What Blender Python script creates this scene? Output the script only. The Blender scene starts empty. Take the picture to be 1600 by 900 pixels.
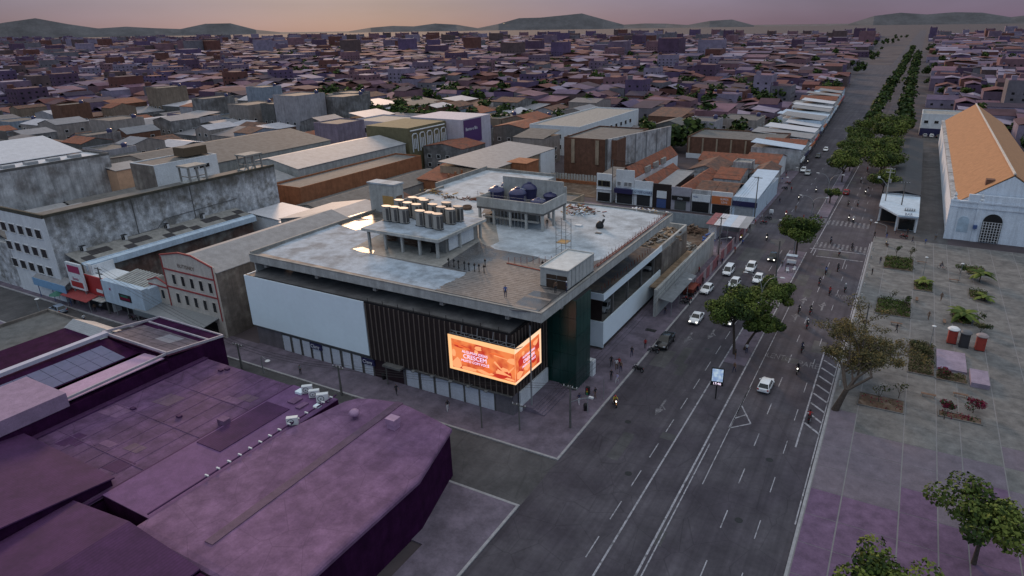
import bpy, bmesh, math, random
from mathutils import Vector, Matrix
R = math.radians
rnd = random.Random(7)
scene = bpy.context.scene
C = scene.collection

# ------------------------------------------------------------------ camera
F_PX, YAW, PITCH, ROLL, PXC, PYC, CAM_H = 1039.7, 0.498671, 0.375741, -0.0148702, 850.0, 450.0, 48.0
_f = Vector((-math.sin(YAW)*math.cos(PITCH), math.cos(YAW)*math.cos(PITCH), -math.sin(PITCH)))
_r0 = Vector((math.cos(YAW), math.sin(YAW), 0)); _u0 = _r0.cross(_f)
_r = _r0*math.cos(ROLL) + _u0*math.sin(ROLL); _u = _u0*math.cos(ROLL) - _r0*math.sin(ROLL)
cam_d = bpy.data.cameras.new('camera'); cam = bpy.data.objects.new('camera', cam_d); C.objects.link(cam)
cam_d.sensor_width = 36; cam_d.lens = F_PX/1600*36; cam_d.shift_x = -(PXC-800)/1600
cam_d.clip_start = 0.5; cam_d.clip_end = 20000
cam.matrix_world = Matrix(((_r.x, _u.x, -_f.x, 0), (_r.y, _u.y, -_f.y, 0), (_r.z, _u.z, -_f.z, CAM_H), (0, 0, 0, 1)))
scene.camera = cam

# ------------------------------------------------------------------ sky, sun, exposure
SKY_K = 9.8
SUN_EL, SUN_AZ = R(14.0), R(-44)          # azimuth from +Y, negative = towards -X
w = bpy.data.worlds.new("World"); scene.world = w; w.use_nodes = True
nt = w.node_tree; bg = nt.nodes['Background']; NW = nt.nodes.new; LW = nt.links.new
sky = NW('ShaderNodeTexSky'); sky.sky_type = 'NISHITA'; sky.sun_disc = False
sky.sun_elevation = SUN_EL; sky.sun_rotation = SUN_AZ % (2*math.pi)
sky.air_density = 1.0; sky.dust_density = 0.8; sky.ozone_density = 3.0
# high thin dusk overcast over the clear sky: mauve low down, blue grey overhead, broken by noise
tc = NW('ShaderNodeTexCoord'); sx_ = NW('ShaderNodeSeparateXYZ'); LW(tc.outputs['Generated'], sx_.inputs[0])
cr = NW('ShaderNodeValToRGB'); LW(sx_.outputs['Z'], cr.inputs[0])
cr.color_ramp.elements[0].position = 0.0; cr.color_ramp.elements[0].color = (.15, .105, .165, 1)
e = cr.color_ramp.elements.new(.045); e.color = (.22, .18, .27, 1); e = cr.color_ramp.elements.new(.13); e.color = (.345, .525, .73, 1)
cr.color_ramp.elements[1].position = .5; cr.color_ramp.elements[1].color = (.33, .56, .82, 1)
mpw = NW('ShaderNodeMapping'); mpw.inputs['Scale'].default_value = (1, 1, 4); LW(tc.outputs['Generated'], mpw.inputs[0])
nz = NW('ShaderNodeTexNoise'); nz.inputs['Scale'].default_value = 3.0; nz.inputs['Detail'].default_value = 6; LW(mpw.outputs[0], nz.inputs['Vector'])
mr = NW('ShaderNodeMapRange'); LW(nz.outputs['Fac'], mr.inputs[0]); mr.inputs[1].default_value = .3; mr.inputs[2].default_value = .7; mr.inputs[3].default_value = SKY_K*.8; mr.inputs[4].default_value = SKY_K*1.2
vm = NW('ShaderNodeVectorMath'); vm.operation = 'SCALE'; LW(cr.outputs[0], vm.inputs[0]); LW(mr.outputs[0], vm.inputs['Scale'])
mx = NW('ShaderNodeMix'); mx.data_type = 'RGBA'; cv = NW('ShaderNodeMapRange'); LW(sx_.outputs['Z'], cv.inputs[0]); cv.inputs[1].default_value = .03; cv.inputs[2].default_value = .16; cv.inputs[3].default_value = .94; cv.inputs[4].default_value = .80; LW(cv.outputs[0], mx.inputs[0]); LW(sky.outputs[0], mx.inputs[6]); LW(vm.outputs[0], mx.inputs[7]); LW(mx.outputs[2], bg.inputs[0])
bg.inputs[1].default_value = 0.10
sd = bpy.data.lights.new('sun', 'SUN'); sun = bpy.data.objects.new('sun', sd); C.objects.link(sun)
sd.energy = 1.9; sd.angle = R(10); sd.color = (1.0, 0.64, 0.40)
sdir = Vector((math.sin(SUN_AZ)*math.cos(SUN_EL), math.cos(SUN_AZ)*math.cos(SUN_EL), math.sin(SUN_EL)))
sun.rotation_euler = sdir.to_track_quat('Z', 'Y').to_euler()
vs = scene.view_settings; vs.view_transform = 'Standard'; vs.look = 'None'; vs.gamma = 1; vs.exposure = 0.06
vs.use_curve_mapping = False
scene.cycles.max_bounces = 5; scene.cycles.diffuse_bounces = 3; scene.cycles.glossy_bounces = 2
scene.cycles.transmission_bounces = 2; scene.cycles.transparent_max_bounces = 4; scene.cycles.volume_bounces = 0
scene.cycles.caustics_reflective = False; scene.cycles.caustics_refractive = False

# ------------------------------------------------------------------ surveying: where a line of sight meets a level or upright plane
def ray(x, y): return _f + _r*((x-PXC)/F_PX) - _u*((y-PYC)/F_PX)
def P(x, y, z=0.0):
    d = ray(x, y); t = (z-CAM_H)/d.z; return Vector((d.x*t, d.y*t, z))
def PXp(x, y, X):
    d = ray(x, y); t = X/d.x; return Vector((X, d.y*t, CAM_H+d.z*t))
def PYp(x, y, Y):
    d = ray(x, y); t = Y/d.y; return Vector((d.x*t, Y, CAM_H+d.z*t))
def proj(p):
    d = Vector(p)-Vector((0, 0, CAM_H)); z = d.dot(_f)
    if z < .1: return (-9e9, -9e9)
    return PXC+F_PX*d.dot(_r)/z, PYC-F_PX*d.dot(_u)/z
def seen(p, m=40):
    x, y = proj(p); return -m < x < 1600+m and -m < y < 900+m
def height(x, y, yt, z0=0.0):
    b = P(x, y, z0); lo, hi = z0, 60
    for i in range(40):
        m = (lo+hi)/2
        if proj((b.x, b.y, m))[1] > yt: lo = m
        else: hi = m
    return lo

# ------------------------------------------------------------------ materials
MATS = {}
def M(name, col, rough=.8, var=.2, scale=.4, streak=0., bump=0., metal=0., spec=.3, col2=None, mix2=.5, rvar=0., wave=None, detail=5., fine=.12, tracks=0., top=None):
    if name in MATS: return MATS[name]
    m = bpy.data.materials.new(name); m.use_nodes = True; MATS[name] = m
    t = m.node_tree; N = t.nodes; L = t.links; b = N['Principled BSDF']
    b.inputs['Roughness'].default_value = rough; b.inputs['Metallic'].default_value = metal
    b.inputs['Specular IOR Level'].default_value = spec
    g = N.new('ShaderNodeNewGeometry')
    def noise(sc, det=detail, vec=None, rg=.6):
        n = N.new('ShaderNodeTexNoise'); n.inputs['Scale'].default_value = sc; n.inputs['Detail'].default_value = det
        n.inputs['Roughness'].default_value = rg
        L.new(vec or g.outputs['Position'], n.inputs['Vector']); return n.outputs['Fac']
    def mapr(src, a, b_, c, d):
        r = N.new('ShaderNodeMapRange'); L.new(src, r.inputs[0])
        for i, v in enumerate((a, b_, c, d)): r.inputs[1+i].default_value = v
        return r.outputs[0]
    def mix(fac, A, B, blend='MIX'):
        k = N.new('ShaderNodeMix'); k.data_type = 'RGBA'; k.blend_type = blend
        for s, i in ((fac, 0), (A, 6), (B, 7)):
            if hasattr(s, 'is_output'): L.new(s, k.inputs[i])
            else: k.inputs[i].default_value = s if i == 0 else (*s, 1)
        return k.outputs[2]
    base = tuple(col)
    n1 = noise(scale)
    c = base
    if col2: c = mix(mapr(n1, mix2-.09, mix2+.09, 0, 1), base, tuple(col2))
    v = mapr(noise(scale*2.3), .3, .7, 1-var, 1+var)
    cc = N.new('ShaderNodeCombineColor')
    for i in range(3): L.new(v, cc.inputs[i])
    c = mix(1.0, c, cc.outputs[0], 'MULTIPLY')
    if fine:
        v = mapr(noise(scale*17, 3), .3, .7, 1-fine, 1+fine); cc = N.new('ShaderNodeCombineColor')
        for i in range(3): L.new(v, cc.inputs[i])
        c = mix(1.0, c, cc.outputs[0], 'MULTIPLY')
    if streak:
        mp = N.new('ShaderNodeMapping'); L.new(g.outputs['Position'], mp.inputs[0]); mp.inputs['Scale'].default_value = (1, 1, .09)
        v = mapr(noise(1.1, 6, mp.outputs[0], .7), .42, .66, 0, streak)
        c = mix(v, c, tuple(x*.25 for x in base))
    if top:                                                # damp moss and soot hanging from the coping in drips
        sp = N.new('ShaderNodeSeparateXYZ'); L.new(g.outputs['Position'], sp.inputs[0])
        mp = N.new('ShaderNodeMapping'); L.new(g.outputs['Position'], mp.inputs[0]); mp.inputs['Scale'].default_value = (1, 1, .12)
        ad = N.new('ShaderNodeMath'); ad.operation = 'MULTIPLY_ADD'; L.new(noise(.55, 7, mp.outputs[0], .75), ad.inputs[0]); ad.inputs[1].default_value = (top[1]-top[0])*2.2; L.new(sp.outputs['Z'], ad.inputs[2])
        k0 = top[0]+(top[1]-top[0])*1.0
        c = mix(mapr(ad.outputs[0], k0, k0+(top[1]-top[0])*1.1, 0, .85), c, (.075, .068, .055))
    if tracks:                                             # dark oily wheel paths along the avenue
        mp = N.new('ShaderNodeMapping'); L.new(g.outputs['Position'], mp.inputs[0]); mp.inputs['Scale'].default_value = (.9, .018, 1)
        v = mapr(noise(1.0, 4, mp.outputs[0], .6), .38, .64, 0, tracks)
        c = mix(v, c, tuple(x*.5 for x in base))
        vo = N.new('ShaderNodeTexVoronoi'); vo.feature = 'DISTANCE_TO_EDGE'; vo.inputs['Scale'].default_value = .22; L.new(g.outputs['Position'], vo.inputs['Vector'])
        c = mix(mapr(vo.outputs['Distance'], 0, .012, .45, 0), c, tuple(x*.4 for x in base))
    if wave:
        ax, sc, amt = wave
        wv = N.new('ShaderNodeTexWave'); wv.bands_direction = ax; wv.inputs['Scale'].default_value = sc
        wv.inputs['Distortion'].default_value = .4; wv.inputs['Detail'].default_value = 1
        L.new(g.outputs['Position'], wv.inputs['Vector'])
        c = mix(mapr(wv.outputs['Fac'], 0, 1, amt, 0), c, tuple(x*.45 for x in base))
    if hasattr(c, 'is_output'): L.new(c, b.inputs['Base Color'])
    else: b.inputs['Base Color'].default_value = (*c, 1)
    if rvar:
        L.new(mapr(n1, .4, .6, rough, max(.03, rough-rvar)), b.inputs['Roughness'])
    if bump:
        bp = N.new('ShaderNodeBump'); bp.inputs['Strength'].default_value = bump; bp.inputs['Distance'].default_value = .05
        L.new(noise(scale*8), bp.inputs['Height']); L.new(bp.outputs[0], b.inputs['Normal'])
    return m
def emis(name, col, s):
    if name in MATS: return MATS[name]
    m = bpy.data.materials.new(name); m.use_nodes = True; MATS[name] = m
    b = m.node_tree.nodes['Principled BSDF']; b.inputs['Base Color'].default_value = (*[c*.3 for c in col], 1)
    b.inputs['Emission Color'].default_value = (*col, 1); b.inputs['Emission Strength'].default_value = s
    return m
def paint(name, col, rough=.35, spec=.5, metal=0.): return M(name, col, rough, .06, .8, 0, 0, metal, spec, fine=.04)
def leafmat(name, col):
    m = M(name, col, .75, .35, .9, spec=.15, fine=.25); return m

concrete = M('concrete', (.30, .29, .27), .8, .2, .35, .35, .15)
concrete_pale = M('concrete_pale', (.43, .43, .41), .75, .18, .35, .35, .1)
concrete_dark = M('concrete_dark', (.13, .125, .12), .8, .25, .3, .3, .15)
stained = M('stained_plaster', (.52, .53, .55), .9, .4, .4, .45, .2, col2=(.22, .21, .195), mix2=.55, fine=.3, top=(13.4, 16.9))
stained_b = M('stained_plaster_pale', (.46, .46, .47), .9, .3, .2, .6, .2, col2=(.22, .2, .19), mix2=.57)
white_wall = M('white_wall', (.68, .70, .72), .75, .07, .25, .12)
white_panel = M('white_composite_panel', (.80, .90, .96), .45, .03, .1, spec=.5, fine=.02)  # white cladding; the sky's blue cast is put into the base colour
cream = M('cream_wall', (.56, .51, .46), .85, .08, .3, .25)
red_trim = M('red_trim', (.30, .055, .055), .7, .15, 1)
brown_wall = M('brown_render', (.19, .16, .14), .9, .3, .3, .5, .2, col2=(.31, .28, .24), mix2=.6)
brick_w = M('orange_brick', (.34, .135, .065), .9, .22, .35, .35, .2)
brick_d = M('dark_brick', (.15, .075, .05), .9, .25, .3, .3, .2)
beige = M('beige_wall', (.36, .28, .2), .9, .2, .25, .5)
blue_wall = M('pale_blue_wall', (.50, .60, .70), .7, .1, .3, .25)
tile = M('clay_tile', (.27, .095, .055), .9, .3, .5, bump=.3, col2=(.17, .085, .06), mix2=.56, wave=('X', 1.3, .35))
tile_b = M('old_clay_tile', (.19, .095, .065), .9, .35, .5, bump=.3, col2=(.10, .07, .06), mix2=.52, wave=('X', 1.3, .35))
tile_o = M('orange_clay_tile', (.42, .215, .105), .85, .16, .4, bump=.3, wave=('X', 1.6, .25))
fibre = M('fibre_cement', (.30, .295, .30), .7, .18, .3, .1, .1, wave=('Y', 1.6, .35))
fibre_x = M('fibre_cement_x', (.30, .295, .30), .7, .2, .3, 0, .1, wave=('X', 1.6, .35))
fibre_d = M('old_fibre_cement', (.14, .135, .13), .8, .3, .3, 0, .1, wave=('Y', 1.6, .35))
metal_roof = M('zinc_sheet', (.33, .335, .35), .65, .15, .25, 0, 0, .1, .3, wave=('Y', 1.2, .2))
white_roof = M('white_sheet_roof', (.55, .55, .58), .6, .1, .3, 0, 0, 0, .5, wave=('Y', 1.2, .12))
blue_roof = M('pale_blue_sheet', (.50, .58, .68), .4, .12, .3, 0, 0, 0, .5, wave=('Y', 1.2, .15))
asphalt = M('asphalt', (.073, .063, .077), .8, .25, .12, 0, .1, spec=.2, col2=(.097, .087, .10), mix2=.5, tracks=.5)
asphalt_old = M('worn_asphalt', (.10, .095, .098), .85, .25, .15, 0, .1, col2=(.07, .068, .07), mix2=.5, tracks=.3)
pavement_m = M('pavement_concrete', (.165, .135, .175), .85, .25, .25, 0, .1, col2=(.12, .10, .128), mix2=.5)
kerb_m = M('kerb_stone', (.33, .32, .33), .85, .2, .8)
mark_m = M('road_paint', (.36, .35, .38), .75, .35, 1.2, col2=(.13, .125, .135), mix2=.58)
mark_f = M('faded_road_paint', (.20, .19, .205), .8, .35, 1.2, col2=(.09, .085, .095), mix2=.52)
plaza_m = M('plaza_slab', (.165, .160, .155), .8, .3, .3, 0, .05, col2=(.13, .126, .123), mix2=.56)
plaza_b = M('plaza_slab_dark', (.145, .141, .138), .8, .3, .3, 0, .05, col2=(.11, .108, .107), mix2=.56)
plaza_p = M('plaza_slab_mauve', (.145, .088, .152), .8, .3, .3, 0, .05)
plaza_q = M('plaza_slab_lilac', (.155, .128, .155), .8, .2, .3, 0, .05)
joint_m = M('plaza_joint', (.215, .205, .21), .8, .1, .5)
soil = M('soil', (.10, .065, .045), .95, .35, .6, 0, .4, col2=(.17, .13, .10), mix2=.55)
ground_m = M('city_ground', (.060, .048, .056), .9, .3, .02, col2=(.085, .068, .072), mix2=.5)
glass_d = M('dark_glass', (.012, .016, .018), .12, .1, .3, 0, 0, 0, .6, fine=0)
glass_g = M('green_tinted_glass', (.010, .045, .038), .3, .3, .12, 0, 0, 0, .6, fine=0)
window_m = M('window_dark', (.018, .018, .020), .25, .3, 1)
black_m = M('black_metal', (.018, .017, .018), .5, .2, 1)
dark_brown = M('dark_brown_cladding', (.030, .021, .020), .55, .15, .5)
batten_m = M('bronze_batten', (.17, .135, .115), .5, .15, .8)
grey_metal = M('grey_metal', (.30, .31, .32), .45, .1, 1, metal=.4)
white_metal = paint('white_metal', (.66, .66, .66))
shutter_m = M('roller_shutter', (.60, .63, .70), .5, .06, .4, .12, 0, .1)
rust = M('rust', (.24, .06, .04), .85, .3, 2)
wood = M('plywood', (.45, .27, .10), .75, .15, .7, .15)
timber = M('old_timber', (.16, .10, .07), .9, .3, 1)
membrane = M('blue_white_membrane', (.355, .41, .475), .8, .22, .3, 0, .05, spec=.15, col2=(.22, .245, .275), mix2=.56)
membrane_w = M('white_membrane', (.42, .46, .50), .8, .2, .25, 0, .05, spec=.15, col2=(.28, .30, .32), mix2=.57)
wet_deck = M('wet_concrete_deck', (.115, .11, .112), .75, .3, .2, 0, .08, spec=.3, col2=(.17, .165, .165), mix2=.55, rvar=.12)
puddle = M('puddle', (.085, .072, .062), .34, .35, .5, 0, .08, 0, .035, col2=(.17, .15, .135), mix2=.5, rvar=.08)
board_m = M('deck_board', (.185, .165, .155), .7, .3, .7, 0, .1)
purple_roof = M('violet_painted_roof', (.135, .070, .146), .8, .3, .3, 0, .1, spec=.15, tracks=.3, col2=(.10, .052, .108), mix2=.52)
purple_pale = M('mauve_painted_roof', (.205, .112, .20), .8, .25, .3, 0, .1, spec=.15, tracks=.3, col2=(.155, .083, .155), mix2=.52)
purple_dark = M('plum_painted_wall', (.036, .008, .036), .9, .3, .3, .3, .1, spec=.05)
purple_deep = M('deep_plum_roof', (.068, .022, .078), .85, .25, .2, 0, .1, wave=('X', 1.0, .35))
pink_roof = M('pink_fibre_sheet', (.42, .27, .40), .7, .12, .3, 0, .1, wave=('Y', 1.6, .15))
solar = M('solar_glass', (.085, .07, .155), .2, .15, .5, 0, 0, 0, .6, fine=.05)
leaf_a = leafmat('leaf_dark', (.026, .045, .013)); leaf_b = leafmat('leaf_mid', (.065, .095, .020)); leaf_c = leafmat('leaf_light', (.13, .16, .034))
leaf_y = leafmat('leaf_yellow', (.20, .145, .055)); leaf_o = leafmat('leaf_olive', (.10, .092, .042)); leaf_r = leafmat('leaf_crimson', (.17, .012, .04))
bark = M('bark', (.075, .058, .048), .95, .3, 2, 0, .4)
skin_m = M('skin', (.25, .13, .085), .6, .1, 5)
tyre_m = M('tyre', (.012, .012, .012), .8, .1, 3)
rim_m = M('rim', (.35, .35, .36), .35, .1, 3, metal=.6)
lamp_on = emis('lit_lamp', (1, .95, .85), 3.0)
tail_m = paint('tail_light', (.35, .01, .01))

# ------------------------------------------------------------------ mesh builder
class MB:
    def __init__(s): s.v = []; s.f = []; s.mi = []; s.cur = 0
    def mat(s, i): s.cur = i; return s
    def _f(s, idx): s.f.append(idx); s.mi.append(s.cur)
    def poly(s, pts):
        n = len(s.v); s.v += [tuple(p) for p in pts]; s._f(tuple(range(n, n+len(pts)))); return s
    def box(s, x0, x1, y0, y1, z0, z1):
        n = len(s.v); s.v += [(x, y, z) for z in (z0, z1) for x, y in ((x0, y0), (x1, y0), (x1, y1), (x0, y1))]
        for f in ((3, 2, 1, 0), (4, 5, 6, 7), (0, 1, 5, 4), (1, 2, 6, 5), (2, 3, 7, 6), (3, 0, 4, 7)): s._f(tuple(n+i for i in f))
        return s
    def prism(s, pts, z0, z1, slope=None):
        k = len(pts); n = len(s.v); a = sum(pts[i][0]*pts[(i+1) % k][1]-pts[(i+1) % k][0]*pts[i][1] for i in range(k))
        if a < 0: pts = pts[::-1]
        top = [(p[0], p[1], (p[2] if (z1 is None) else z1)) for p in pts]
        s.v += [(p[0], p[1], z0) for p in pts]+top
        s._f(tuple(n+k-1-i for i in range(k))); s._f(tuple(n+k+i for i in range(k)))
        for i in range(k): j = (i+1) % k; s._f((n+i, n+j, n+k+j, n+k+i))
        return s
    def beam(s, a, b, w, h=None, up=(0, 0, 1)):
        a = Vector(a); b = Vector(b); h = h or w; d = (b-a).normalized(); up = Vector(up)
        if abs(d.dot(up)) > .98: up = Vector((1, 0, 0))
        x = d.cross(up).normalized(); y = x.cross(d); n = len(s.v)
        for p in (a, b): s.v += [tuple(p+x*i*w/2+y*j*h/2) for i, j in ((-1, -1), (1, -1), (1, 1), (-1, 1))]
        for f in ((3, 2, 1, 0), (4, 5, 6, 7), (0, 1, 5, 4), (1, 2, 6, 5), (2, 3, 7, 6), (3, 0, 4, 7)): s._f(tuple(n+i for i in f))
        return s
    def tube(s, pts, rad, n=8, cap=True):
        pts = [Vector(p) for p in pts]; base = len(s.v); k = len(pts)
        if not hasattr(rad, '__len__'): rad = [rad]*k
        px = None
        for i, p in enumerate(pts):
            d = (pts[min(i+1, k-1)]-pts[max(i-1, 0)]).normalized()
            if px is None: px = d.cross(Vector((0, 0, 1)) if abs(d.z) < .95 else Vector((1, 0, 0))).normalized()
            px = (px-d*px.dot(d)).normalized(); y = d.cross(px)
            s.v += [tuple(p+(px*math.cos(2*math.pi*j/n)+y*math.sin(2*math.pi*j/n))*rad[i]) for j in range(n)]
        for i in range(k-1):
            for j in range(n):
                q = (j+1) % n; s._f((base+i*n+j, base+i*n+q, base+(i+1)*n+q, base+(i+1)*n+j))
        if cap: s._f(tuple(base+n-1-j for j in range(n))); s._f(tuple(base+(k-1)*n+j for j in range(n)))
        return s
    def cyl(s, c, r, h, n=16, r2=None): return s.tube([c, (c[0], c[1], c[2]+h)], [r, r if r2 is None else r2], n)
    def lathe(s, c, prof, n=16):
        base = len(s.v); k = len(prof)
        for r, z in prof: s.v += [(c[0]+r*math.cos(2*math.pi*j/n), c[1]+r*math.sin(2*math.pi*j/n), c[2]+z) for j in range(n)]
        for i in range(k-1):
            for j in range(n): q = (j+1) % n; s._f((base+i*n+j, base+i*n+q, base+(i+1)*n+q, base+(i+1)*n+j))
        s._f(tuple(base+n-1-j for j in range(n))); s._f(tuple(base+(k-1)*n+j for j in range(n))); return s
    def wheel(s, c, r, w, n=14):   # axle along x
        base = len(s.v)
        for x in (-w/2, w/2): s.v += [(c[0]+x, c[1]+r*math.cos(2*math.pi*j/n), c[2]+r*math.sin(2*math.pi*j/n)) for j in range(n)]
        for j in range(n): q = (j+1) % n; s._f((base+j, base+q, base+n+q, base+n+j))
        s._f(tuple(base+n-1-j for j in range(n))); s._f(tuple(base+n+j for j in range(n))); return s
    def mesh(s, name, mats, o=(0, 0, 0), smooth=None):
        me = bpy.data.meshes.new(name)
        me.from_pydata([(x-o[0], y-o[1], z-o[2]) for x, y, z in s.v], [], s.f)
        if not isinstance(mats, (list, tuple)): mats = [mats]
        for m in mats: me.materials.append(m)
        me.polygons.foreach_set('material_index', s.mi)
        if smooth is not None:
            me.polygons.foreach_set('use_smooth', [True]*len(me.polygons)); me.set_sharp_from_angle(angle=R(smooth))
        me.update(); return me
ORG = {}
def origin(o):
    return ORG.get(o.name, (0, 0, 0))
def link(name, me, parent=None, loc=(0, 0, 0), rz=0.):
    o = bpy.data.objects.new(name, me); C.objects.link(o); o.parent = parent; o.location = loc; o.rotation_euler = (0, 0, rz); return o
def part(name, mb, mats, parent, smooth=None, label=None):
    """one mesh as a child; its coordinates are given in the frame the parent was made in"""
    o = link(name, mb.mesh(name, mats, origin(parent), smooth), parent); ORG[o.name] = origin(parent)
    if label: o['label'] = label
    return o
def thing(name, label, cat, loc=(0, 0, 0), rz=0., group=None, world=True):
    """Empty at the base of a thing; with world=True the parts are given in world coordinates"""
    o = link(name, None, None, loc, rz); o['label'] = label; o['category'] = cat
    o.empty_display_size = .3
    if group: o['group'] = group
    ORG[o.name] = tuple(loc) if world else (0, 0, 0)
    return o
def solo(name, mb, mats, label, cat, loc=(0, 0, 0), rz=0., group=None, smooth=None, world=True):
    o = link(name, mb.mesh(name, mats, loc if world else (0, 0, 0), smooth), None, loc, rz)
    o['label'] = label; o['category'] = cat; ORG[o.name] = tuple(loc) if world else (0, 0, 0)
    if group: o['group'] = group
    return o
def struct(name, mb, mats, parent=None, kind='structure', smooth=None):
    o = link(name, mb.mesh(name, mats, (0, 0, 0), smooth), parent); o['kind'] = kind; ORG[o.name] = (0, 0, 0); return o
KIDS = {}
def dup(root, loc, rz=0., label=None, group=None, scale=None):
    def cp(o, par):
        c = o.copy(); C.objects.link(c); c.parent = par
        for ch in o.children: cp(ch, c)
        return c
    r = cp(root, None); r.location = loc; r.rotation_euler = (0, 0, rz)
    if label: r['label'] = label
    if group: r['group'] = group
    if scale: r.scale = (scale,)*3 if not hasattr(scale, '__len__') else scale
    return r
def recolour(root, old, new):
    for o in [root]+list(root.children_recursive):
        for sl in o.material_slots:
            if sl.material and sl.material.name == old:
                sl.link = 'OBJECT'; sl.material = new
def text(name, body, parent, loc, size, rx, rz, mat, extrude=.01, align='CENTER', w=1.0):
    cu = bpy.data.curves.new(name, 'FONT'); cu.body = body; cu.size = size; cu.extrude = extrude; cu.align_x = align; cu.align_y = 'CENTER'
    tmp = bpy.data.objects.new('tmp', cu); C.objects.link(tmp)
    dg = bpy.context.evaluated_depsgraph_get(); me = bpy.data.meshes.new_from_object(tmp.evaluated_get(dg)); bpy.data.objects.remove(tmp)
    me.materials.clear(); me.materials.append(mat)
    o = link(name, me, parent); po = origin(parent) if parent else (0, 0, 0)
    o.location = (loc[0]-po[0], loc[1]-po[1], loc[2]-po[2]); o.rotation_euler = (rx, 0, rz); o.scale = (w, 1, 1)
    return o
# lettering on a wall that faces the camera street (-y) or the avenue (+x)
def textS(b, parent, x, y, z, size, mat, w=1.0): return text('lettering', b, parent, (x, y, z), size, R(90), 0, mat, w=w)
def textE(b, parent, x, y, z, size, mat, w=1.0): return text('lettering', b, parent, (x, y, z), size, R(90), R(90), mat, w=w)
WINMESH = {}
def windows(parent, face, plane, us, zs, w, h, frame=white_metal, pane=window_m, name='window', d=.12):
    """each window: a frame with reveal proud of the wall and a pane set back in it (sub-part)"""
    key = (face, round(w, 2), round(h, 2), frame.name, pane.name, d)
    if key not in WINMESH:
        fr = MB(); t = .09
        def bx(mb, u0, u1, z0, z1, o0, o1):
            if face == 'S': mb.box(u0, u1, -o1, -o0, z0, z1)
            else: mb.box(o0, o1, u0, u1, z0, z1)
        bx(fr, -w/2-t, -w/2, -t, h+t, -.02, d); bx(fr, w/2, w/2+t, -t, h+t, -.02, d)
        bx(fr, -w/2, w/2, h, h+t, -.02, d); bx(fr, -w/2-.02, w/2+.02, -t, 0, -.02, d+.04)
        pn = MB(); bx(pn, -w/2, w/2, 0, h, .005, .02)
        WINMESH[key] = (fr.mesh('window', frame), pn.mesh('pane', pane))
    fm, pm = WINMESH[key]; o = origin(parent)
    for z in zs:
        for u in us:
            p = (u, plane, z) if face == 'S' else (plane, u, z)
            fo = link(name, fm, parent, (p[0]-o[0], p[1]-o[1], p[2]-o[2])); link('pane', pm, fo)
def lin(a, b, n): return [a+(b-a)*(i+.5)/n for i in range(n)]
# ================================================================== SETTING: ground, roads, pavements, markings
g = MB(); g.poly([(-9000, -600, -.03), (9000, -600, -.03), (9000, 15000, -.03), (-9000, 15000, -.03)]); struct('ground', g, ground_m)
g = MB(); g.poly([(-30.3, -80, 0), (-3.5, -80, 0), (-3.5, 4000, 0), (-30.3, 4000, 0)])
g.poly([(-31.2, 246, .002), (-30.3, 172, .002), (-30.3, 900, .002), (-60, 900, .002)]); struct('avenue_road', g, asphalt)
g = MB(); g.poly([(-900, 49.5, -.004), (-30, 49.5, -.004), (-30, 58.4, -.004), (-900, 58.4, -.004)]); struct('side_street', g, asphalt_old)
g = MB(); g.poly([(-700, 161, -.004), (-30, 161, -.004), (-30, 169.6, -.004), (-700, 169.6, -.004)]); struct('cross_street', g, asphalt_old)
g = MB(); g.poly([(3.5, 170, -.008), (12, 170, -.008), (14.5, 420, -.008), (5.8, 420, -.008)]); struct('lane', g, asphalt_old)
# pavements (0.13 m kerb step) with their kerb stones
def pavement(x0, x1, y0, y1, name='pavement', m=None):
    p = MB(); p.box(x0, x1, y0, y1, -.02, .13); return struct(name, p, m or pavement_m)
pavement(-88.3, -30.6, 58.75, 87); pavement(-37.2, -30.6, 87, 160.6)
pavement(-700, -88.3, 58.75, 64)
pavement(-700, -36.5, 169.9, 172.5); pavement(-36.5, -31, 169.9, 246)
pavement(-700, -36, 40, 49.2); pavement(-36, -30.6, -60, 49.2)
k = MB()
k.box(-700, -30.6, 58.45, 58.75, -.02, .14); k.box(-30.6, -30.3, 58.45, 160.6, -.02, .14)
k.box(-700, -30.3, 49.2, 49.5, -.02, .14); k.box(-30.6, -30.3, -60, 49.2, -.02, .14)
k.box(-3.55, -3.25, -60, 166, -.02, .15); k.box(-3.55, -3.25, 186, 900, -.02, .15)
k.box(-700, -31, 169.6, 169.9, -.02, .14)
# median strip: narrow raised refuge planted with the street trees
struct('kerb', k, kerb_m)
g = MB()
for y0, y1 in ((92, 152),): g.box(-19.2, -16.0, y0, y1, -.02, .012)
for y0, y1 in ((184, 330),): g.box(-17.9, -15.1, y0, y1, -.02, .12)
g.box(-17.9, -15.1, 345, 1500, -.02, .12)
struct('median', g, pavement_m)
# painted markings
mk = MB()
def line(x0, y0, x1, y1, wd=.16, z=.016): 
    d = Vector((x1-x0, y1-y0, 0)).normalized(); n = Vector((-d.y, d.x, 0))*wd/2
    mk.poly([(x0+n.x, y0+n.y, z), (x0-n.x, y0-n.y, z), (x1-n.x, y1-n.y, z), (x1+n.x, y1+n.y, z)])
line(-19.3, 40, -19.3, 152, .2); line(-15.8, 40, -15.8, 152, .22); line(-13.95, 62, -13.95, 118, .12); line(-15.3, 40, -15.3, 70, .14)
line(-14.9, 152, -13.2, 300, .18); line(-17.9, 183, -15.1, 183, .15); line(-18.0, 183, -17.95, 290, .15)
for y in range(40, 150, 6): line(-20.9, y, -20.9, y+3.2, .12)
for y in list(range(48, 150, 8))+list(range(186, 420, 9)): line(-10.4, y, -10.4, y+3, .12); line(-7.0, y, -7.0, y+3, .10)
for y in range(186, 400, 9): line(-24.5, y, -24.5, y+3, .12)
line(-15.6, 155.4, -4.1, 156.2, .35); line(-13.6, 150.2, -4.2, 150.6, .3)
line(-3.75, 60, -3.75, 165, .14)
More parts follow.
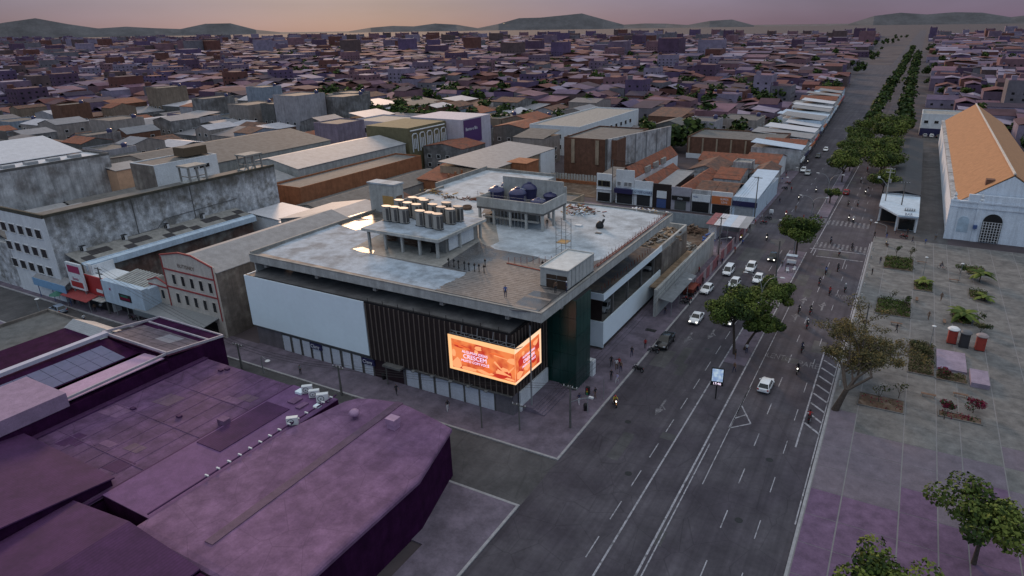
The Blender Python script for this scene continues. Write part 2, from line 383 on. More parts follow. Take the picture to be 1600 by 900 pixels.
line(-14.2, 150.4, -14.2, 155, .15); line(-7.6, 150.5, -7.6, 144, .12)
mkf = MB(); mk_main = mk; mk = mkf
for i in range(12):                                        # zebra crossings
    x = -14.6+i*.93; line(x, 157.2, x, 161.3, .45)
for i in range(14):
    x = -18.4+i*1.02; line(x, 177.3, x, 182.3, .5)
mk = mk_main
for i in range(9):                                         # hatched bus bay by the plaza
    y = 78.5+i*2.75; line(-5.75, y+1.6, -3.75, y-.3, .3)
line(-5.9, 74, -6.05, 103, .2)
for a, b in (((1172, 606), (1139, 669)), ((1159, 634), (1173, 662)), ((1147, 654), (1166, 648)), ((1173, 662), (1139, 669))):
    a, b = P(*a), P(*b); line(a.x, a.y, b.x, b.y, .18)
mk = mkf
def arrow(x, y, dirn=1, L_=4.2, turn=0):
    d = dirn; z = .017
    line(x, y, x, y+d*L_*.62, .3, z)
    mk.poly([(x-.55*d, y+d*L_*.6, z), (x+.55*d, y+d*L_*.6, z), (x, y+d*L_, z)][::1])
    if turn: line(x, y+d*L_*.35, x+turn*.8, y+d*L_*.6, .22, z+.001)
for x, y, d in ((-23.4, 77.5, -1), (-26.4, 100, -1), (-23.4, 103, -1), (-12, 120, 1), (-8.6, 119, 1), (-12.1, 112, 1)): arrow(x, y, d, 4.4, -d)
mk = mk_main; struct('road_marking', mk, mark_m); mk = mkf; struct('road_marking', mk, mark_f)
def roadtext(b, x, y, size, st=2.6):
    o = text('road_marking', b, None, (x, y, .02), size, 0, 0, mark_f, .002); o.scale = (1, st, 1); o['kind'] = 'structure'
roadtext('ÔNIBUS', -5.6, 127.5, .95, 3.0); roadtext('LENTO', -12.0, 97.3, 1.15, 2.2); roadtext('PARE', -7.6, 96.6, 1.3, 2.0)
# worn patches and manhole covers
pt = MB()
for x0, x1, y0, y1 in ((-28.5, -24, 140, 150), (-12.2, -9.4, 137.5, 142), (-10.5, -7.2, 150.9, 154.6), (-13.5, -11.2, 151, 154.8), (-29, -26.5, 86, 92)): pt.box(x0, x1, y0, y1, 0, .006)
for i in range(26):
    x = rnd.uniform(-29, -5); y = rnd.uniform(38, 240); pt.box(x, x+rnd.uniform(.8, 2.4), y, y+rnd.uniform(1, 7), 0, .003+.0001*i)
struct('road_patch', pt, asphalt_old)
mh = MB()
for x, y in ((-22.5, 95), (-12.3, 88), (-26, 70), (-8.2, 70), (-11.5, 145), (-22, 60), (-9, 58)): mh.cyl((x, y, 0), .42, .011, 16)
struct('manhole_cover', mh, black_m)
# plaza: slabs laid in rows, each an object, on a bed with pale joints
px_edges = [-3.2]+[P(x, 500).x for x in (1366, 1423, 1460, 1487)]
while px_edges[-1] < 70: px_edges.append(px_edges[-1]+4.2)
bed = MB(); bed.box(-3.25, 90, -60, 171, -.02, .115); plaza = struct('plaza', bed, joint_m)
slab_cache = {}; n_sl = 0; rest = MB()
cand = []
for i in range(len(px_edges)-1):
    y = 30.
    while y < 170.5:
        y1 = min(y+4.6, 170.8); cx, cy = (px_edges[i]+px_edges[i+1])/2, (y+y1)/2
        if seen((cx, cy, 0), 60): cand.append((proj((cx, cy, 0))[1], px_edges[i], px_edges[i+1], y, y1))
        y += 4.6
cand.sort(reverse=True)
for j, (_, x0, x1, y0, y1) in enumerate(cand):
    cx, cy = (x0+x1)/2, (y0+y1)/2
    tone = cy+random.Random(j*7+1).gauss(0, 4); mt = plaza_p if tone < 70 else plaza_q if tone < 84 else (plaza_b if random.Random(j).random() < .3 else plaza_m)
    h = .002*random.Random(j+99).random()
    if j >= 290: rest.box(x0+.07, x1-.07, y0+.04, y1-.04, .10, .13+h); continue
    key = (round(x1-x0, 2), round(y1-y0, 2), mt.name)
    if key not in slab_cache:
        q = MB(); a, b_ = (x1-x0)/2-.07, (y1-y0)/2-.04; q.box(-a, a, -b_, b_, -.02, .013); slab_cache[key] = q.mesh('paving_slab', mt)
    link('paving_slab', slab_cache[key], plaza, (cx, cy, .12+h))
if rest.f: o = struct('paving', rest, plaza_m, plaza, 'stuff')
# ================================================================== MALL
ZR = 15.1                                   # top of the roof deck
YF = 64.0                                   # street front
mall = thing('mall_building', 'flat roofed mall with white panels and dark ribbed cladding on the street corner', 'mall', (-62, 90, 0))
# ground floor, upper volume
b = MB(); b.box(-88.4, -39.9, YF+.35, 112, 0, 3.62); b.box(-88.4, -40.0, YF+.2, 74, 3.62, 11.9); part('wall', b, M('ground_floor_wall', (.155, .14, .155), .8, .15, .3, .3), mall)
b = MB(); b.box(-88.4, -44, 73.5, 114, 11.9, 13.88); b.box(-88.4, -46.5, 74, 113.8, 3.62, 11.9); part('upper_wall', b, concrete_dark, mall)
# ledge roof above the panels, seen under the deck edge
b = MB(); b.box(-88.3, -39.85, YF+.25, 73.5, 11.9, 12.03); part('ledge', b, wet_deck, mall)
b = MB(); b.box(-88.35, -39.8, YF+.02, YF+.24, 11.9, 12.2); b.box(-40.02, -39.8, YF+.24, 73.6, 11.9, 12.2); part('coping', b, black_m, mall)
# white composite cladding of the left part, made of panels
xs = [-88.6+i*(24.7/6) for i in range(7)]
for i in range(6):
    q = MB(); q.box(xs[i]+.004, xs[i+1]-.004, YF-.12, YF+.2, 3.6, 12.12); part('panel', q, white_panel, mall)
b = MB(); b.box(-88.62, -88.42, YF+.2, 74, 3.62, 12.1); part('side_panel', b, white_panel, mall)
b = MB(); b.box(-88.55, -63.95, YF-.05, YF+.2, 3.4, 3.595); part('sill_beam', b, concrete_dark, mall)
# dark cladding sheet and vertical battens
b = MB(); b.box(-63.85, -39.72, YF, YF+.2, 3.2, 11.95); b.box(-39.92, -39.72, YF+.2, 73.7, 3.2, 11.95); part('cladding', b, dark_brown, mall)
bm_ = MB(); bm_.box(-.045, .045, -.14, 0, 0, 8.7); me_bS = bm_.mesh('batten', batten_m)
bm_ = MB(); bm_.box(0, .14, -.05, .05, 0, 8.7); me_bE = bm_.mesh('batten', batten_m)
O = origin(mall)
for i in range(28): link('batten', me_bS, mall, (-63.6+i*.86-O[0], YF-O[1], 3.25))
for i in range(12): link('batten', me_bE, mall, (-39.72-O[0], YF+.3+i*.82-O[1], 3.25))
b = MB()
for i in range(9): b.beam((-63+i*2.7, YF-.1, 12.2), (-63+i*2.7, YF-.1, 12.9), .06); 
b.beam((-63.5, YF-.1, 12.45), (-40, YF-.1, 12.45), .04); part('roof_rail', b, black_m, mall)
# roller shutters, each in a recess with a frame
sh = {}
def shutter(x0, x1, z1=2.75):
    wd = round(x1-x0, 1)
    if wd not in sh:
        q = MB()
        n = 9
        for i in range(n): q.box(-wd/2, wd/2, -.03-.02*(i % 2), .02, i*z1/n, (i+1)*z1/n)
        f = MB(); f.box(-wd/2-.12, -wd/2, -.1, .02, 0, z1+.1); f.box(wd/2, wd/2+.12, -.1, .02, 0, z1+.1); f.box(-wd/2, wd/2, -.1, .02, z1, z1+.14)
        sh[wd] = (q.mesh('shutter_door', shutter_m), f.mesh('frame', concrete_dark))
    o = link('shutter_door', sh[wd][0], mall, ((x0+x1)/2-O[0], YF+.33-O[1], .13)); link('frame', sh[wd][1], o)
YS = YF+.3
for a, c in ((65, 106), (125, 168), (187, 229), (248, 291), (310, 353), (371, 414), (436, 483), (502, 548), (570, 618)):
    x0, x1 = PYp(430+a/4, 450+(390+(a-65)*.3)/4, YS).x, PYp(430+c/4, 450+(400+(c-65)*.3)/4, YS).x
    xm = (x0+x1)/2; hw_ = min(.86, (x1-x0)/2); shutter(xm-.84, xm+.84)
for a, c in ((832, 903), (925, 996), (1017, 1087), (1107, 1179), (1200, 1272), (1293, 1369)):
    x0, x1 = PYp(430+a/4, 450+(625+(a-832)*.28)/4, YS).x, PYp(430+c/4, 450+(645+(c-832)*.28)/4, YS).x
    xm = (x0+x1)/2; shutter(xm-1.08, xm+1.08, 2.6)
# small signs over two shutters
navy = paint('navy_sign', (.02, .02, .08), .4)
white_txt = paint('white_lettering', (.75, .75, .78), .6)
for px_, py_ in ((494, 541), (576, 565)):
    p = PYp(px_, py_, YF+.2); q = MB(); q.box(p.x-1.2, p.x+1.2, YF+.05, YF+.3, p.z-.45, p.z+.45); s_ = part('shop_sign', q, navy, mall)
    textS('Clany', s_, p.x-.1, YF+.03, p.z-.02, .8, white_txt)
# recessed entry with a sloped stair between the shutters
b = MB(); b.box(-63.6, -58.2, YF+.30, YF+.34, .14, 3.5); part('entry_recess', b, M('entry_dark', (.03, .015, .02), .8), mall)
b = MB(); b.poly([(-60.6, YF+.25, 3.3), (-58.3, YF+.25, 3.3), (-58.3, YF-.1, 3.2), (-60.6, YF-.1, 3.2)]); b.box(-60.8, -57.6, YF-1.0, YF+.3, 3.0, 3.3); b.beam((-60.3, YF-.8, .15), (-60.3, YF-.8, 3), .14); part('entry_canopy', b, concrete_dark, mall)
# downlights on arms along the foot of the cladding
arm_m = MB(); arm_m.beam((0, 0, 0), (0, -.9, .25), .06); arm_m.box(-.25, .25, -1.15, -.8, .12, .3); me_arm = arm_m.mesh('floodlight', grey_metal)
for x in (-55.2, -52.0, -48.9, -46.0, -43.2): link('floodlight', me_arm, mall, (x-O[0], YF-.02-O[1], 3.4))
b = MB(); b.box(-56, -39.7, YF-.3, YF-.02, 3.18, 3.32); part('gutter', b, concrete_dark, mall)
# corner: white infill panel and stepped plinth on the avenue side
b = MB(); b.box(-39.7, -39.45, YF+1.6, 73.3, .13, 3.1); part('infill_panel', b, white_wall, mall)
for i in range(5):
    q = MB(); q.box(-39.6+.0, -36.6+i*.34, 65.2, 74.4-.02, .13+(4-i)*.16-.16*(i == 4)*0, .13+(5-i)*.16) if False else q.box(-39.44, -36.2-i*.42, 66-.0, 73.7, .13+i*.15, .13+(i+1)*.15); part('step', q, pavement_m, mall)
# green glass block: panes between thin mullions
gx0, gx1, gy0, gy1 = -40.3, -35.35, 73.85, 78.55
b = MB(); b.box(gx0+.1, gx1-.1, gy0+.1, gy1-.1, 0.1, 13.85); part('glass_core', b, black_m, mall)
nS, nZ = 4, 5
for i in range(nS):
    for j in range(nZ):
        q = MB(); q.box(gx0+(gx1-gx0)*i/nS+.02, gx0+(gx1-gx0)*(i+1)/nS-.02, gy0, gy0+.08, .15+j*2.74+.02, .15+(j+1)*2.74-.02); part('pane', q, glass_g, mall)
        q = MB(); q.box(gx1-.08, gx1, gy0+.1+(gy1-gy0-.1)*i/nS+.02, gy0+.1+(gy1-gy0-.1)*(i+1)/nS-.02, .15+j*2.74+.02, .15+(j+1)*2.74-.02); part('pane', q, glass_g, mall)
b = MB(); b.box(-36.0, -34.9, 78.6, 79.6, .13, 2.6); part('service_box', b, white_wall, mall)
# avenue wing: white bands with the open parking level between
wx = -37.3
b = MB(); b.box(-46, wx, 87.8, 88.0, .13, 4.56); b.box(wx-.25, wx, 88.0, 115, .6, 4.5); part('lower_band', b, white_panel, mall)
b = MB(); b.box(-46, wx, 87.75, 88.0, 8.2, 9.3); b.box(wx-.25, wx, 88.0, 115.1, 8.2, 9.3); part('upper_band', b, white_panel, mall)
b = MB(); b.box(-46, wx-.5, 88.05, 115, 3.9, 4.1); b.box(-46, wx-.3, 88.05, 115, 8.0, 8.35); part('parking_floor', b, concrete_dark, mall)
b = MB(); b.box(-46.4, -44.5, 88.1, 115, 4.1, 8.0); b.box(-46, wx-.4, 88.02, 88.12, 4.1, 8.2); part('parking_wall', b, dark_brown, mall)
for y in (92.5, 99, 105.5, 112): q = MB(); q.box(wx-.75, wx-.35, y-.2, y+.2, 4.1, 8.0); part('column', q, concrete_dark, mall)
for y in (93, 103, 114.3): q = MB(); q.box(wx-.9, wx-.5, y-.2, y+.2, 0.1, 3.9); part('column', q, concrete, mall)
b = MB(); b.box(-46, wx-.26, 88.05, 114, 8.36, 8.9); part('terrace', b, M('terrace', (.10, .10, .105), .6, .3, .25, 0, .1, col2=(.27, .2, .14), mix2=.58), mall)
b = MB(); b.box(-46, wx-.4, 114, 127.5, 8.0, 8.7); part('terrace_end', b, M('terrace_dirt', (.25, .18, .12), .9, .35, .4, 0, .3), mall)
b = MB(); b.box(wx-.6, wx-.2, 115.15, 131, 7.6, 9.1); b.box(-46, wx-.2, 131, 131.4, 4, 9.1); part('parapet', b, concrete_pale, mall)
b = MB(); b.box(-46, -37.2, 115, 131, 0, 7.9); part('rear_wall', b, brown_wall, mall)
b = MB()
for y in [90+i*1.3 for i in range(18)]: b.beam((-38.6, y, 8.9), (-38.6+rnd.uniform(-.1, .1), y+rnd.uniform(-.2, .2), 9.7), .07)
part('starter_bar', b, rust, mall)
# roof deck: slab with overhang, rim, short brackets below it
b = MB(); b.box(-88.4, -36, 65.35, 116.5, 13.9, ZR-.02); b.box(-90.4, -71, 116.5, 137, 13.9, ZR-.02); part('roof_slab', b, concrete_pale, mall)
b = MB()
b.box(-88.42, -36.0, 65.32, 65.62, ZR-.02, ZR+.14); b.box(-36.3, -35.98, 65.62, 116.5, ZR-.02, ZR+.16)
b.box(-88.44, -88.1, 65.62, 116.5, ZR-.02, ZR+.45); b.box(-90.5, -90.1, 116.5, 137.1, ZR-.02, ZR+.9); b.box(-90.1, -71, 136.8, 137.1, ZR-.02, ZR+.6)
b.box(-71, -36.3, 116.2, 116.5, ZR-.02, ZR+.3); part('roof_rim', b, concrete, mall)
for x in (-85.5, -74.5, -63.2, -51.5, -41.2): q = MB(); q.box(x-.3, x+.3, 65.7, 72, 13.25, 13.9); part('bracket', q, concrete, mall)
b = MB(); b.box(-88.36, -88.1, 66, 73, 12.05, 13.9); part('end_wall', b, concrete_pale, mall)
for y in (72, 79, 95, 105, 114): q = MB(); q.box(-37.2, -36.5, y-.3, y+.3, 13.2, 13.9); part('bracket', q, concrete, mall)
lev = [0]
def patch(name, pts, m, h=None):
    lev[0] += 1; q = MB(); q.prism([tuple(P(x, y, ZR))[:2] for x, y in pts], ZR-.015, ZR+.006*lev[0]+.004); return part(name, q, m, mall)
E12 = [(402, 395), (580, 326)]
b = MB(); b.box(-88.0, -36.4, 65.7, 116.1, ZR-.015, ZR+.003); part('deck_surface', b, wet_deck, mall)
b = MB(); b.box(-90, -71.1, 116.2, 136.7, ZR-.015, ZR+.002); part('rear_deck_surface', b, membrane_w, mall)
patch('membrane_sheet', [(408, 395.5), (523, 347), (594, 366), (546, 389.5), (640, 410), (733, 427), (692, 455), (560, 428)], membrane)
patch('membrane_sheet', [(778, 392), (905, 414), (943, 404), (1042, 338.5), (938, 320), (862, 318), (700, 342), (745, 372)], membrane_w)
patch('membrane_sheet', [(640, 340), (745, 345), (762, 318), (742, 292), (668, 296), (632, 325)], membrane_w)
patch('screed', [(546, 390), (594, 367), (752, 345), (775, 352), (780, 378), (690, 418), (640, 408)], concrete)
patch('standing_water', [(526, 350), (545, 342), (560, 346), (582, 343), (602, 353), (592, 364), (572, 357), (556, 360)], puddle)
patch('standing_water', [(551, 389), (566, 386), (585, 392), (583, 397), (563, 394)], puddle)
patch('standing_water', [(543, 339), (575, 330), (604, 336), (600, 345), (570, 342)], puddle)
patch('wet_sheet', [(690, 416), (748, 378), (770, 389), (842, 402), (790, 428), (735, 427)], M('wet_felt', (.06, .058, .06), .4, .25, .3, 0, .05, spec=.5, col2=(.10, .095, .095), mix2=.55, rvar=.2))
patch('wet_sheet', [(796, 484), (838, 489), (905, 438), (880, 452), (842, 450), (810, 470)], M('wet_felt', (.06, .058, .06)))
# boards laid across the corner of the deck, one object each
p0 = P(735, 430, ZR); p1 = P(845, 403, ZR)
nb = 27; ya, yb = 66.0, 81.5
for i in range(nb):
    y0 = ya+(yb-ya)*i/nb; y1 = ya+(yb-ya)*(i+1)/nb
    x0 = -52.6+(y0-ya)*.02+rnd.uniform(-.25, .25); x1 = -37.0-(0 if y0 < 70 else 0)+rnd.uniform(-.25, 0)
    q = MB(); q.box(x0, x1, y0+.03, y1-.03, ZR-.01, ZR+.05+.012*rnd.random()); part('deck_board', q, board_m, mall)
# starter bars along the avenue edge and across the deck
b = MB(); 
for i in range(34):
    y = 76+i*1.18; l = rnd.uniform(.7, 1.15)
    b.beam((-37.0, y, ZR), (-37.0+rnd.uniform(-.25, .25), y+rnd.uniform(-.3, .3), ZR+l), .04); b.beam((-37.0, y, ZR+.1), (-36.7, y+.5, ZR+l*.8), .035)
b.beam((-37.0, 76, ZR+.3), (-37, 116, ZR+.3), .05); b.beam((-36.9, 84, ZR+.08), (-36.9, 116, ZR+.08), .1, .08); part('starter_bar', b, rust, mall)
b = MB()
for i in range(12):
    p = P(795+i*9.5, 413-i*.3, ZR); b.beam((p.x, p.y, ZR), (p.x, p.y, ZR+1.1), .05)
a0, a1 = P(792, 412, ZR), P(848, 424, ZR); b.beam((a0.x, a0.y, ZR+.1), (a1.x, a1.y, ZR+.1), .25, .12); part('starter_bar', b, rust, mall)

# ---- things on the roof
def roof(x, y): return P(x, y, ZR)
# air-conditioning platform: concrete canopy on columns
ZC = 18.3
A_, B_, D_ = P(575, 352, ZC), P(684, 375.5, ZC), P(757, 341, ZC)
cx0, cx1, cy0, cy1 = A_.x, B_.x, B_.y, D_.y
can = thing('service_canopy', 'concrete canopy on thin columns carrying rows of cooling units', 'canopy', ((cx0+cx1)/2, (cy0+cy1)/2, ZR))
b = MB(); b.box(cx0, cx1, cy0, cy1, ZC-.45, ZC); part('slab', b, concrete_pale, can)
b = MB(); b.box(cx0+.3, cx1-.3, cy0+.3, cy1-.3, ZC-.02, ZC+.02); part('slab_membrane', b, membrane, can)
cm = MB(); cm.box(-.18, .18, -.18, .18, 0, ZC-.45-ZR); cmm = cm.mesh('column', concrete_pale)
for x in [cx0+.8+(cx1-cx0-1.6)*i/4 for i in range(5)]:
    for y in (cy0+.8, (cy0+cy1)/2, cy1-.8): link('column', cmm, can, (x-(cx0+cx1)/2, y-(cy0+cy1)/2, 0))
b = MB(); b.box(cx1-3.6, cx1-1.2, cy0+3.5, cy1-1, ZR+.01, ZC-.46); b.box(cx0+.9, cx0+6, cy0+5, cy1-1, ZR+.01, ZC-.46); part('infill_wall', b, concrete, can)
b = MB(); b.box(cx1-1.1, cx1-1.0, cy0+4, cy1-2.5, ZR+.2, ZC-.7); part('white_board', b, white_wall, can)
# cooling units
un = thing('cooling_unit', 'beige cooling unit', 'air conditioner', (0, 0, 0), world=False)
q = MB()
for i in range(12): pass
q.prism([(math.cos(a)*.62, math.sin(a)*.42) for a in [i*math.pi/6 for i in range(12)]], .08, 1.72); part('casing', q, M('unit_casing', (.36, .335, .30), .6, .08, 1), un)
q = MB(); q.prism([(math.cos(a)*.66, math.sin(a)*.46) for a in [i*math.pi/6 for i in range(12)]], 1.72, 1.82); part('top_grille', q, M('unit_top', (.24, .225, .21), .5, .08, 1), un)
q = MB(); q.box(.18, .5, -.42, -.36, .2, 1.6); q.box(.5, .62, -.2, .2, .2, 1.6); part('coil_grille', q, M('unit_grille', (.085, .08, .078), .6), un)
q = MB(); q.box(-.6, .6, -.3, .3, 0, .08); part('base', q, black_m, un)
U = [(320, 520), (408, 530), (500, 545), (455, 450), (545, 480), (640, 500), (720, 450), (680, 575), (780, 595), (865, 612), (815, 500), (905, 530), (1000, 555), (1085, 525), (600, 420), (690, 430), (960, 480)]
txts = ['at the left front corner of the canopy', 'second from the left front corner of the canopy', 'third in the left front row of the canopy', 'nearest the plywood door of the stair tower', 'second row, behind the front gap', 'middle of the second row on the canopy', 'beside the gap in the middle of the canopy', 'first of the three in the right front row', 'middle of the three in the right front row', 'at the right front end of the rows', 'left end of the right rear row', 'second in the right rear row', 'third in the right rear row', 'at the far right end of the canopy rows', 'at the back left of the canopy', 'back row, in the middle of the canopy', 'back row, towards the water tanks']
for i, (ux, uy) in enumerate(U):
    p = P(560+ux/6.925, 270+(uy)/6.923, ZC)
    lb = 'beige cooling unit with dark grille '+txts[i]
    if i == 0: un.location = (p.x, p.y, ZC+.02); un['label'] = lb; un['group'] = 'cooling units on the roof canopy'; un.scale = (1.4,)*3
    else: dup(un, (p.x, p.y, ZC+.02), rnd.uniform(-.03, .03), lb, 'cooling units on the roof canopy', 1.4)
# junk stacks under the canopy
for i, (x, y, s) in enumerate(((612, 372, 1.0), (644, 379, 1.2))):
    p = roof(x, y+4); q = MB()
    for k in range(14): q.beam((p.x-s*1.3+rnd.random()*.5, p.y+rnd.uniform(-.6, .6), ZR+.1+.1*k), (p.x+s*1.3-rnd.random()*.5, p.y+rnd.uniform(-.6, .6), ZR+.1+.1*k), .25, .09)
    solo('timber_stack', q, timber, ('smaller' if i == 0 else 'larger')+' dark stack of planks stored under the service canopy', 'timber stack', (p.x, p.y, ZR))
p = roof(680, 394); q = MB(); q.box(p.x-.5, p.x+.5, p.y-.4, p.y+.4, ZR+.1, ZR+.9); q.box(p.x-.3, p.x+.2, p.y-.3, p.y+.3, ZR+.9, ZR+1.3); q.cyl((p.x-.5, p.y-.5, ZR), .14, .12); q.cyl((p.x+.5, p.y-.5, ZR), .14, .12)
solo('concrete_mixer', q, black_m, 'small dark machine standing at a column of the service canopy', 'machine', (p.x, p.y, ZR))
# water tank tower
F_ = P(849, 363, ZR); zt = ZR+height(849, 363, 338, ZR)-ZR; zt1 = height(849, 363, 319.5, ZR)
xr = F_.x; yf = F_.y
xl = PYp(744.5, 312, yf).x; yb = PXp(884.6, 300, xr).y
tw = thing('tank_tower', 'raised concrete tray on columns holding blue water tanks', 'tank tower', ((xl+xr)/2, (yf+yb)/2, ZR))
b = MB(); b.box(xl, xr, yf, yb, zt, zt+.35); part('tray_floor', b, concrete_dark, tw)
b = MB(); b.box(xl, xr, yf, yf+.25, zt+.352, zt1); b.box(xr-.25, xr, yf+.252, yb, zt+.352, zt1+.03); b.box(xl, xl+.25, yf+.252, yb, zt+.352, zt1); part('tray_wall', b, concrete_pale, tw)
b = MB(); b.prism([(xl+.2, yb), (xr-.6, yb), (xr-.6, yb+.25), (xl+.2, yb+.25)], zt, zt1+2.0); b.box(xr-.6, xr, yb+.002, yb+.25, zt, zt1+1.2); part('back_wall', b, concrete_pale, tw)
cm = MB(); cm.box(-.2, .2, -.2, .2, 0, zt-ZR); cmm = cm.mesh('column', concrete_pale)
for i, x in enumerate([xl+.4, xl+(xr-xl)*.25, xl+(xr-xl)*.5, xl+(xr-xl)*.74, xr-.3]):
    for y in (yf+.3, (yf+yb)/2, yb-.1): link('column', cmm, tw, (x-(xl+xr)/2, y-(yf+yb)/2, 0))
b = MB(); b.box(xl+.5, xr-3, (yf+yb)/2, (yf+yb)/2+.2, ZR, zt); b.box(xl+1, xr-1, yf+.25, yf+.5, ZR+1.3, ZR+1.6); b.box(xl+1, xl+2, yf+1, yf+3, ZR, ZR+1.6); b.box(xl+4, xl+5.5, yf+1, yf+3, ZR, ZR+1.2); part('machine_room', b, concrete, tw)
b = MB()
for x in [xl+3+i*.7 for i in range(9)]: b.tube([(x, yf+.9, ZR), (x, yf+.9, zt)], .09, 6)
part('pipe', b, grey_metal, tw)
b = MB()
for x in [xl+(xr-xl)*t for t in (.02, .25, .26, .48, .5, .73, .75, .98)]: b.beam((x, yf+.12, zt1), (x, yf+.12, zt1+1.0), .05)
b.beam((xl, yf+.12, zt1+.5), (xr, yf+.12, zt1+.5), .04); part('guard_rail', b, grey_metal, tw)
blue_t = M('blue_polyethylene', (.042, .042, .115), .35, .12, .8, spec=.5)
def tank(px_, py_, r, h, lab):
    p = P(px_, py_, zt+.35); t_ = thing('water_tank', lab, 'water tank', (p.x, p.y, zt+.36), world=False, group='blue water tanks on the tower')
    q = MB(); q.lathe((0, 0, 0), [(r*.86, 0), (r*.93, h*.3), (r, h*.68), (r*1.02, h*.7), (r*.97, h*.76), (r*.8, h*.9), (r*.45, h*1.0), (r*.28, h*1.02)], 22); part('body', q, blue_t, t_, 40)
    q = MB(); q.lathe((0, 0, 0), [(r*.3, h*1.02), (r*.3, h*1.07), (r*.2, h*1.11), (.02, h*1.12)], 16); part('lid', q, blue_t, t_, 40)
    for k in range(8):
        a = k*math.pi/4; q = MB(); q.beam((math.cos(a)*r*.5, math.sin(a)*r*.5, h*.99), (math.cos(a)*r*.97, math.sin(a)*r*.97, h*.77), .09, .06); part('rib', q, blue_t, t_)
    q = MB(); q.beam((r*.2, 0, h*1.05), (r*1.0, .1, h*1.0), .05); part('valve_pipe', q, white_metal, t_)
TX = lambda x, y: (730+x/6.92, 270+y/6.92)
tank(*TX(318, 285), 1.5, 2.3, 'blue water tank at the left front of the tank tower')
tank(*TX(450, 225), 1.45, 2.3, 'blue water tank at the back left against the tower wall')
tank(*TX(548, 325), 1.6, 2.6, 'large blue water tank in the middle front of the tower')
tank(*TX(680, 275), 1.6, 2.8, 'tallest blue water tank, in the middle back of the tower')
tank(*TX(768, 370), 1.35, 1.5, 'low blue water tank at the front right corner of the tower')
tank(*TX(900, 305), 1.3, 1.5, 'low blue water tank at the back right of the tower')
# stair tower with plywood doors
p0 = P(637, 331, ZR); ys = P(579, 318, ZR)
sx0, sx1, sy0, sy1 = -90.2, -84.2, 93.6, 97.8
hx = PYp(580, 324, 94.5).x; sx0 = hx; sx1 = PYp(619, 331, 94.5).x; sy0 = 94.5; sy1 = PXp(632, 320, sx1).y
hz = PYp(617, 291.5, sy0).z
sx = thing('stair_tower', 'concrete stair tower with plywood doors at the roof edge', 'stair tower', ((sx0+sx1)/2, (sy0+sy1)/2, ZR))
b = MB(); b.box(sx0, sx1, sy0, sy1, ZR, hz); part('wall', b, concrete_pale, sx)
b = MB(); b.box(sx0-.4, sx1+.1, sy0-.1, sy1+.2, hz, hz+.3); part('roof', b, membrane_w, sx)
b = MB(); b.box(sx0+(sx1-sx0)*.52, sx1-.35, sy0-.08, sy0+.02, ZR+.05, ZR+(hz-ZR)*.62); part('door', b, wood, sx)
b = MB(); b.box(sx1-.02, sx1+.08, sy0+.4, sy1-.5, ZR+.05, ZR+(hz-ZR)*.62); part('door', b, timber, sx)
# lift container on the deck corner: ribbed side panels and brown door leaves
q0 = P(887, 455, ZR); zk = height(887, 455, 425, ZR); kx1 = q0.x; ky0 = q0.y; kx0 = PYp(843.7, 449, ky0).x; ky1 = PXp(928, 396, kx1).y
kx = thing('roof_cabin', 'pale ribbed roof cabin with brown double doors on the deck corner', 'cabin', ((kx0+kx1)/2, (ky0+ky1)/2, ZR))
kw = M('cabin_sheet', (.40, .41, .40), .6, .12, .5, .2)
b = MB(); b.box(kx0+.05, kx1-.05, ky0+.05, ky1-.05, ZR+.12, zk-.1); part('wall', b, kw, kx)
b = MB(); b.box(kx0, kx1, ky0, ky1, zk-.1, zk); part('roof', b, M('cabin_roof', (.5, .52, .52), .5, .15, .4), kx)
b = MB()
for s in ((kx0, ky0, kx1, ky0), (kx1, ky0, kx1, ky1), (kx1, ky1, kx0, ky1), (kx0, ky1, kx0, ky0)): b.beam((s[0], s[1], zk+.06), (s[2], s[3], zk+.06), .16, .14)
part('roof_edge', b, kw, kx)
n = 7; d = (ky1-ky0)/n
rb = MB(); rb.box(0, .07, -.05, .05, 0, zk-ZR-.25); rbm = rb.mesh('rib', kw); pn = MB(); pn.box(0, .03, -d/2+.08, d/2-.08, .1, zk-ZR-.35); pnm = pn.mesh('side_panel', M('cabin_sheet_pale', (.46, .465, .45), .6, .12, .5, .25))
for i in range(n+1): link('rib', rbm, kx, (kx1-.05-(kx0+kx1)/2, ky0+.1+(ky1-ky0-.2)*i/n-(ky0+ky1)/2, .14))
for i in range(n): link('side_panel', pnm, kx, (kx1-.05-(kx0+kx1)/2, ky0+d*(i+.5)-(ky0+ky1)/2, .14))
xm = kx0+(kx1-kx0)*.24; xe = kx1-.12; mid = (xm+xe)/2
for a, c in ((xm, mid-.05), (mid+.05, xe)):
    q = MB(); q.box(a, c, ky0-.03, ky0+.06, ZR+.12, zk-.75); dr = part('door', q, M('brown_door', (.05, .032, .022), .6, .2, .6), kx)
    q = MB(); q.box(a, c, ky0-.06, ky0-.031, ZR+1.3, ZR+1.38); part('door_bar', q, grey_metal, dr)
b = MB(); b.box(kx0, kx1, ky0+.05, ky1, ZR+.02, ZR+.14); part('base', b, black_m, kx)
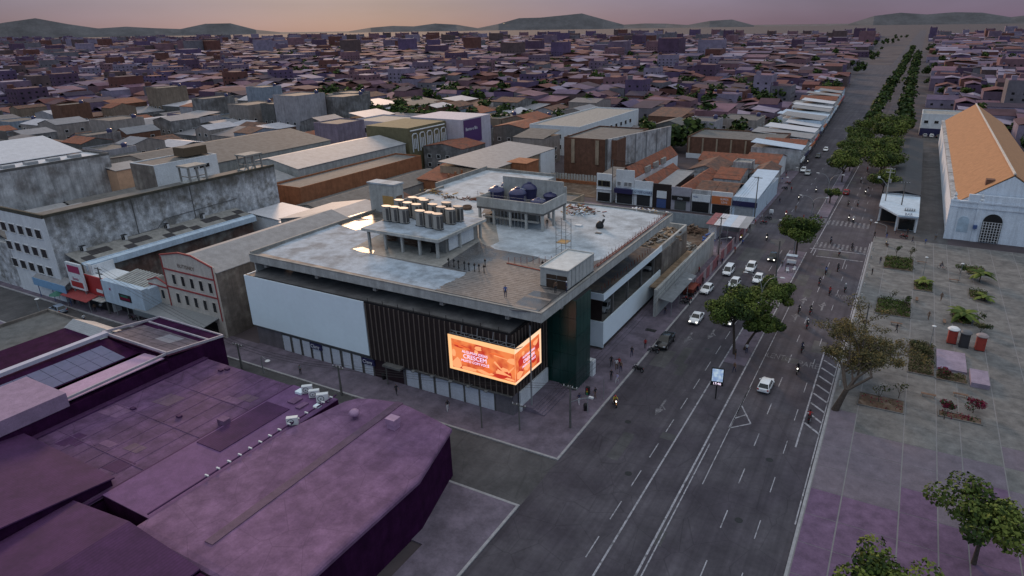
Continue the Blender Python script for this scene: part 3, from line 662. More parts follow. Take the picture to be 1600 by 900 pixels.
# scaffold tower
s0 = P(869, 402, ZR); sc_ = thing('scaffold_tower', 'thin steel scaffold tower beside the roof cabin', 'scaffold', (s0.x, s0.y, ZR))
zs = height(869, 402, 345, ZR); wS = PYp(884, 401, s0.y).x-s0.x; dS = 1.8
for dx, dy in ((0, 0), (wS, 0), (wS, dS), (0, dS)):
    q = MB(); q.tube([(s0.x+dx, s0.y+dy, ZR), (s0.x+dx, s0.y+dy, zs)], .045, 6); part('pole', q, grey_metal, sc_)
b = MB()
for k in range(6):
    z = ZR+.3+(zs-ZR-.35)*k/5
    for a, c in (((0, 0), (wS, 0)), ((wS, 0), (wS, dS)), ((wS, dS), (0, dS)), ((0, dS), (0, 0))): b.beam((s0.x+a[0], s0.y+a[1], z), (s0.x+c[0], s0.y+c[1], z), .05)
part('ledger', b, grey_metal, sc_)
b = MB(); b.box(s0.x, s0.x+wS, s0.y, s0.y+dS, ZR+2.3, ZR+2.36); part('platform', b, wood, sc_)
# black posts in a row on the wet deck
pm = MB(); pm.cyl((0, 0, 0), .16, .06, 10); pm.cyl((0, 0, .06), .06, 1.25, 8); pm.box(-.11, .11, -.11, .11, .9, 1.15); pmm = pm.mesh('deck_post', black_m)
names = ['first black post of the row, nearest the canopy', 'second black post in the row on the wet deck', 'third black post in the row on the wet deck', 'fourth black post in the row on the wet deck', 'fifth black post in the row on the wet deck', 'sixth black post in the row on the wet deck', 'seventh black post in the row on the wet deck', 'last black post, at the boarded end of the row', 'taller-looking black post behind the end of the row']
for i, (x, y) in enumerate(((1085, 765), (1118, 770), (1147, 778), (1184, 785), (1212, 792), (1247, 798), (1275, 802), (1306, 808), (1313, 770))):
    p = P(430+x/4, 225+y/4, ZR); o = link('deck_post', pmm, None, (p.x, p.y, ZR+.02)); o['label'] = names[i]; o['category'] = 'post'; o['group'] = 'black posts on the roof deck'
# loose material
def heap(name, lab, cat, x, y, w_, d_, h_, mt, n=30, z=ZR):
    p = P(x, y, z); q = MB(); r2 = random.Random(int(x*7+y))
    for i in range(n):
        a = Vector((r2.gauss(0, w_/2.5), r2.gauss(0, d_/2.5), 0)); l = r2.uniform(.2, .6)*min(w_, 2.4)
        hh = max(0.05, h_*(1-min(1, (abs(a.x)/w_+abs(a.y)/d_))))*r2.random()
        q.mat(r2.randrange(len(mt) if isinstance(mt, list) else 1))
        th = r2.random()*3.1; dx, dy = math.cos(th)*l/2, math.sin(th)*l/2
        q.beam((p.x+a.x-dx, p.y+a.y-dy, z+.06+hh), (p.x+a.x+dx, p.y+a.y+dy, z+.06+hh+r2.uniform(-.05, .25)), r2.uniform(.08, .3), r2.uniform(.05, .15))
    return solo(name, q, mt, lab, cat, (p.x, p.y, z))
heap('timber_heap', 'heap of mixed rusty timber and bars behind the tank tower', 'timber heap', 905, 330, 5, 3.5, 1.6, [rust, timber, black_m, wood], 70)
heap('sack_heap', 'heap of white and pale blue sacks behind the tank tower', 'sacks', 908, 335, 1.8, 1.4, 1.3, [white_wall, blue_wall, white_panel], 30)
heap('plank_stack', 'stack of brown and green planks on the rear roof', 'planks', 678, 301, 4.0, 1.4, .7, [timber, leaf_o, wood], 36)
heap('debris_heap', 'low grey heap of debris on the rear white roof', 'debris', 668, 314, 1.8, 1.0, .4, [concrete_dark, timber], 16)
heap('debris_heap', 'low brown heap of debris in the middle of the rear roof', 'debris', 704, 310, 2.4, 1.0, .5, [timber, concrete_dark], 20)
heap('plank_stack', 'flat brown stack of boards beside the tank tower', 'planks', 734, 312, 3.2, 1.3, .6, [timber, rust], 26)
heap('plank_stack', 'long pale boards lying along the rear roof rim', 'planks', 1008, 329, 5, .7, .3, [white_wall, wood], 22)
p = roof(730, 327); q = MB(); q.lathe((p.x, p.y, ZR), [(.9, .1), (1.0, .5), (.8, .75), (.5, .5), (.4, .2)], 14); solo('wire_coil', q, timber, 'round brown coil lying beside the tank tower', 'coil', (p.x, p.y, ZR), smooth=40)
p = roof(937, 356); q = MB(); q.lathe((0, 0, 0), [(.55, 0), (.75, .3), (.6, .8), (.3, 1.15), (.1, 1.25)], 12); q.beam((.3, 0, .6), (.8, 0, 1.6), .5, .3); solo('refuse_sack', q, black_m, 'black refuse sack alone on the white roof', 'sack', (p.x, p.y, ZR), smooth=40, world=False)
q = MB(); p = roof(935, 365); q.box(p.x-.5, p.x+.5, p.y-.3, p.y+.3, ZR+.03, ZR+.16); solo('floor_hatch', q, concrete_dark, 'small dark hatch on the white roof near the black sack', 'hatch', (p.x, p.y, ZR))
q = MB(); p = roof(904, 353); q.box(p.x-.6, p.x+.6, p.y-.4, p.y+.4, ZR+.03, ZR+.22); solo('cement_bag', q, white_wall, 'white cement bag lying near the tank tower columns', 'bag', (p.x, p.y, ZR))
# LED screen wrapping the corner, on a steel frame
lx0, lx1, ly = -48.72, -38.6, 63.0; lz0, lz1 = 5.75, 10.78; ly1 = 69.8
led = thing('led_screen', 'bright orange LED advertising screen wrapping the mall corner', 'screen', ((lx0+lx1)/2, ly, lz0))
E_pale = emis('screen_border', (1.0, .54, .24), 1.0); E_o = emis('screen_orange', (.93, .17, .045), .85); E_r = emis('screen_red', (.60, .035, .02), .85)
E_l = emis('screen_peach', (1.0, .40, .17), .95); E_w = emis('screen_lettering', (.86, .72, 1.0), 1.1)
b = MB(); b.box(lx0+.02, lx1-.02, ly+.02, ly+.35, lz0+.02, lz1-.02); b.box(lx1-.35, lx1-.02, ly+.35, ly1-.02, lz0+.02, lz1-.02); part('cabinet', b, black_m, led)
bd = .42
bS = MB(); bS.box(lx0, lx1, ly-.02, ly+.02, lz0, lz1); part('screen_face', bS, E_pale, led)
bE = MB(); bE.box(lx1-.02, lx1+.02, ly+.02, ly1, lz0, lz1); part('screen_face', bE, emis('screen_border_side', (1.0, .66, .42), 1.0), led)
# flat print shown on the screen: fields, blobs, ribbons, lettering
lvl = [0]
def S(u0, u1, v0, v1): return
def printS(pts, m):
    lvl[0] += 1; e = .021+.0012*lvl[0]
    q = MB(); q.poly([(lx0+u*(lx1-lx0), ly-e, lz0+v*(lz1-lz0)) for u, v in pts]); part('print', q, m, led)
def printE(pts, m):
    lvl[0] += 1; e = .021+.0012*lvl[0]
    q = MB(); q.poly([(lx1+e, ly+u*(ly1-ly), lz0+v*(lz1-lz0)) for u, v in pts]); part('print', q, m, led)
def screen_grad(name, ax):
    m = bpy.data.materials.new(name); m.use_nodes = True; t = m.node_tree; b = t.nodes['Principled BSDF']
    g_ = t.nodes.new('ShaderNodeNewGeometry'); n_ = t.nodes.new('ShaderNodeTexNoise'); n_.inputs['Scale'].default_value = .55; n_.inputs['Detail'].default_value = 2
    t.links.new(g_.outputs['Position'], n_.inputs['Vector']); r_ = t.nodes.new('ShaderNodeValToRGB'); t.links.new(n_.outputs['Fac'], r_.inputs[0])
    r_.color_ramp.elements[0].position = .38; r_.color_ramp.elements[0].color = (.60, .04, .02, 1); r_.color_ramp.elements[1].position = .62; r_.color_ramp.elements[1].color = (1.0, .27, .08, 1)
    t.links.new(r_.outputs[0], b.inputs['Emission Color']); b.inputs['Emission Strength'].default_value = .85; b.inputs['Base Color'].default_value = (.1, .02, .01, 1); return m
E_g = screen_grad('screen_gradient', 0)
printS([(.05, .07), (1, .07), (1, .86), (.05, .90)], E_g)
printE([(0, .07), (.93, .07), (.93, .9), (0, .86)], E_g)
rr = random.Random(5)
def blob(cu, cv, ru, rv, n=9, j=.3): return [(min(.995, max(.052, cu+ru*math.cos(2*math.pi*i/n)*rr.uniform(1-j, 1+j))), min(.895, max(.075, cv+rv*math.sin(2*math.pi*i/n)*rr.uniform(1-j, 1+j)))) for i in range(n)]
for cu, cv, ru, rv, m in ((.12, .15, .07, .2, E_l), (.3, .13, .14, .06, E_l), (.46, .78, .06, .07, E_l), (.43, .66, .035, .06, E_l), (.55, .14, .12, .06, E_l), (.6, .22, .08, .07, E_o), (.86, .36, .06, .05, E_l), (.97, .65, .07, .1, E_l), (.78, .14, .1, .05, E_r), (.9, .2, .06, .12, E_r), (.2, .72, .1, .04, E_r), (.13, .78, .06, .05, E_o), (.75, .73, .12, .03, E_o), (.93, .12, .07, .035, E_l), (.36, .5, .02, .05, E_r), (.24, .3, .06, .05, E_o), (.08, .5, .03, .12, E_l)):
    printS(blob(cu, cv, ru, rv), m)
for a, c, wd, m in (((.70, .52), (.84, .28), .016, E_l), ((.74, .30), (.94, .2), .02, E_l), ((.72, .24), (.86, .22), .02, E_l), ((.9, .3), (.99, .5), .012, E_l), ((.70, .70), (.9, .67), .008, E_l), ((.16, .74), (.34, .70), .014, E_o)):
    d_ = Vector((c[0]-a[0], (c[1]-a[1])*.5)).normalized(); nn = (-d_.y*wd, d_.x*wd*2); printS([(a[0]+nn[0], a[1]+nn[1]), (a[0]-nn[0], a[1]-nn[1]), (c[0]-nn[0]*.4, c[1]-nn[1]*.4), (c[0]+nn[0]*.4, c[1]+nn[1]*.4)], m)
for cu, cv, ru, rv, m in ((.12, .2, .14, .1, E_l), (.42, .25, .12, .09, E_l), (.78, .75, .1, .08, E_l), (.3, .72, .05, .06, E_l), (.7, .3, .1, .12, E_r), (.9, .45, .05, .06, E_l), (.2, .55, .1, .14, E_r), (.55, .82, .15, .04, E_o)):
    printE(blob(cu, cv, ru, rv), m)
for i, (tx, sz, v) in enumerate((('ALGUMAS IDEIAS', .52, .60), ('CRESCEM', .86, .47), ('MUITO COM VOCÊ', .50, .34))):
    textS(tx, led, lx0+.41*(lx1-lx0), ly-.09, lz0+v*(lz1-lz0), sz, E_w, 1.0)
    textE(tx, led, lx1+.09, ly+.5*(ly1-ly), lz0+v*(lz1-lz0), sz*.8, E_w, 1.0)
b = MB()
for x in [lx0+.2+i*1.26 for i in range(9)]: b.beam((x, ly+.1, lz1), (x+.63, ly+.7, lz1+.25), .05); b.beam((x+.63, ly+.7, lz1+.25), (min(x+1.26, lx1), ly+.1, lz1), .05)
b.beam((lx0, ly+.7, lz1+.25), (lx1-.3, ly+.7, lz1+.25), .06); b.beam((lx0+.1, ly+.3, lz1+.03), (lx1-.1, ly+.3, lz1+.03), .06)
part('frame_truss', b, grey_metal, led)
for x in (-47, -44.6, -42.2, -40.2):
    q = MB(); q.beam((x, ly+.7, lz1+.2), (x, ly+.9, lz1+1.2), .08); part('stay', q, grey_metal, led)
# ================================================================== BUILDINGS
def gable_roof(mb, x0, x1, y0, y1, z, rise, axis, over=.3, th=.14):
    x0 -= over; x1 += over; y0 -= over; y1 += over
    if axis == 'y':
        xm = (x0+x1)/2
        A = [(x0, z), (xm, z+rise), (x1, z)]
        for (a, za), (c, zc) in ((A[0], A[1]), (A[1], A[2])):
            n = len(mb.v); mb.v += [(a, y0, za), (c, y0, zc), (c, y1, zc), (a, y1, za), (a, y0, za+th), (c, y0, zc+th), (c, y1, zc+th), (a, y1, za+th)]
            for f in ((3, 2, 1, 0), (4, 5, 6, 7), (0, 1, 5, 4), (1, 2, 6, 5), (2, 3, 7, 6), (3, 0, 4, 7)): mb._f(tuple(n+i for i in f))
    else:
        ym = (y0+y1)/2; A = [(y0, z), (ym, z+rise), (y1, z)]
        for (a, za), (c, zc) in ((A[0], A[1]), (A[1], A[2])):
            n = len(mb.v); mb.v += [(x0, a, za), (x1, a, za), (x1, c, zc), (x0, c, zc), (x0, a, za+th), (x1, a, za+th), (x1, c, zc+th), (x0, c, zc+th)]
            for f in ((3, 2, 1, 0), (4, 5, 6, 7), (0, 1, 5, 4), (1, 2, 6, 5), (2, 3, 7, 6), (3, 0, 4, 7)): mb._f(tuple(n+i for i in f))
def shed_roof(mb, x0, x1, y0, y1, za, zb, axis, th=.14):   # height za at the low-coordinate side, zb at the other
    n = len(mb.v)
    zz = (za, zb, zb, za) if axis == 'x' else (za, za, zb, zb)
    mb.v += [(x, y, z+o) for o in (0, th) for (x, y), z in zip(((x0, y0), (x1, y0), (x1, y1), (x0, y1)), zz)]
    for f in ((3, 2, 1, 0), (4, 5, 6, 7), (0, 1, 5, 4), (1, 2, 6, 5), (2, 3, 7, 6), (3, 0, 4, 7)): mb._f(tuple(n+i for i in f))
def house(name, label, cat, x0, x1, y0, y1, h, wall, roof='flat', rise=2., rm=None, group=None, parapet=.5, over=.25, parm=None):
    t = thing(name, label, cat, ((x0+x1)/2, (y0+y1)/2, 0), group=group)
    b = MB(); b.box(x0, x1, y0, y1, 0, h)
    if roof == 'gy': b.poly([(x0, y0, h), (x1, y0, h), ((x0+x1)/2, y0, h+rise)]); b.poly([(x1, y1, h), (x0, y1, h), ((x0+x1)/2, y1, h+rise)])
    if roof == 'gx': b.poly([(x1, y0, h), (x1, y1, h), (x1, (y0+y1)/2, h+rise)]); b.poly([(x0, y1, h), (x0, y0, h), (x0, (y0+y1)/2, h+rise)])
    part('wall', b, wall, t); r = MB(); rm = rm or concrete_dark
    if roof == 'flat':
        r.box(x0+.2, x1-.2, y0+.2, y1-.2, h, h+.05); part('roof', r, rm, t)
        if parapet:
            q = MB(); e = .2
            q.box(x0-.02, x1+.02, y0-.02, y0+e, h, h+parapet); q.box(x0-.02, x1+.02, y1-e, y1+.02, h, h+parapet); q.box(x0-.02, x0+e, y0+e, y1-e, h, h+parapet); q.box(x1-e, x1+.02, y0+e, y1-e, h, h+parapet)
            part('parapet', q, parm or wall, t)
    else:
        if roof == 'gy': gable_roof(r, x0, x1, y0, y1, h, rise, 'y', over)
        elif roof == 'gx': gable_roof(r, x0, x1, y0, y1, h, rise, 'x', over)
        elif roof == 'sx': shed_roof(r, x0-over, x1+over, y0-over, y1+over, h+rise, h+.02, 'x')
        elif roof == 'sy': shed_roof(r, x0-over, x1+over, y0-over, y1+over, h+.02, h+rise, 'y')
        part('roof', r, rm, t)
    return t
def slab(parent, name, x0, x1, y0, y1, z0, z1, m, label=None): q = MB(); q.box(x0, x1, y0, y1, z0, z1); return part(name, q, m, parent, label=label)
red_p = paint('red_sign', (.38, .03, .03), .5); orange_p = paint('orange_sign', (.55, .16, .05), .5); navy_p = navy; purple_p = paint('purple_sign', (.085, .03, .13), .5)
blue_p = paint('blue_paint', (.06, .10, .25), .5); green_p = paint('green_awning', (.03, .14, .10), .6); magenta_p = paint('magenta_sign', (.33, .03, .10), .5)

# ---- left: the big stained warehouse with a row of roofs on it
BX, BT = -136.0, 16.7
big = thing('warehouse_block', 'huge warehouse block with a blank stained concrete side wall', 'warehouse', (-155, 86, 0))
b = MB(); b.box(-141, BX, 60, 112, 0, BT); b.box(-152, -141.02, 60.02, 112, 0, 14.0); b.box(-178, -152.02, 60.04, 112, 0, 9.4); part('wall', b, stained, big)
b = MB(); b.box(-152, -136.02, 59.8, 59.995, 0, BT-.2); part('front_wall', b, white_wall, big)
windows(big, 'S', 59.79, [-139.2-i*3.1 for i in range(5)], [5.0, 8.6, 12.4], 2.0, 1.7)
b = MB(); b.box(BX-.35, BX+.04, 59.9, 112.05, BT-.02, BT+.5); b.box(-152, BX-.35, 59.75, 60.2, BT-.2, BT+.5); part('parapet', b, M('mossy_coping', (.07, .065, .05), .95, .3, .4), big)
for x0, x1, y0, y1, m, ri, zz in ((-151.8, -141.2, 60.5, 72, fibre, 1.5, 14.1), (-164, -152.3, 60.5, 80, fibre_d, 1.6, 9.5), (-177.5, -164.2, 60.5, 80, fibre, 1.6, 9.5), (-151.8, -141.2, 72.4, 88, fibre_d, 1.0, 14.1), (-164, -152.3, 80.5, 111, fibre, 1.7, 9.5), (-177.5, -164.2, 80.5, 111, fibre_d, 1.7, 9.5)):
    r = MB(); gable_roof(r, x0, x1, y0, y1, zz, ri, 'y', 0); part('roof', r, m, big)
r = MB(); r.box(-140.8, -136.3, 60.3, 111.8, BT-.02, BT+.1); part('roof', r, fibre_d, big)
b = MB()
for y in (76, 89): b.tube([(BX+.1, y, 9), (BX+.1, y, BT)], .09, 6)
b.tube([(BX+.1, 62, 9.2), (BX+.1, 80, 9.4), (BX+.1, 82, 11), (BX+.1, 100, 11.4)], .06, 6); part('drain_pipe', b, concrete_dark, big)
pb = house('rooftop_block', 'rooftop room with dark left face and white long face on the warehouse', 'rooftop room', -155, -146.5, 88.5, 104.5, 6.0, white_wall, 'flat', rm=fibre_d, parapet=.25)
pb.location.z = 14.05
slab(pb, 'stained_side', -155.05, -146.45, 88.42, 88.52, 0, 6.1, brown_wall); windows(pb, 'E', -146.48, [98.5, 100.0, 101.5], [3.6], 1.2, .9)
cab = house('rooftop_shed', 'small brown flat shed standing on the white faced rooftop room', 'shed', -153, -149, 98, 104, 2.0, M('shed_brown', (.12, .085, .055), .9, .2, 1), 'flat', parapet=0); cab.location.z = 20.35
for y, lb in ((92.0, 'concrete tank stand on the warehouse roof nearer the street'), (107.0, 'concrete tank stand on the warehouse roof farther along the wall')):
    st = thing('tank_stand', lb, 'tank stand', (-138.2, y, BT+.1), group='tank stands on the warehouse', world=False)
    lg = MB(); lg.box(-.16, .16, -.16, .16, 0, 3.4); lm = lg.mesh('leg', concrete)
    for dx in (-1.6, 1.6):
        for dy in (-2, 0, 2): link('leg', lm, st, (dx, dy, 0))
    q = MB(); q.box(-1.9, 1.9, -2.4, 2.4, 3.4, 3.75); part('top_slab', q, concrete, st); q = MB(); q.box(-1.9, 1.9, -2.4, 2.4, .0, .2); part('lower_slab', q, concrete_pale, st)
    q = MB(); q.beam((1.6, -2, 1.4), (1.6, 2, 1.4), .2); q.beam((-1.6, -2, 1.4), (1.6, -2, 1.4), .2); part('brace', q, concrete, st)
# ---- long low building with pale blue eave and dark roof sheets against that wall
lo = thing('long_shed', 'long low shed with pale blue eave along the stained wall', 'shed', (-132, 80, 0))
b = MB(); b.box(-135.9, -130.6, 62, 99, 0, 7.9); part('wall', b, M('shed_wall', (.14, .085, .07), .9, .35, .25, .5, .2, col2=(.22, .2, .18), mix2=.52), lo)
zr = lambda x: 9.2+(x+136)*(-1.2/5.4)
r = MB(); shed_roof(r, -135.95, -130.6, 61.6, 99.3, zr(-136), zr(-130.6), 'x'); part('roof', r, concrete, lo)
b = MB(); shed_roof(b, -130.6, -129.5, 61.5, 99.4, 8.2, 7.9, 'x', .12); b.box(-129.62, -129.5, 61.5, 99.4, 6.9, 7.9); part('eave', b, blue_wall, lo)
b = MB(); b.box(-130.75, -130.45, 61.5, 99.4, 8.06, 8.42); part('gutter', b, blue_wall, lo)
for i in range(18):
    y = 62.6+i*2.03; up = (i % 4) in (1, 2)
    if i in (3, 7, 12): continue
    x0, x1 = (-134.6, -132.7) if up else (-132.9, -131.0)
    q = MB(); shed_roof(q, x0, x1, y, y+1.93, zr(x0)+.17, zr(x1)+.17, 'x', .05); part('roof_sheet', q, M('dark_roof_sheet', (.055, .05, .052), .5, .2, .6), lo)
b = MB(); b.box(-131, -128.8, 61.8, 62, 3.2, 8.3); b.box(-128.8, -128.6, 62, 66, 3.2, 8); part('front_wall', b, white_wall, lo)
vt = ['nearest the street', 'second from the street', 'third from the street', 'farthest from the street']
for i, y in enumerate((64.5, 72.5, 81.5, 90)):
    v = thing('roof_fan', 'white fan box with dark grille on the long shed roof, '+vt[i], 'roof fan', (-135.1, y, zr(-135.1)+.15), group='fan boxes along the stained wall', world=False)
    q = MB(); q.box(-.35, .35, -.4, .4, 0, 1.0); part('casing', q, white_metal, v)
    q = MB(); q.box(.3, .4, -.42, -.15, .1, .95); q.box(-.2, .2, -.45, -.39, .1, .9); q.box(-.42, .42, -.46, .46, 1.0, 1.08); part('grille', q, black_m, v)
# ---- gabled trade building with red trim
FB = 63.0
bu = thing('gabled_shop', 'cream gabled shop building with red trim and black windows', 'shop building', (-101.5, 80, 0))
x0, x1, xm, ze, za = -108.2, -94.8, -101.5, 12.6, 13.9
b = MB(); b.prism([(x0, FB), (x1, FB), (x1, FB+.35), (x0, FB+.35)], 0, ze-.4); n = len(b.v)
b.v += [(x0, FB, ze-.4), (x1, FB, ze-.4), (x1, FB, ze), (xm+1.6, FB, za), (xm-1.6, FB, za), (x0, FB, ze+.25)]; b.v += [(p[0], FB+.35, p[2]) for p in b.v[-6:]]
b._f(tuple(n+i for i in range(6))); b._f(tuple(n+11-i for i in range(6)))
for i in range(6): j = (i+1) % 6; b._f((n+j, n+i, n+6+i, n+6+j))
part('front_wall', b, cream, bu)
b = MB(); b.box(x0, x1, FB+.36, 96, 0, 11.4); part('side_wall', b, brown_wall, bu)
r = MB()
for (a, zA), (c, zC_) in (((x0-.2, 11.5), (xm, 13.5)), ((xm, 13.5), (x1+.25, 11.5))):
    n = len(r.v); r.v += [(a, FB+.35, zA), (c, FB+.35, zC_), (c, 96, zC_), (a, 96, zA), (a, FB+.35, zA+.12), (c, FB+.35, zC_+.12), (c, 96, zC_+.12), (a, 96, zA+.12)]
    for f in ((3, 2, 1, 0), (4, 5, 6, 7), (0, 1, 5, 4), (1, 2, 6, 5), (2, 3, 7, 6), (3, 0, 4, 7)): r._f(tuple(n+i for i in f))
part('roof', r, fibre_x, bu)
b = MB(); b.beam((x0, FB-.06, ze+.3), (xm-1.6, FB-.06, za+.05), .22, .22); b.beam((xm-1.6, FB-.06, za+.05), (xm+1.6, FB-.06, za+.05), .22, .22); b.beam((xm+1.6, FB-.06, za+.05), (x1, FB-.06, ze+.05), .22, .22)
b.box(x0, x1, FB-.12, FB-.001, 10.35, 10.6); b.box(x0, x1, FB-.12, FB-.001, 7.1, 7.35); b.box(x0-.02, x0+.22, FB-.10, FB-.002, 3.2, ze); b.box(x1-.22, x1+.02, FB-.10, FB-.002, 3.2, ze-.1); part('trim', b, red_trim, bu)
windows(bu, 'S', FB-.01, [x0+2.55+i*2.35 for i in range(5)], [4.5, 7.95], .85, 1.75, cream, window_m, d=.06)
textS('BUTISNEY', bu, xm-.3, FB-.03, 11.55, .95, M('brown_lettering', (.14, .09, .07), .8), 1.05)
an = thing('gabled_annex', 'low cream annex with red trim beside the gabled shop', 'annex', (-110.8, 66, 0))
ax0, ax1, axm = -113.6, -108.25, -110.9
b = MB(); b.box(ax0, ax1, FB+.1, FB+9, 0, 7.0); b.poly([(ax0, FB+.1, 7.0), (ax1, FB+.1, 7.0), (ax1, FB+.1, 7.4), (axm, FB+.1, 8.3), (ax0, FB+.1, 7.4)]); part('wall', b, cream, an)
b = MB(); b.beam((ax0, FB, 7.45), (axm, FB, 8.35), .2, .2); b.beam((axm, FB, 8.35), (ax1, FB, 7.5), .2, .2); b.box(ax0, ax1, FB, FB+.098, 6.6, 6.85); part('trim', b, red_trim, an)
windows(an, 'S', FB+.09, [ax0+1.5, ax0+3.6], [4.5], .8, 1.6, cream, window_m, d=.06)
r = MB(); gable_roof(r, ax0, ax1, FB+.3, FB+9, 7.02, .9, 'y', .1); part('roof', r, fibre_d, an)
cp_ = thing('street_canopy', 'grey sloping street canopy below the cream gabled shop', 'canopy', (-104.8, 61.5, 0))
r = MB(); shed_roof(r, -114, -95.8, 59.6, 62.98, 2.9, 3.5, 'y', .1); part('canopy_roof', r, grey_metal, cp_)
b = MB(); b.box(-114, -95.8, 59.5, 59.62, 2.1, 3.05); part('fascia', b, M('canopy_fascia', (.15, .17, .19), .6, .1, .5), cp_)
for x in (-113.5, -109, -104.5, -100, -96.2): q = MB(); q.cyl((x, 59.8, .13), .07, 2.8, 8); part('post', q, grey_metal, cp_)
b = MB(); b.box(-106.6, -103.2, 59.36, 59.5, 2.15, 3.1); sg = part('sign_board', b, white_wall, cp_); textS('BUTISNEY', sg, -104.9, 59.34, 2.62, .62, red_p, 1.0)
b = MB(); b.box(-112, -96.5, 62.9, 62.97, .13, 2.6); part('shop_front', b, M('shop_dark', (.025, .022, .022), .6), cp_)
# ---- white box shop
ws = thing('white_shop', 'white box shop with ribbed roof and small dark display', 'shop', (-116.5, 64, 0))
b = MB(); b.box(-122.8, -111.0, 60, 61.2, 2.7, 6.9); b.box(-112.2, -111.0, 61.2, 66, 2.7, 6.7); part('upper_box', b, blue_wall, ws)
b = MB(); b.box(-122.6, -112.3, 62.2, 66.2, 0, 5.6); part('wall', b, white_wall, ws)
r = MB(); shed_roof(r, -122.8, -112.2, 61.2, 66.6, 5.9, 6.7, 'y'); part('roof', r, concrete, ws)
rbm2 = MB(); shed_roof(rbm2, -.16, .16, -2.7, 2.7, -.4, .4, 'y', .16); rm2 = rbm2.mesh('roof_rib', concrete_pale)
for i in range(12): link('roof_rib', rm2, ws, (-122.2+i*.88-ws.location.x, 63.9-64, 6.4))
b = MB(); b.box(-118.0, -114.6, 59.94, 60, 3.9, 5.2); dsp = part('display', b, black_m, ws); slab(dsp, 'display_print', -117.7, -114.9, 59.91, 59.938, 4.1, 4.6, leaf_r); slab(dsp, 'display_print', -117.5, -115.4, 59.92, 59.937, 4.62, 5.0, green_p)
b = MB(); b.box(-120.7, -120.3, 59.95, 60, 5.3, 5.7); part('emblem', b, magenta_p, ws)
b = MB(); b.box(-122.4, -112.5, 62.1, 62.18, .13, 2.7); part('shop_front', b, M('shop_dark', (.025, .022, .022), .6), ws)
for x in (-121, -117.5, -114.5): q = MB(); q.cyl((x, 60.5, .13), .08, 2.6, 8); part('post', q, grey_metal, ws)
# ---- red shop, billboard, blue awning
rs = thing('red_shop', 'red fronted shop with white emblem behind the utility pole', 'shop', (-127, 63, 0))
b = MB(); b.box(-131.2, -123, 61.0, 66, 0, 6.2); part('wall', b, white_wall, rs)
b = MB(); b.box(-130.6, -123.0, 60.7, 60.99, 3.0, 6.6); fr_ = part('front_panel', b, red_p, rs)
q = MB(); q.lathe((0, 0, 0), [(.01, 0), (.8, 0), (.8, .04), (.01, .04)], 14); o = part('emblem', q, white_wall, fr_); o.rotation_euler = (R(90), 0, 0); o.location = (-125.4+127, 60.66-63, 5.3)
slab(fr_, 'emblem', -126.3, -124.4, 60.62, 60.69, 3.7, 4.3, white_wall)
slab(rs, 'awning', -131, -123, 59.3, 60.7, 2.6, 2.75, concrete_pale); slab(rs, 'shop_front', -130.9, -123.2, 60.9, 60.99, .13, 2.6, M('shop_dark', (.025, .022, .022), .6))
bb = thing('billboard', 'tall white edged billboard with magenta field above the street', 'billboard', (-131, 59.9, 0))
b = MB(); b.box(-133.2, -128.4, 59.9, 60.25, 3.7, 8.8); part('board', b, white_wall, bb)
slab(bb, 'print', -132.7, -128.9, 59.87, 59.9, 6.9, 8.3, magenta_p); slab(bb, 'print', -132.7, -128.9, 59.87, 59.9, 4.1, 5.2, red_p); pr_ = slab(bb, 'print', -132.1, -129.5, 59.86, 59.9, 5.25, 6.85, white_wall)
textS('Banda', pr_, -130.8, 59.84, 5.75, .8, magenta_p)
for x in (-132.6, -129): q = MB(); q.beam((x, 60.1, .13), (x, 60.1, 3.7), .2); part('post', q, grey_metal, bb)
aw = thing('shop_awning', 'pale blue fascia awning at the far left of the street', 'awning', (-138, 60, 0))
r = MB(); shed_roof(r, -144.5, -133.3, 58.9, 60.4, 4.1, 5.0, 'y', .1); part('awning_roof', r, fibre, aw); slab(aw, 'fascia', -144.5, -133.3, 58.78, 58.9, 2.7, 4.2, M('awning_blue', (.20, .36, .55), .5, .1, .5))
for x in (-144, -139, -133.6): q = MB(); q.cyl((x, 59.2, .13), .07, 3, 8); part('post', q, blue_p, aw)
aw2 = thing('red_awning', 'low dark red awning under the blue fascia', 'awning', (-130, 59, 0)); r = MB(); shed_roof(r, -134.5, -126, 58.2, 60.5, 2.5, 3.0, 'y', .08); part('awning_roof', r, red_trim, aw2)
for x in (-134, -126.5): q = MB(); q.cyl((x, 58.9, .13), .05, 2.5, 8); part('post', q, grey_metal, aw2)
aw3 = thing('green_parasol', 'green market parasol on the left pavement', 'parasol', (-136.5, 58.9, .13), world=False); q = MB(); q.lathe((0, 0, 2.0), [(1.6, 0), (.8, .4), (.05, .7)], 8); part('canopy', q, green_p, aw3); q = MB(); q.cyl((0, 0, 0), .04, 2.4, 6); part('pole', q, grey_metal, aw3)

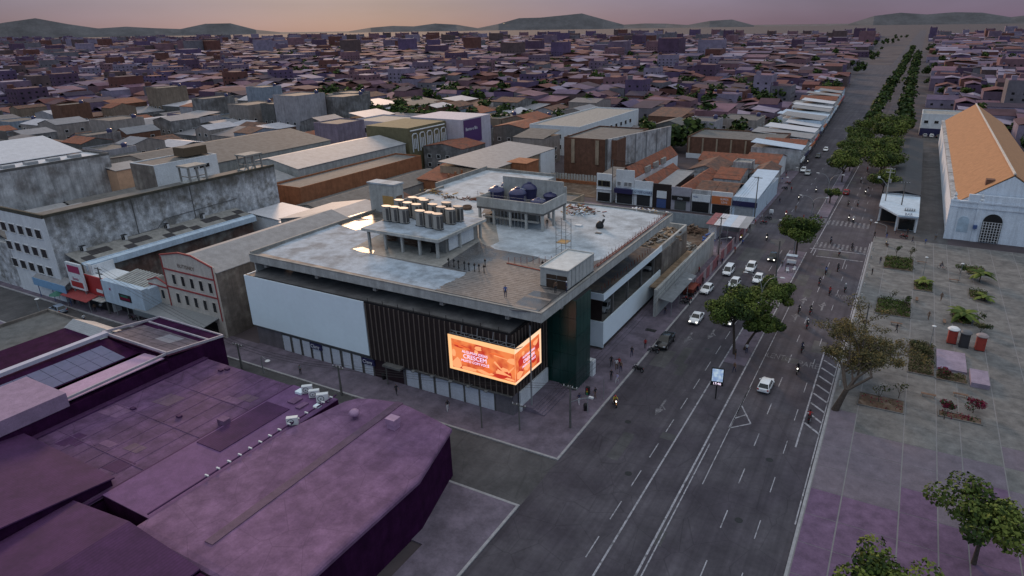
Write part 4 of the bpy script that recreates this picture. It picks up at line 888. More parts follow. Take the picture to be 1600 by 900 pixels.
# ---- upper left: big pale stained hall and roofs around
ha = house('pale_hall', 'pale stained hall with white roof strip at the upper left', 'hall', -236, -180, 62, 98, 18.6, stained_b, 'flat', rm=white_roof, parapet=.6, parm=concrete_dark)
for i in range(6): q = MB(); q.box(-186, -184, 66+i*5, 68.5+i*5, 18.6, 19.3); part('skylight', q, grey_metal, ha)
r = MB(); gable_roof(r, -225, -190, 63, 97, 18.9, 3.0, 'y', 0); part('upper_roof', r, white_roof, ha)
hs = [
 ('grey_hall', 'long grey roofed hall with a white ridge strip behind the rooftop room', 'hall', -214, -176, 112, 170, 12, concrete, 'gy', 3, fibre_d),
 ('zinc_hall', 'long pale zinc roofed hall behind the orange brick hall', 'hall', -176, -153, 134, 182, 10.5, concrete_pale, 'gy', 2.2, metal_roof),
 ('peach_house', 'small peach walled house between the two stained halls', 'house', -182, -176, 96.5, 104, 15.0, M('peach_wall', (.55, .34, .22), .85, .1, .4), 'sx', .8, fibre),
 ('grey_shed', 'grey gabled shed behind the stained warehouse', 'shed', -168, -152.5, 113, 132, 8.5, concrete, 'gy', 1.6, fibre),
 ('brick_hall', 'long bare orange brick hall behind the mall', 'hall', -149, -138.5, 121, 172, 8.8, brick_w, 'flat', 0, fibre_d),
 ('dark_roof_hall', 'long dark fibre roof hall alongside the orange brick wall', 'hall', -137.5, -124, 116, 166, 5.2, concrete, 'gy', 1.5, fibre_d),
 ('white_lean_to', 'bright white lean-to roof at the end of the stained wall', 'shed', -134, -123, 101, 111, 7.2, white_wall, 'sx', .7, white_roof),
 ('pale_lean_to', 'pale blue lean-to roof between white lean-to and grey gable', 'shed', -122.5, -114, 100, 108, 6.6, white_wall, 'sx', .6, blue_roof),
 ('grey_gable_shed', 'pale grey gabled shed touching the mall roof edge', 'shed', -118, -96.5, 96.6, 112, 9.4, concrete, 'gy', 1.9, metal_roof),
 ('tile_house', 'house with worn clay tile roof left of the stair tower', 'house', -123, -112, 116, 136, 5.5, stained_b, 'gy', 1.8, tile_b),
 ('tile_house', 'low house with clay tile roof behind the stair tower', 'house', -111.5, -99, 118, 146, 4.6, brick_w, 'gy', 1.6, tile),
 ('tile_house', 'wide orange tiled house in front of the lattice wall', 'house', -126, -113, 154, 180, 6.2, brick_w, 'gx', 2.2, tile),
 ('brick_yard_house', 'brick house with ragged wall top right of the lattice wall', 'house', -110, -100, 150, 180, 7.2, brick_w, 'sx', 1.0, fibre_d),
 ('low_grey_house', 'low grey roofed house between the tiled houses and the tank tower', 'house', -98, -90, 139, 166, 5.2, concrete, 'gy', 1.3, fibre_d),
 ('walled_terrace', 'dark flat roof with pale low walls behind the mall', 'flat roof', -88.5, -72, 139, 155, 6.4, beige, 'flat', 0, concrete_dark),
]
for h in hs: house(*h)
# rows of bare wall piers on the brick yard house
bw = thing('brick_wall', 'ragged orange brick wall with upright piers', 'wall', (-112.5, 165, 0)); q = MB()
for i in range(9): q.box(-112.7, -112.2, 151+i*3.2, 151.5+i*3.2, 7.0, 9.4)
q.box(-112.65, -112.3, 150, 180, 0, 7.6); part('wall', q, brick_w, bw)
q = MB(); q.box(-107, -99, 172, 180, 9.5, 9.7); q.box(-106.8, -99.2, 172.2, 179.8, 0, 9.5)
solo('brick_tower', q, brick_w, 'brick block with thin white roof right of the purple sign', 'house', (-103, 176, 0))
# lattice wall, purple sign wall, white block
lw = thing('lattice_building', 'olive building with white pipe-like pattern on its face', 'building', (-157, 195, 0))
b = MB(); b.box(-172, -153, 184, 206, 0, 15.5); part('wall', b, M('olive_wall', (.16, .14, .08), .85, .2, .4), lw); q = MB()
r2 = random.Random(3)
for i in range(5):
    y = 186+i*4.2
    q.tube([(-152.9, y, 7), (-152.9, y, 12.6), (-152.9, y+.5, 13.2), (-152.9, y+2.2, 13.2), (-152.9, y+2.7, 12.6), (-152.9, y+2.7, 7)], .22, 6); q.tube([(-152.9, y+.9, 8), (-152.9, y+.9, 11.5)], .2, 6); q.tube([(-152.9, y+1.8, 8), (-152.9, y+1.8, 11.5)], .2, 6)
q.tube([(-152.9, 185, 14.4), (-152.9, 205, 14.4)], .25, 6); part('pattern', q, white_wall, lw)
pw = thing('purple_sign_building', 'pale building carrying a large purple sign with white script', 'building', (-150, 214, 0))
b = MB(); b.box(-170, -146, 206.5, 226, 0, 16); part('wall', b, M('mauve_white_wall', (.52, .48, .54), .8, .08, .3, .2), pw); q = MB(); q.box(-145.98, -145.7, 207.5, 219, 7.0, 15.6); sg = part('sign_panel', q, purple_p, pw)
textE('Bento e Bia', sg, -145.66, 212.2, 12.2, 1.7, white_txt)
wb = house('white_flats', 'long white flats with rows of small windows at the top', 'flats', -134, -112, 236, 300, 11, white_wall, 'flat', rm=concrete); windows(wb, 'E', -111.98, [240+i*5.5 for i in range(10)], [2.5, 6.6], 2.2, 1.6); windows(wb, 'S', 235.98, [-131, -126, -121, -116], [2.5, 6.6], 2.2, 1.6)
mf = house('mauve_flats', 'mauve white flats with dark windows above the orange brick hall', 'flats', -206, -164, 212, 232, 12, M('mauve_white_wall', (.52, .48, .54)), 'flat', rm=concrete); windows(mf, 'S', 211.98, [-203+i*5 for i in range(8)], [3, 7.6], 2.4, 2)
# beige block by the empty lot
bg_ = thing('beige_block', 'tall beige block with blank side wall and white corner', 'building', (-114, 185, 0))
b = MB(); b.box(-122, -104.5, 160, 200, 0, 9.4); part('wall', b, beige, bg_); r = MB(); shed_roof(r, -122.4, -104, 159.6, 200.4, 10.6, 9.42, 'x'); part('roof', r, fibre, bg_); b = MB(); b.box(-104.48, -104.0, 190, 200, 0, 9.3); part('corner_wall', b, white_wall, bg_)
windows(bg_, 'E', -104.46, [164, 169, 186], [3.0], 1.0, 2.2)
bl = house('brown_hall', 'dark brown walled hall across the empty lot', 'hall', -103.5, -84, 206, 236, 12, brick_d, 'flat', rm=fibre_d)
for x in (-100, -91): slab(bl, 'pier', x-.6, x+.6, 205.6, 206, 4, 12, beige)
ol = MB(); ol.box(-103.5, -78, 178, 205.5, -.02, .05); struct('empty_lot', ol, soil)
pf = thing('picket_fence', 'white picket fence across the empty lot', 'fence', (-91, 193, 0)); pk = MB(); pk.box(-.35, .35, -.05, .05, 0, 1.9); pkm = pk.mesh('picket', concrete_pale)
for i in range(22): link('picket', pkm, pf, (-10.5+i*1.0, i*.08, 1.0+(i % 3)*.06))
b = MB(); b.box(-101.5, -79.5, 193.2, 193.5, 0, 1.0); part('base_wall', b, brick_w, pf)
pnl = thing('panel_wall', 'tall white panel wall with dark uprights behind the shops', 'wall', (-82, 222, 0)); pnl.rotation_euler = (0, 0, R(-14))
b = MB(); b.box(-82.5, -82, 204, 242, 3, 13); part('wall', b, stained_b, pnl)
for i in range(6): q = MB(); q.box(-82, -81.8, 206+i*6.6, 206.3+i*6.6, 3, 13); part('upright', q, grey_metal, pnl)
b = MB(); b.box(-83, -82.5, 203.5, 242.5, 0, 13); part('backing', b, concrete_dark, pnl)
# ---- shop row on the cross street
YS2 = 175.0
def shop(lab, x0, x1, h, depth, wall, rm, roof, rise, door, dx0, dx1, dh=3.1, backh=None, cat='shop'):
    t = thing('shop', lab, cat, ((x0+x1)/2, YS2, 0), group='shops on the cross street')
    b = MB(); b.box(x0+.03, x1-.03, YS2, YS2+.4, 0, h); bh = backh or h-1.2; b.box(x0+.05, x1-.05, YS2+.4, YS2+depth, 0, bh)
    if roof == 'gy': xm = (x0+x1)/2; b.poly([(x1-.05, YS2+depth, bh), (x0+.05, YS2+depth, bh), (xm, YS2+depth, bh+rise)])
    part('wall', b, wall, t); r = MB()
    if roof == 'gy': gable_roof(r, x0, x1, YS2+.45, YS2+depth, bh, rise, 'y', 0)
    elif roof == 'gx': gable_roof(r, x0, x1, YS2+.45, YS2+depth, bh, rise, 'x', 0)
    else: shed_roof(r, x0, x1, YS2+.42, YS2+depth, bh, bh+rise, 'y')
    part('roof', r, rm, t)
    q = MB(); n = 8
    for i in range(n): q.box(dx0, dx1, YS2-.06-.03*(i % 2), YS2-.001, .13+dh*i/n, .13+dh*(i+1)/n)
    part('shutter_door', q, door, t)
    return t
dsh = M('dark_shutter', (.035, .036, .04), .5, .1, .5)
s1 = shop('narrow white two storey shop with green window band', -77.4, -72.7, 8.2, 12, white_wall, fibre_d, 'shed', .8, black_m, -77, -73.1, 2.6)
windows(s1, 'S', YS2-.01, [-76.3, -75.0, -73.8], [4.6], 1.1, 1.5, M('olive_wall', (.16, .14, .08))); slab(s1, 'ledge', -77.4, -72.7, YS2-.3, YS2-.001, 3.6, 3.75, white_wall)
s2 = shop('tall white shop with navy awning and long tiled roof', -71.4, -65.9, 9.8, 40, white_wall, tile, 'gy', 2.8, dsh, -71, -66.3, 3.2, 7.6)
slab(s2, 'awning', -71.4, -66, YS2-1.3, YS2-.001, 3.3, 4.6, navy_p); windows(s2, 'S', YS2-.01, [-70.4, -68.3, -67.1], [5.2], 1.0, 1.1, white_metal, grey_metal)
for i in range(3): sb = MB(); sb.box(-66.2, -65.6, 184+i*7, 188+i*7, 7.4, 9.2); part('dormer', sb, concrete, s2)
s3 = shop('white shop with blue lettering on its white fascia', -65.8, -60.3, 7.1, 26, white_wall, tile, 'gy', 2.2, dsh, -64.9, -61, 3.0, 5.4)
q = MB(); q.box(-66.6, -60.5, YS2-.5, YS2-.001, 3.3, 4.7); f3 = part('sign_board', q, blue_wall, s3); textS('O TOP GARRA', f3, -62.9, YS2-.53, 4.0, .85, paint('blue_lettering', (.02, .03, .16), .5), .95)
s4 = shop('dark brown shop with small white panel over a blue door', -60.2, -55.0, 6.8, 22, dark_brown, fibre, 'shed', .9, blue_p, -59, -56.3, 2.5, 5.6)
slab(s4, 'sign_board', -59, -56.2, YS2-.2, YS2-.001, 2.9, 4.9, white_wall)
s5 = shop('grey shop with black fascia beside the brown one', -54.9, -49.3, 6.4, 30, M('lilac_wall', (.36, .34, .38), .8, .15, .4), tile, 'gy', 1.8, M('shutter_grey', (.10, .105, .10), .5), -53.8, -50.6, 2.5, 4.6)
q = MB(); q.box(-54.6, -49.6, YS2-.5, YS2-.001, 2.9, 4.0); f5 = part('sign_board', q, black_m, s5); textS('Dally', f5, -52.2, YS2-.53, 3.4, .7, white_txt)
s6 = shop('white shop with stained white sign and dark doorway', -49.2, -43.9, 6.2, 18, stained_b, tile_b, 'gx', 1.8, black_m, -48.9, -44.3, 2.7, 4.9)
q = MB(); q.box(-49, -44, YS2-.3, YS2-.001, 3.1, 5.0); f6 = part('sign_board', q, white_wall, s6); textS('Moda', f6, -48, YS2-.33, 4.3, .6, blue_p)
s7 = shop('shop with orange sign band in the row', -43.8, -38.2, 6.2, 18, white_wall, tile_b, 'gx', 1.8, black_m, -43.4, -38.6, 2.6, 4.9)
q = MB(); q.box(-43.6, -38.4, YS2-.3, YS2-.001, 2.9, 5.0); f7 = part('sign_board', q, orange_p, s7); textS('SUPER', f7, -40.2, YS2-.33, 4.35, .8, white_txt); textS('LEVE', f7, -40.2, YS2-.33, 3.5, .8, white_txt)
s8 = shop('corner shop with pale blue roof and navy fascia', -38.1, -31.8, 5.4, 30, blue_wall, blue_roof, 'shed', 2.0, M('shutter_pale', (.32, .34, .36), .5), -37.4, -32.6, 2.7, 5.0)
q = MB(); q.box(-38, -31.7, YS2-.35, YS2-.001, 3.0, 4.3); f8 = part('sign_board', q, navy_p, s8); q = MB(); q.cyl((0, 0, 0), .5, .05, 14); o = part('emblem', q, orange_p, f8); o.rotation_euler = (R(90), 0, 0); o.location = (-35.0+34.95, -.36, 3.65)
# ---- tiled houses behind the shop row
more = [
 ('tile_house', 'tiled house with low grey wall behind the brown shop', 'house', -60, -49.5, 207, 224, 4.6, stained_b, 'gy', 1.8, tile_b),
 ('tile_house', 'orange tiled lean-to behind the shop with orange sign', 'house', -48.5, -41, 195, 212, 5.4, stained_b, 'gx', 1.8, tile),
 ('tile_house', 'long tiled ridge behind the grey shop', 'house', -62, -45, 226, 238, 4.4, brick_w, 'gx', 1.9, tile),
 ('tile_house', 'dark tiled house near the avenue corner', 'house', -40.5, -34, 206, 222, 5.0, stained_b, 'gy', 1.6, tile_b),
 ('white_house', 'small white block between tiled roofs near the avenue', 'house', -47.5, -42, 214, 220, 6.6, stained_b, 'flat', 0, concrete),
 ('tile_house', 'wide tiled house with white gable behind the corner shop', 'house', -46, -35.5, 223, 240, 5.2, white_wall, 'gx', 2.0, tile),
]
for h in more: house(*h)
bq = house('brick_row', 'long brick hall with pale piers above the tiled houses', 'hall', -74, -40, 252, 275, 7.5, brick_d, 'flat', rm=fibre_d)
for i in range(7): slab(bq, 'pier', -73.5+i*5.3, -72.9+i*5.3, 251.7, 251.99, 0, 7.6, beige)
slab(bq, 'base_wall', -74, -40, 251.5, 251.7, 0, 1.8, white_wall)
# ---- shop fronts along the left side of the avenue
r2 = random.Random(21); y = 242.; k = 0
cols = [('white', white_wall), ('pale blue', blue_wall), ('cream', cream), ('grey', concrete_pale), ('brick', brick_w), ('stained', stained_b)]; rfs = [('grey', fibre), ('tiled', tile), ('white', white_roof), ('pale blue', blue_roof)]
while y < 470:
    d_ = r2.uniform(8, 14); c = cols[r2.randrange(6)]; f = rfs[r2.randrange(4)]; h = r2.uniform(4.5, 9); xf = -31.2-(y-242)*.04
    ords = ['first', 'second', 'third', 'fourth', 'fifth', 'sixth', 'seventh', 'eighth', 'ninth', 'tenth', 'eleventh', 'twelfth', 'thirteenth', 'fourteenth', 'fifteenth', 'sixteenth', 'seventeenth', 'eighteenth', 'nineteenth', 'twentieth', 'twenty-first', 'twenty-second', 'twenty-third', 'twenty-fourth', 'twenty-fifth', 'twenty-sixth', 'twenty-seventh', 'twenty-eighth', 'twenty-ninth', 'thirtieth']
    t = house('avenue_shop', f'{c[0]} shop with {f[0]} roof, {ords[k]} beyond the corner shop on the avenue', 'shop', xf-r2.uniform(12, 22), xf, y, y+d_-.2, h, c[1], 'gx' if f[0] == 'tiled' else 'sx', 1.6, f[1], group='shops on the left side of the avenue')
    slab(t, 'shop_front', xf, xf+.06, y+.8, y+d_-1, .1, 2.8, window_m); slab(t, 'fascia', xf, xf+.4, y+.4, y+d_-.6, 3.0, 3.9, [navy_p, white_wall, red_p, orange_p, blue_wall][r2.randrange(5)])
    if h > 6.3: windows(t, 'E', xf+.01, [y+d_*.3, y+d_*.7], [4.6], 1.4, 1.2)
    y += d_; k += 1
# ---- construction yard behind the avenue hoarding
yd = MB(); yd.box(-46, -37.2, 131.5, 160.5, -.02, .05); struct('yard_ground', yd, soil)
kw_ = MB(); kw_.box(-34.4, -33.9, 103, 141, 0, 5.2); solo('yard_wall', kw_, concrete_pale, 'long pale concrete wall beside the construction yard', 'wall', (-34.2, 122, 0))
q = MB(); q.box(-37.0, -34.6, 108, 131, 3.4, 3.6); q.box(-36.9, -34.8, 120, 131, 0, 3.4); solo('yard_slab', q, M('terrace_dirt', (.25, .18, .12)), 'dirt covered concrete strip between parapet and yard wall', 'slab', (-36, 118, 0))
def heapg(name, lab, x, y, w_, d_, h_, mats, n, z=0): 
    q = MB(); r3 = random.Random(int(x*31+y))
    for i in range(n):
        a, c = r3.gauss(0, w_/2.6), r3.gauss(0, d_/2.6); hh = h_*max(0, 1-math.hypot(a/w_, c/d_)*1.4)*r3.uniform(.5, 1)
        q.mat(r3.randrange(len(mats))); s = r3.uniform(.25, .7); th = r3.random()*3
        q.beam((x+a-math.cos(th)*s, y+c-math.sin(th)*s, z+hh), (x+a+math.cos(th)*s, y+c+math.sin(th)*s, z+hh+r3.uniform(-.1, .3)), s*.8, s*.5)
    o = solo(name, q, mats, lab, 'rubble heap', (x, y, z)); o['kind'] = 'stuff'; return o
heapg('rubble_heap', 'grey brown rubble heap behind the parking level parapet', -41.5, 122, 5, 8, 1.0, [soil, concrete, M('terrace_dirt', (.25, .18, .12))], 170, 8.7)
heapg('rubble_heap', 'dark soil heap at the back of the construction yard', -43, 156, 5, 3, 2.0, [soil, timber], 90)
heapg('rubble_heap', 'brown heap of broken concrete in the middle of the yard', -40, 143, 3, 5, 1.2, [soil, concrete_dark, concrete], 90)
heapg('rubble_heap', 'small heap with blue sheeting in the yard corner', -38, 151, 1.6, 1.6, 1.6, [paint('blue_tarp', (.06, .14, .4), .5), timber], 30)
hf = thing('hoarding_fence', 'grey sheet hoarding along the cross street end of the yard', 'fence', (-44, 160.8, 0)); hp = MB(); hp.box(-1.4, 1.4, -.04, .04, 0, 3.2); hpm = hp.mesh('sheet', M('hoarding_sheet', (.30, .34, .37), .6, .15, .5, .2))
for i in range(8): link('sheet', hpm, hf, (-10+i*2.85, .05*(i % 2), .1))
rf = thing('red_hoarding', 'faded red sheet hoarding along the avenue pavement', 'fence', (-31.2, 140, 0)); hp = MB(); hp.box(-.04, .04, -1.15, 1.15, 0, 2.3); hm1 = hp.mesh('sheet', M('faded_red', (.27, .10, .11), .8, .25, .5)); hp = MB(); hp.box(-.04, .04, -1.15, 1.15, 0, 2.3); hm2 = hp.mesh('sheet', M('pink_grey', (.33, .25, .26), .8, .2, .5))
for i in range(19):
    if i in (7, 13): continue
    link('sheet', hm1 if (i*7) % 5 < 3 else hm2, rf, (.05*(i % 2), -20.5+i*2.34, .13))
sk = thing('skip_container', 'rusty red skip container at the end of the hoarding', 'skip', (-31.9, 116.5, .13), world=False)
q = MB(); n = len(q.v); bx0, bx1 = .75, 1.1
q.v += [(x*s, y*s2, z) for z, s, s2 in ((0, .75, 1.3), (1.5, 1.1, 1.8)) for x, y in ((-1, -1), (1, -1), (1, 1), (-1, 1))]
for f in ((3, 2, 1, 0), (4, 5, 6, 7), (0, 1, 5, 4), (1, 2, 6, 5), (2, 3, 7, 6), (3, 0, 4, 7)): q._f(tuple(n+i for i in f))
part('bin', q, rust, sk); q = MB()
for sx_ in (-1, 1): q.beam((sx_*1.12, -1.8, 1.5), (sx_*1.12, 1.8, 1.5), .12); 
for y in (-1, 0, 1): q.beam((.80, y, .1), (1.12, y, 1.5), .1); q.beam((-.80, y, .1), (-1.12, y, 1.5), .1)
q.beam((-1.1, -1.8, 1.5), (1.1, -1.8, 1.5), .12); q.beam((-1.1, 1.8, 1.5), (1.1, 1.8, 1.5), .12); part('rim', q, rust, sk)
# site shed with pink and pale sheet roof, glass walkway canopy beside the yard wall
sr = thing('site_shelter', 'site shelter with pale and pink striped sheet roof at the yard corner', 'shelter', (-33.8, 158, 0))
b = MB(); b.box(-38.2, -36.3, 152.5, 158.5, 0, 3.6); part('wall', b, white_wall, sr)
for i in range(5): q = MB(); shed_roof(q, -38.6+i*1.9, -36.72+i*1.9, 151, 159.5, 4.0, 4.6, 'y', .08); part('roof_sheet', q, [M('faded_red', (.27, .10, .11)), white_roof, blue_roof, white_roof, metal_roof][i], sr)
for x in (-33.5, -30.8): q = MB(); q.cyl((x, 151.5, 0), .07, 4, 8); part('post', q, grey_metal, sr)
wc = thing('walkway_canopy', 'grey sheet walkway canopy against the long yard wall', 'canopy', (-32.5, 118, 0)); r = MB(); shed_roof(r, -33.85, -31.4, 104, 119, 3.3, 2.9, 'x', .06); part('canopy_roof', r, M('dull_sheet', (.16, .17, .18), .5, .25, .5), wc)
for y in (104.5, 109, 114, 118.5): q = MB(); q.cyl((-31.6, y, .13), .06, 2.8, 8); part('post', q, grey_metal, wc)
# ---- right: white kiosk with long dark roof, lane, church
ki = thing('kiosk_building', 'white fronted kiosk with very long dark corrugated roof', 'kiosk', (1, 230, 0))
b = MB(); b.box(-3.3, 5.3, 200, 300, 0, 4.6); b.box(1.2, 5.0, 180, 200, 0, 3.6); part('wall', b, white_wall, ki); r = MB(); gable_roof(r, -3.3, 5.3, 199.6, 300, 4.6, .8, 'y', .2); part('roof', r, M('charcoal_fibre', (.045, .045, .05), .7, .2, .3, wave=('Y', 1.6, .3)), ki)
b = MB(); b.prism([(-3.6, 186), (1.0, 177.2), (5.4, 177.6), (5.5, 199.5), (-3.6, 199.5)], 3.9, 4.3); part('canopy_roof', b, blue_wall, ki)
b = MB(); b.box(1.4, 4.8, 179.8, 179.99, .2, 2.9); part('front_window', b, glass_d, ki); b = MB(); b.box(-2.8, 1.0, 186.5, 186.7, .1, 3.8); part('entrance', b, M('shop_dark', (.025, .022, .022)), ki)
for x, y in ((.9, 178.5), (5.2, 178.6), (-3.2, 186.5)): q = MB(); q.box(x-.2, x+.2, y-.2, y+.2, .1, 3.9); part('column', q, white_wall, ki)
textS('BAR', ki, 3.2, 177.3, 4.7, .9, navy_p)
for i in range(5): q = MB(); q.box(2.2+i*.5, 2.5+i*.5, 182+i*.1, 183.4, 4.3, 4.8); part('roof_vent', q, grey_metal, ki)
church_w = M('church_white', (.74, .80, .88), .75, .08, .3, .25)  # white walls with the blue of the sky light mixed into the colour
ch = thing('church', 'bluish white church with orange tiled roof and arched barred door', 'church', (22, 240, 0))
hb = height(1476, 373, 314); cxw = 11.6; 
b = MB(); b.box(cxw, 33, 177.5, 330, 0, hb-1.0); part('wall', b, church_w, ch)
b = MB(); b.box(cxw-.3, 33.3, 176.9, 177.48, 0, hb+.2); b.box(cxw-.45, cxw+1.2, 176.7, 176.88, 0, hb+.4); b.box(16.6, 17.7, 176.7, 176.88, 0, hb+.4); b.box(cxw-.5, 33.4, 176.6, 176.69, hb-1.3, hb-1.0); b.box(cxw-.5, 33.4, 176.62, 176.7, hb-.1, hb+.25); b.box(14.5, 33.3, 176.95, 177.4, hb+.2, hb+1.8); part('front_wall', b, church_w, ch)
for x in (cxw+.3, 17.2): q = MB(); q.lathe((x, 177.1, hb+.4), [(.45, 0), (.5, .3), (.2, .6), (.38, 1.0), (.05, 1.7)], 10); part('finial', q, white_wall, ch)
r = MB(); xr_ = 22.3; 
for (a, zA), (c, zC_) in (((cxw+.8, hb-.6), (xr_, hb+6.5)), ((xr_, hb+6.5), (33, hb-.6))):
    n = len(r.v); r.v += [(a, 178, zA), (c, 178, zC_), (c, 330, zC_), (a, 330, zA), (a, 178, zA+.2), (c, 178, zC_+.2), (c, 330, zC_+.2), (a, 330, zA+.2)]
    for f in ((3, 2, 1, 0), (4, 5, 6, 7), (0, 1, 5, 4), (1, 2, 6, 5), (2, 3, 7, 6), (3, 0, 4, 7)): r._f(tuple(n+i for i in f))
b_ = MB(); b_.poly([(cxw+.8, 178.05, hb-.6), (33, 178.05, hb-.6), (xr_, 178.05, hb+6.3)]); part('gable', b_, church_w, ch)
part('roof', r, tile_o, ch); q = MB(); q.tube([(xr_, 178, hb+6.75), (xr_, 330, hb+6.75)], .3, 6); part('ridge', q, cream, ch)
q = MB(); q.box(17.5, 19.2, 181, 183, hb+2.5, hb+4.6); part('roof_hatch', q, tile_b, ch)
b = MB(); b.box(cxw-.25, cxw+.9, 178, 330, hb-.9, hb-.3); part('side_parapet', b, stained_b, ch)
def arch(u0, u1, z0, zs_, n=10): 
    r_ = (u1-u0)/2; return [(u0, z0), (u1, z0)]+[((u0+u1)/2+r_*math.cos(math.pi*i/n), zs_+r_*math.sin(math.pi*i/n)) for i in range(n+1)]
def archplate(mb, pts, y0, y1):
    n = len(mb.v); k = len(pts); mb.v += [(u, y0, z) for u, z in pts]+[(u, y1, z) for u, z in pts]
    mb._f(tuple(n+i for i in range(k))); mb._f(tuple(n+2*k-1-i for i in range(k)))
    for i in range(k): j = (i+1) % k; mb._f((n+j, n+i, n+k+i, n+k+j))
q = MB(); archplate(q, arch(18.2, 22.0, .15, 4.9), 176.72, 176.88); dr = part('door', q, black_m, ch); q = MB()
for i in range(7): q.box(18.35+i*.56, 18.47+i*.56, 176.62, 176.71, .2, 4.9)
for i in range(8): q.box(18.2, 22, 176.63, 176.70, .5+i*.62, .58+i*.62)
part('bars', q, white_metal, dr)
q = MB(); archplate(q, arch(13.4, 15.6, 2.0, 4.6), 176.8, 176.88); part('blind_arch', q, M('niche_blue', (.43, .53, .62), .7), ch)
q = MB(); q.box(16.5, 17.3, 175.9, 176.6, 3.2, 4.0); sg = part('sign_plate', q, blue_p, ch)
wl = house('white_block', 'white block with square windows at the end of the lane', 'building', 4, 24, 345, 362, 9, white_wall, 'flat', rm=concrete); windows(wl, 'S', 344.98, [6+i*4 for i in range(5)], [5.4], 1.6, 1.2); slab(wl, 'base_band', 4, 24, 344.8, 344.97, 0, 3.2, navy_p)
# ================================================================== TREES
def leaf_crown(clumps, n_per, size, r, flat=.75):
    """small leaf-sized faces spread through clumps; three leaf tones by clump"""
    q = MB()
    for (c, rad) in clumps:
        base = r.choice((0, 1, 1, 2, 2))
        for i in range(n_per):
            while True:
                v = Vector((r.uniform(-1, 1), r.uniform(-1, 1), r.uniform(-1, 1)))
                if v.length <= 1: break
            v = v.normalized()*(v.length**.45)
            p = Vector(c)+Vector((v.x*rad, v.y*rad, v.z*rad*flat)); s = size*r.uniform(.6, 1.3)
            nrm = (v+Vector((r.gauss(0, .6), r.gauss(0, .6), r.gauss(.5, .5)))).normalized()
            a = nrm.cross(Vector((r.random()-.5, r.random()-.5, r.random()-.5))).normalized(); b = nrm.cross(a)
            q.mat(base if r.random() < .75 else r.randrange(3))
            q.poly([p-a*s*.5, p+b*s*.32, p+a*s*.5, p-b*s*.32])
    return q
def branches(r, h, spread, n, r0, z0=.35, lean=(0, 0)):
    q = MB(); tops = []
    fork = Vector((lean[0]*z0, lean[1]*z0, h*z0))
    q.tube([(0, 0, -.1), (lean[0]*z0*.4, lean[1]*z0*.4, h*z0*.5), fork], [r0*1.25, r0, r0*.85], 8)
    for i in range(n):
        a = 2*math.pi*i/n+r.uniform(-.4, .4); e = Vector((lean[0]+math.cos(a)*spread*r.uniform(.5, .9), lean[1]+math.sin(a)*spread*r.uniform(.5, .9), h*r.uniform(.62, .9)))
        m = fork.lerp(e, .5)+Vector((r.uniform(-.3, .3), r.uniform(-.3, .3), .25*h*r.random()*.6))
        q.tube([fork, m, e], [r0*.55, r0*.35, r0*.1], 6); tops += [e, m.lerp(e, .5)]
        for k in range(2):
            e2 = m+Vector((r.gauss(0, 1), r.gauss(0, 1), r.uniform(.2, 1)))*spread*.35; q.tube([m, m.lerp(e2, .5)+Vector((0, 0, .15)), e2], [r0*.28, r0*.18, r0*.06], 5); tops.append(e2)
    return q, tops
def make_tree(lab, loc, h, spread, seed, n_cl=16, n_per=150, leaf=.42, tones=None, trunk_r=.2, group=None, z0=.38, flat=.75, name='street_tree', crad=.42, lean=(0, 0)):
    r = random.Random(seed); t = thing(name, lab, 'tree', loc, world=False, group=group)
    tb, tops = branches(r, h, spread, 6, trunk_r, z0, lean); part('trunk', tb, bark, t, 60)
    cl = [(tuple(tp), spread*crad*r.uniform(.7, 1.1)) for tp in tops[:n_cl]]
    while len(cl) < n_cl:
        a = r.uniform(0, 6.28); d = spread*math.sqrt(r.random())*.75; cl.append(((lean[0]+math.cos(a)*d, lean[1]+math.sin(a)*d, h*(r.uniform(.55, .92))-.1*h*(d/spread)), spread*crad*r.uniform(.6, 1.0)))
    part('crown', leaf_crown(cl, n_per, leaf, r, flat), tones or [leaf_a, leaf_b, leaf_c], t)
    return t
def gp(x, y, z=0.02): p = P(x, y, z); return (p.x, p.y, z)
make_tree('bushy green median tree, nearest and leftmost of the three by the white cars', gp(1147, 553), 10.6, 4.4, 11, 32, 420, .38, lean=(-1.2, .3), crad=.38, z0=.48)
make_tree('green median tree with low right hand bough beside the forked lamp', gp(1163, 546), 7.2, 2.6, 12, 18, 360, .36, lean=(2.9, .5), crad=.42, z0=.42)
make_tree('round green median tree just behind the forked lamp', gp(1197, 503), 8.0, 3.5, 13, 26, 390, .38, lean=(.4, .5), crad=.42, z0=.42)
make_tree('lone dark green tree over the kiosk cart at the crossing', gp(1243, 402), 9.6, 4.1, 14, 34, 330, .44, flat=.95)
make_tree('big median tree beyond the crossing, nearest of the far row', gp(1315, 285), 9.5, 5.2, 15, 22, 170, .6)
tp_ = make_tree('second big median tree beyond the crossing', gp(1327, 268), 9.5, 5.0, 16, 22, 170, .6)
make_tree('small bushy median tree at the tip of the refuge', gp(1296, 318), 4.6, 2.4, 17, 12, 130, .42)
for i, (x, y, s) in enumerate(((1338, 253, 1.0), (1347, 240, .95), (1352, 231, 1.0), (1360, 219, 1.05))):
    dup(tp_, gp(x-8, y), i*1.3, ['third', 'fourth', 'fifth', 'sixth'][i]+' median tree up the avenue past the crossing', scale=s)
make_tree('round dark tree at the kiosk pole by the right kerb', gp(1378, 308), 8.0, 4.3, 18, 20, 170, .55)
kt = make_tree('large dark tree on the right pavement beside the long dark roof', (-5.5, 233, .1), 11, 6.2, 19, 26, 180, .65)
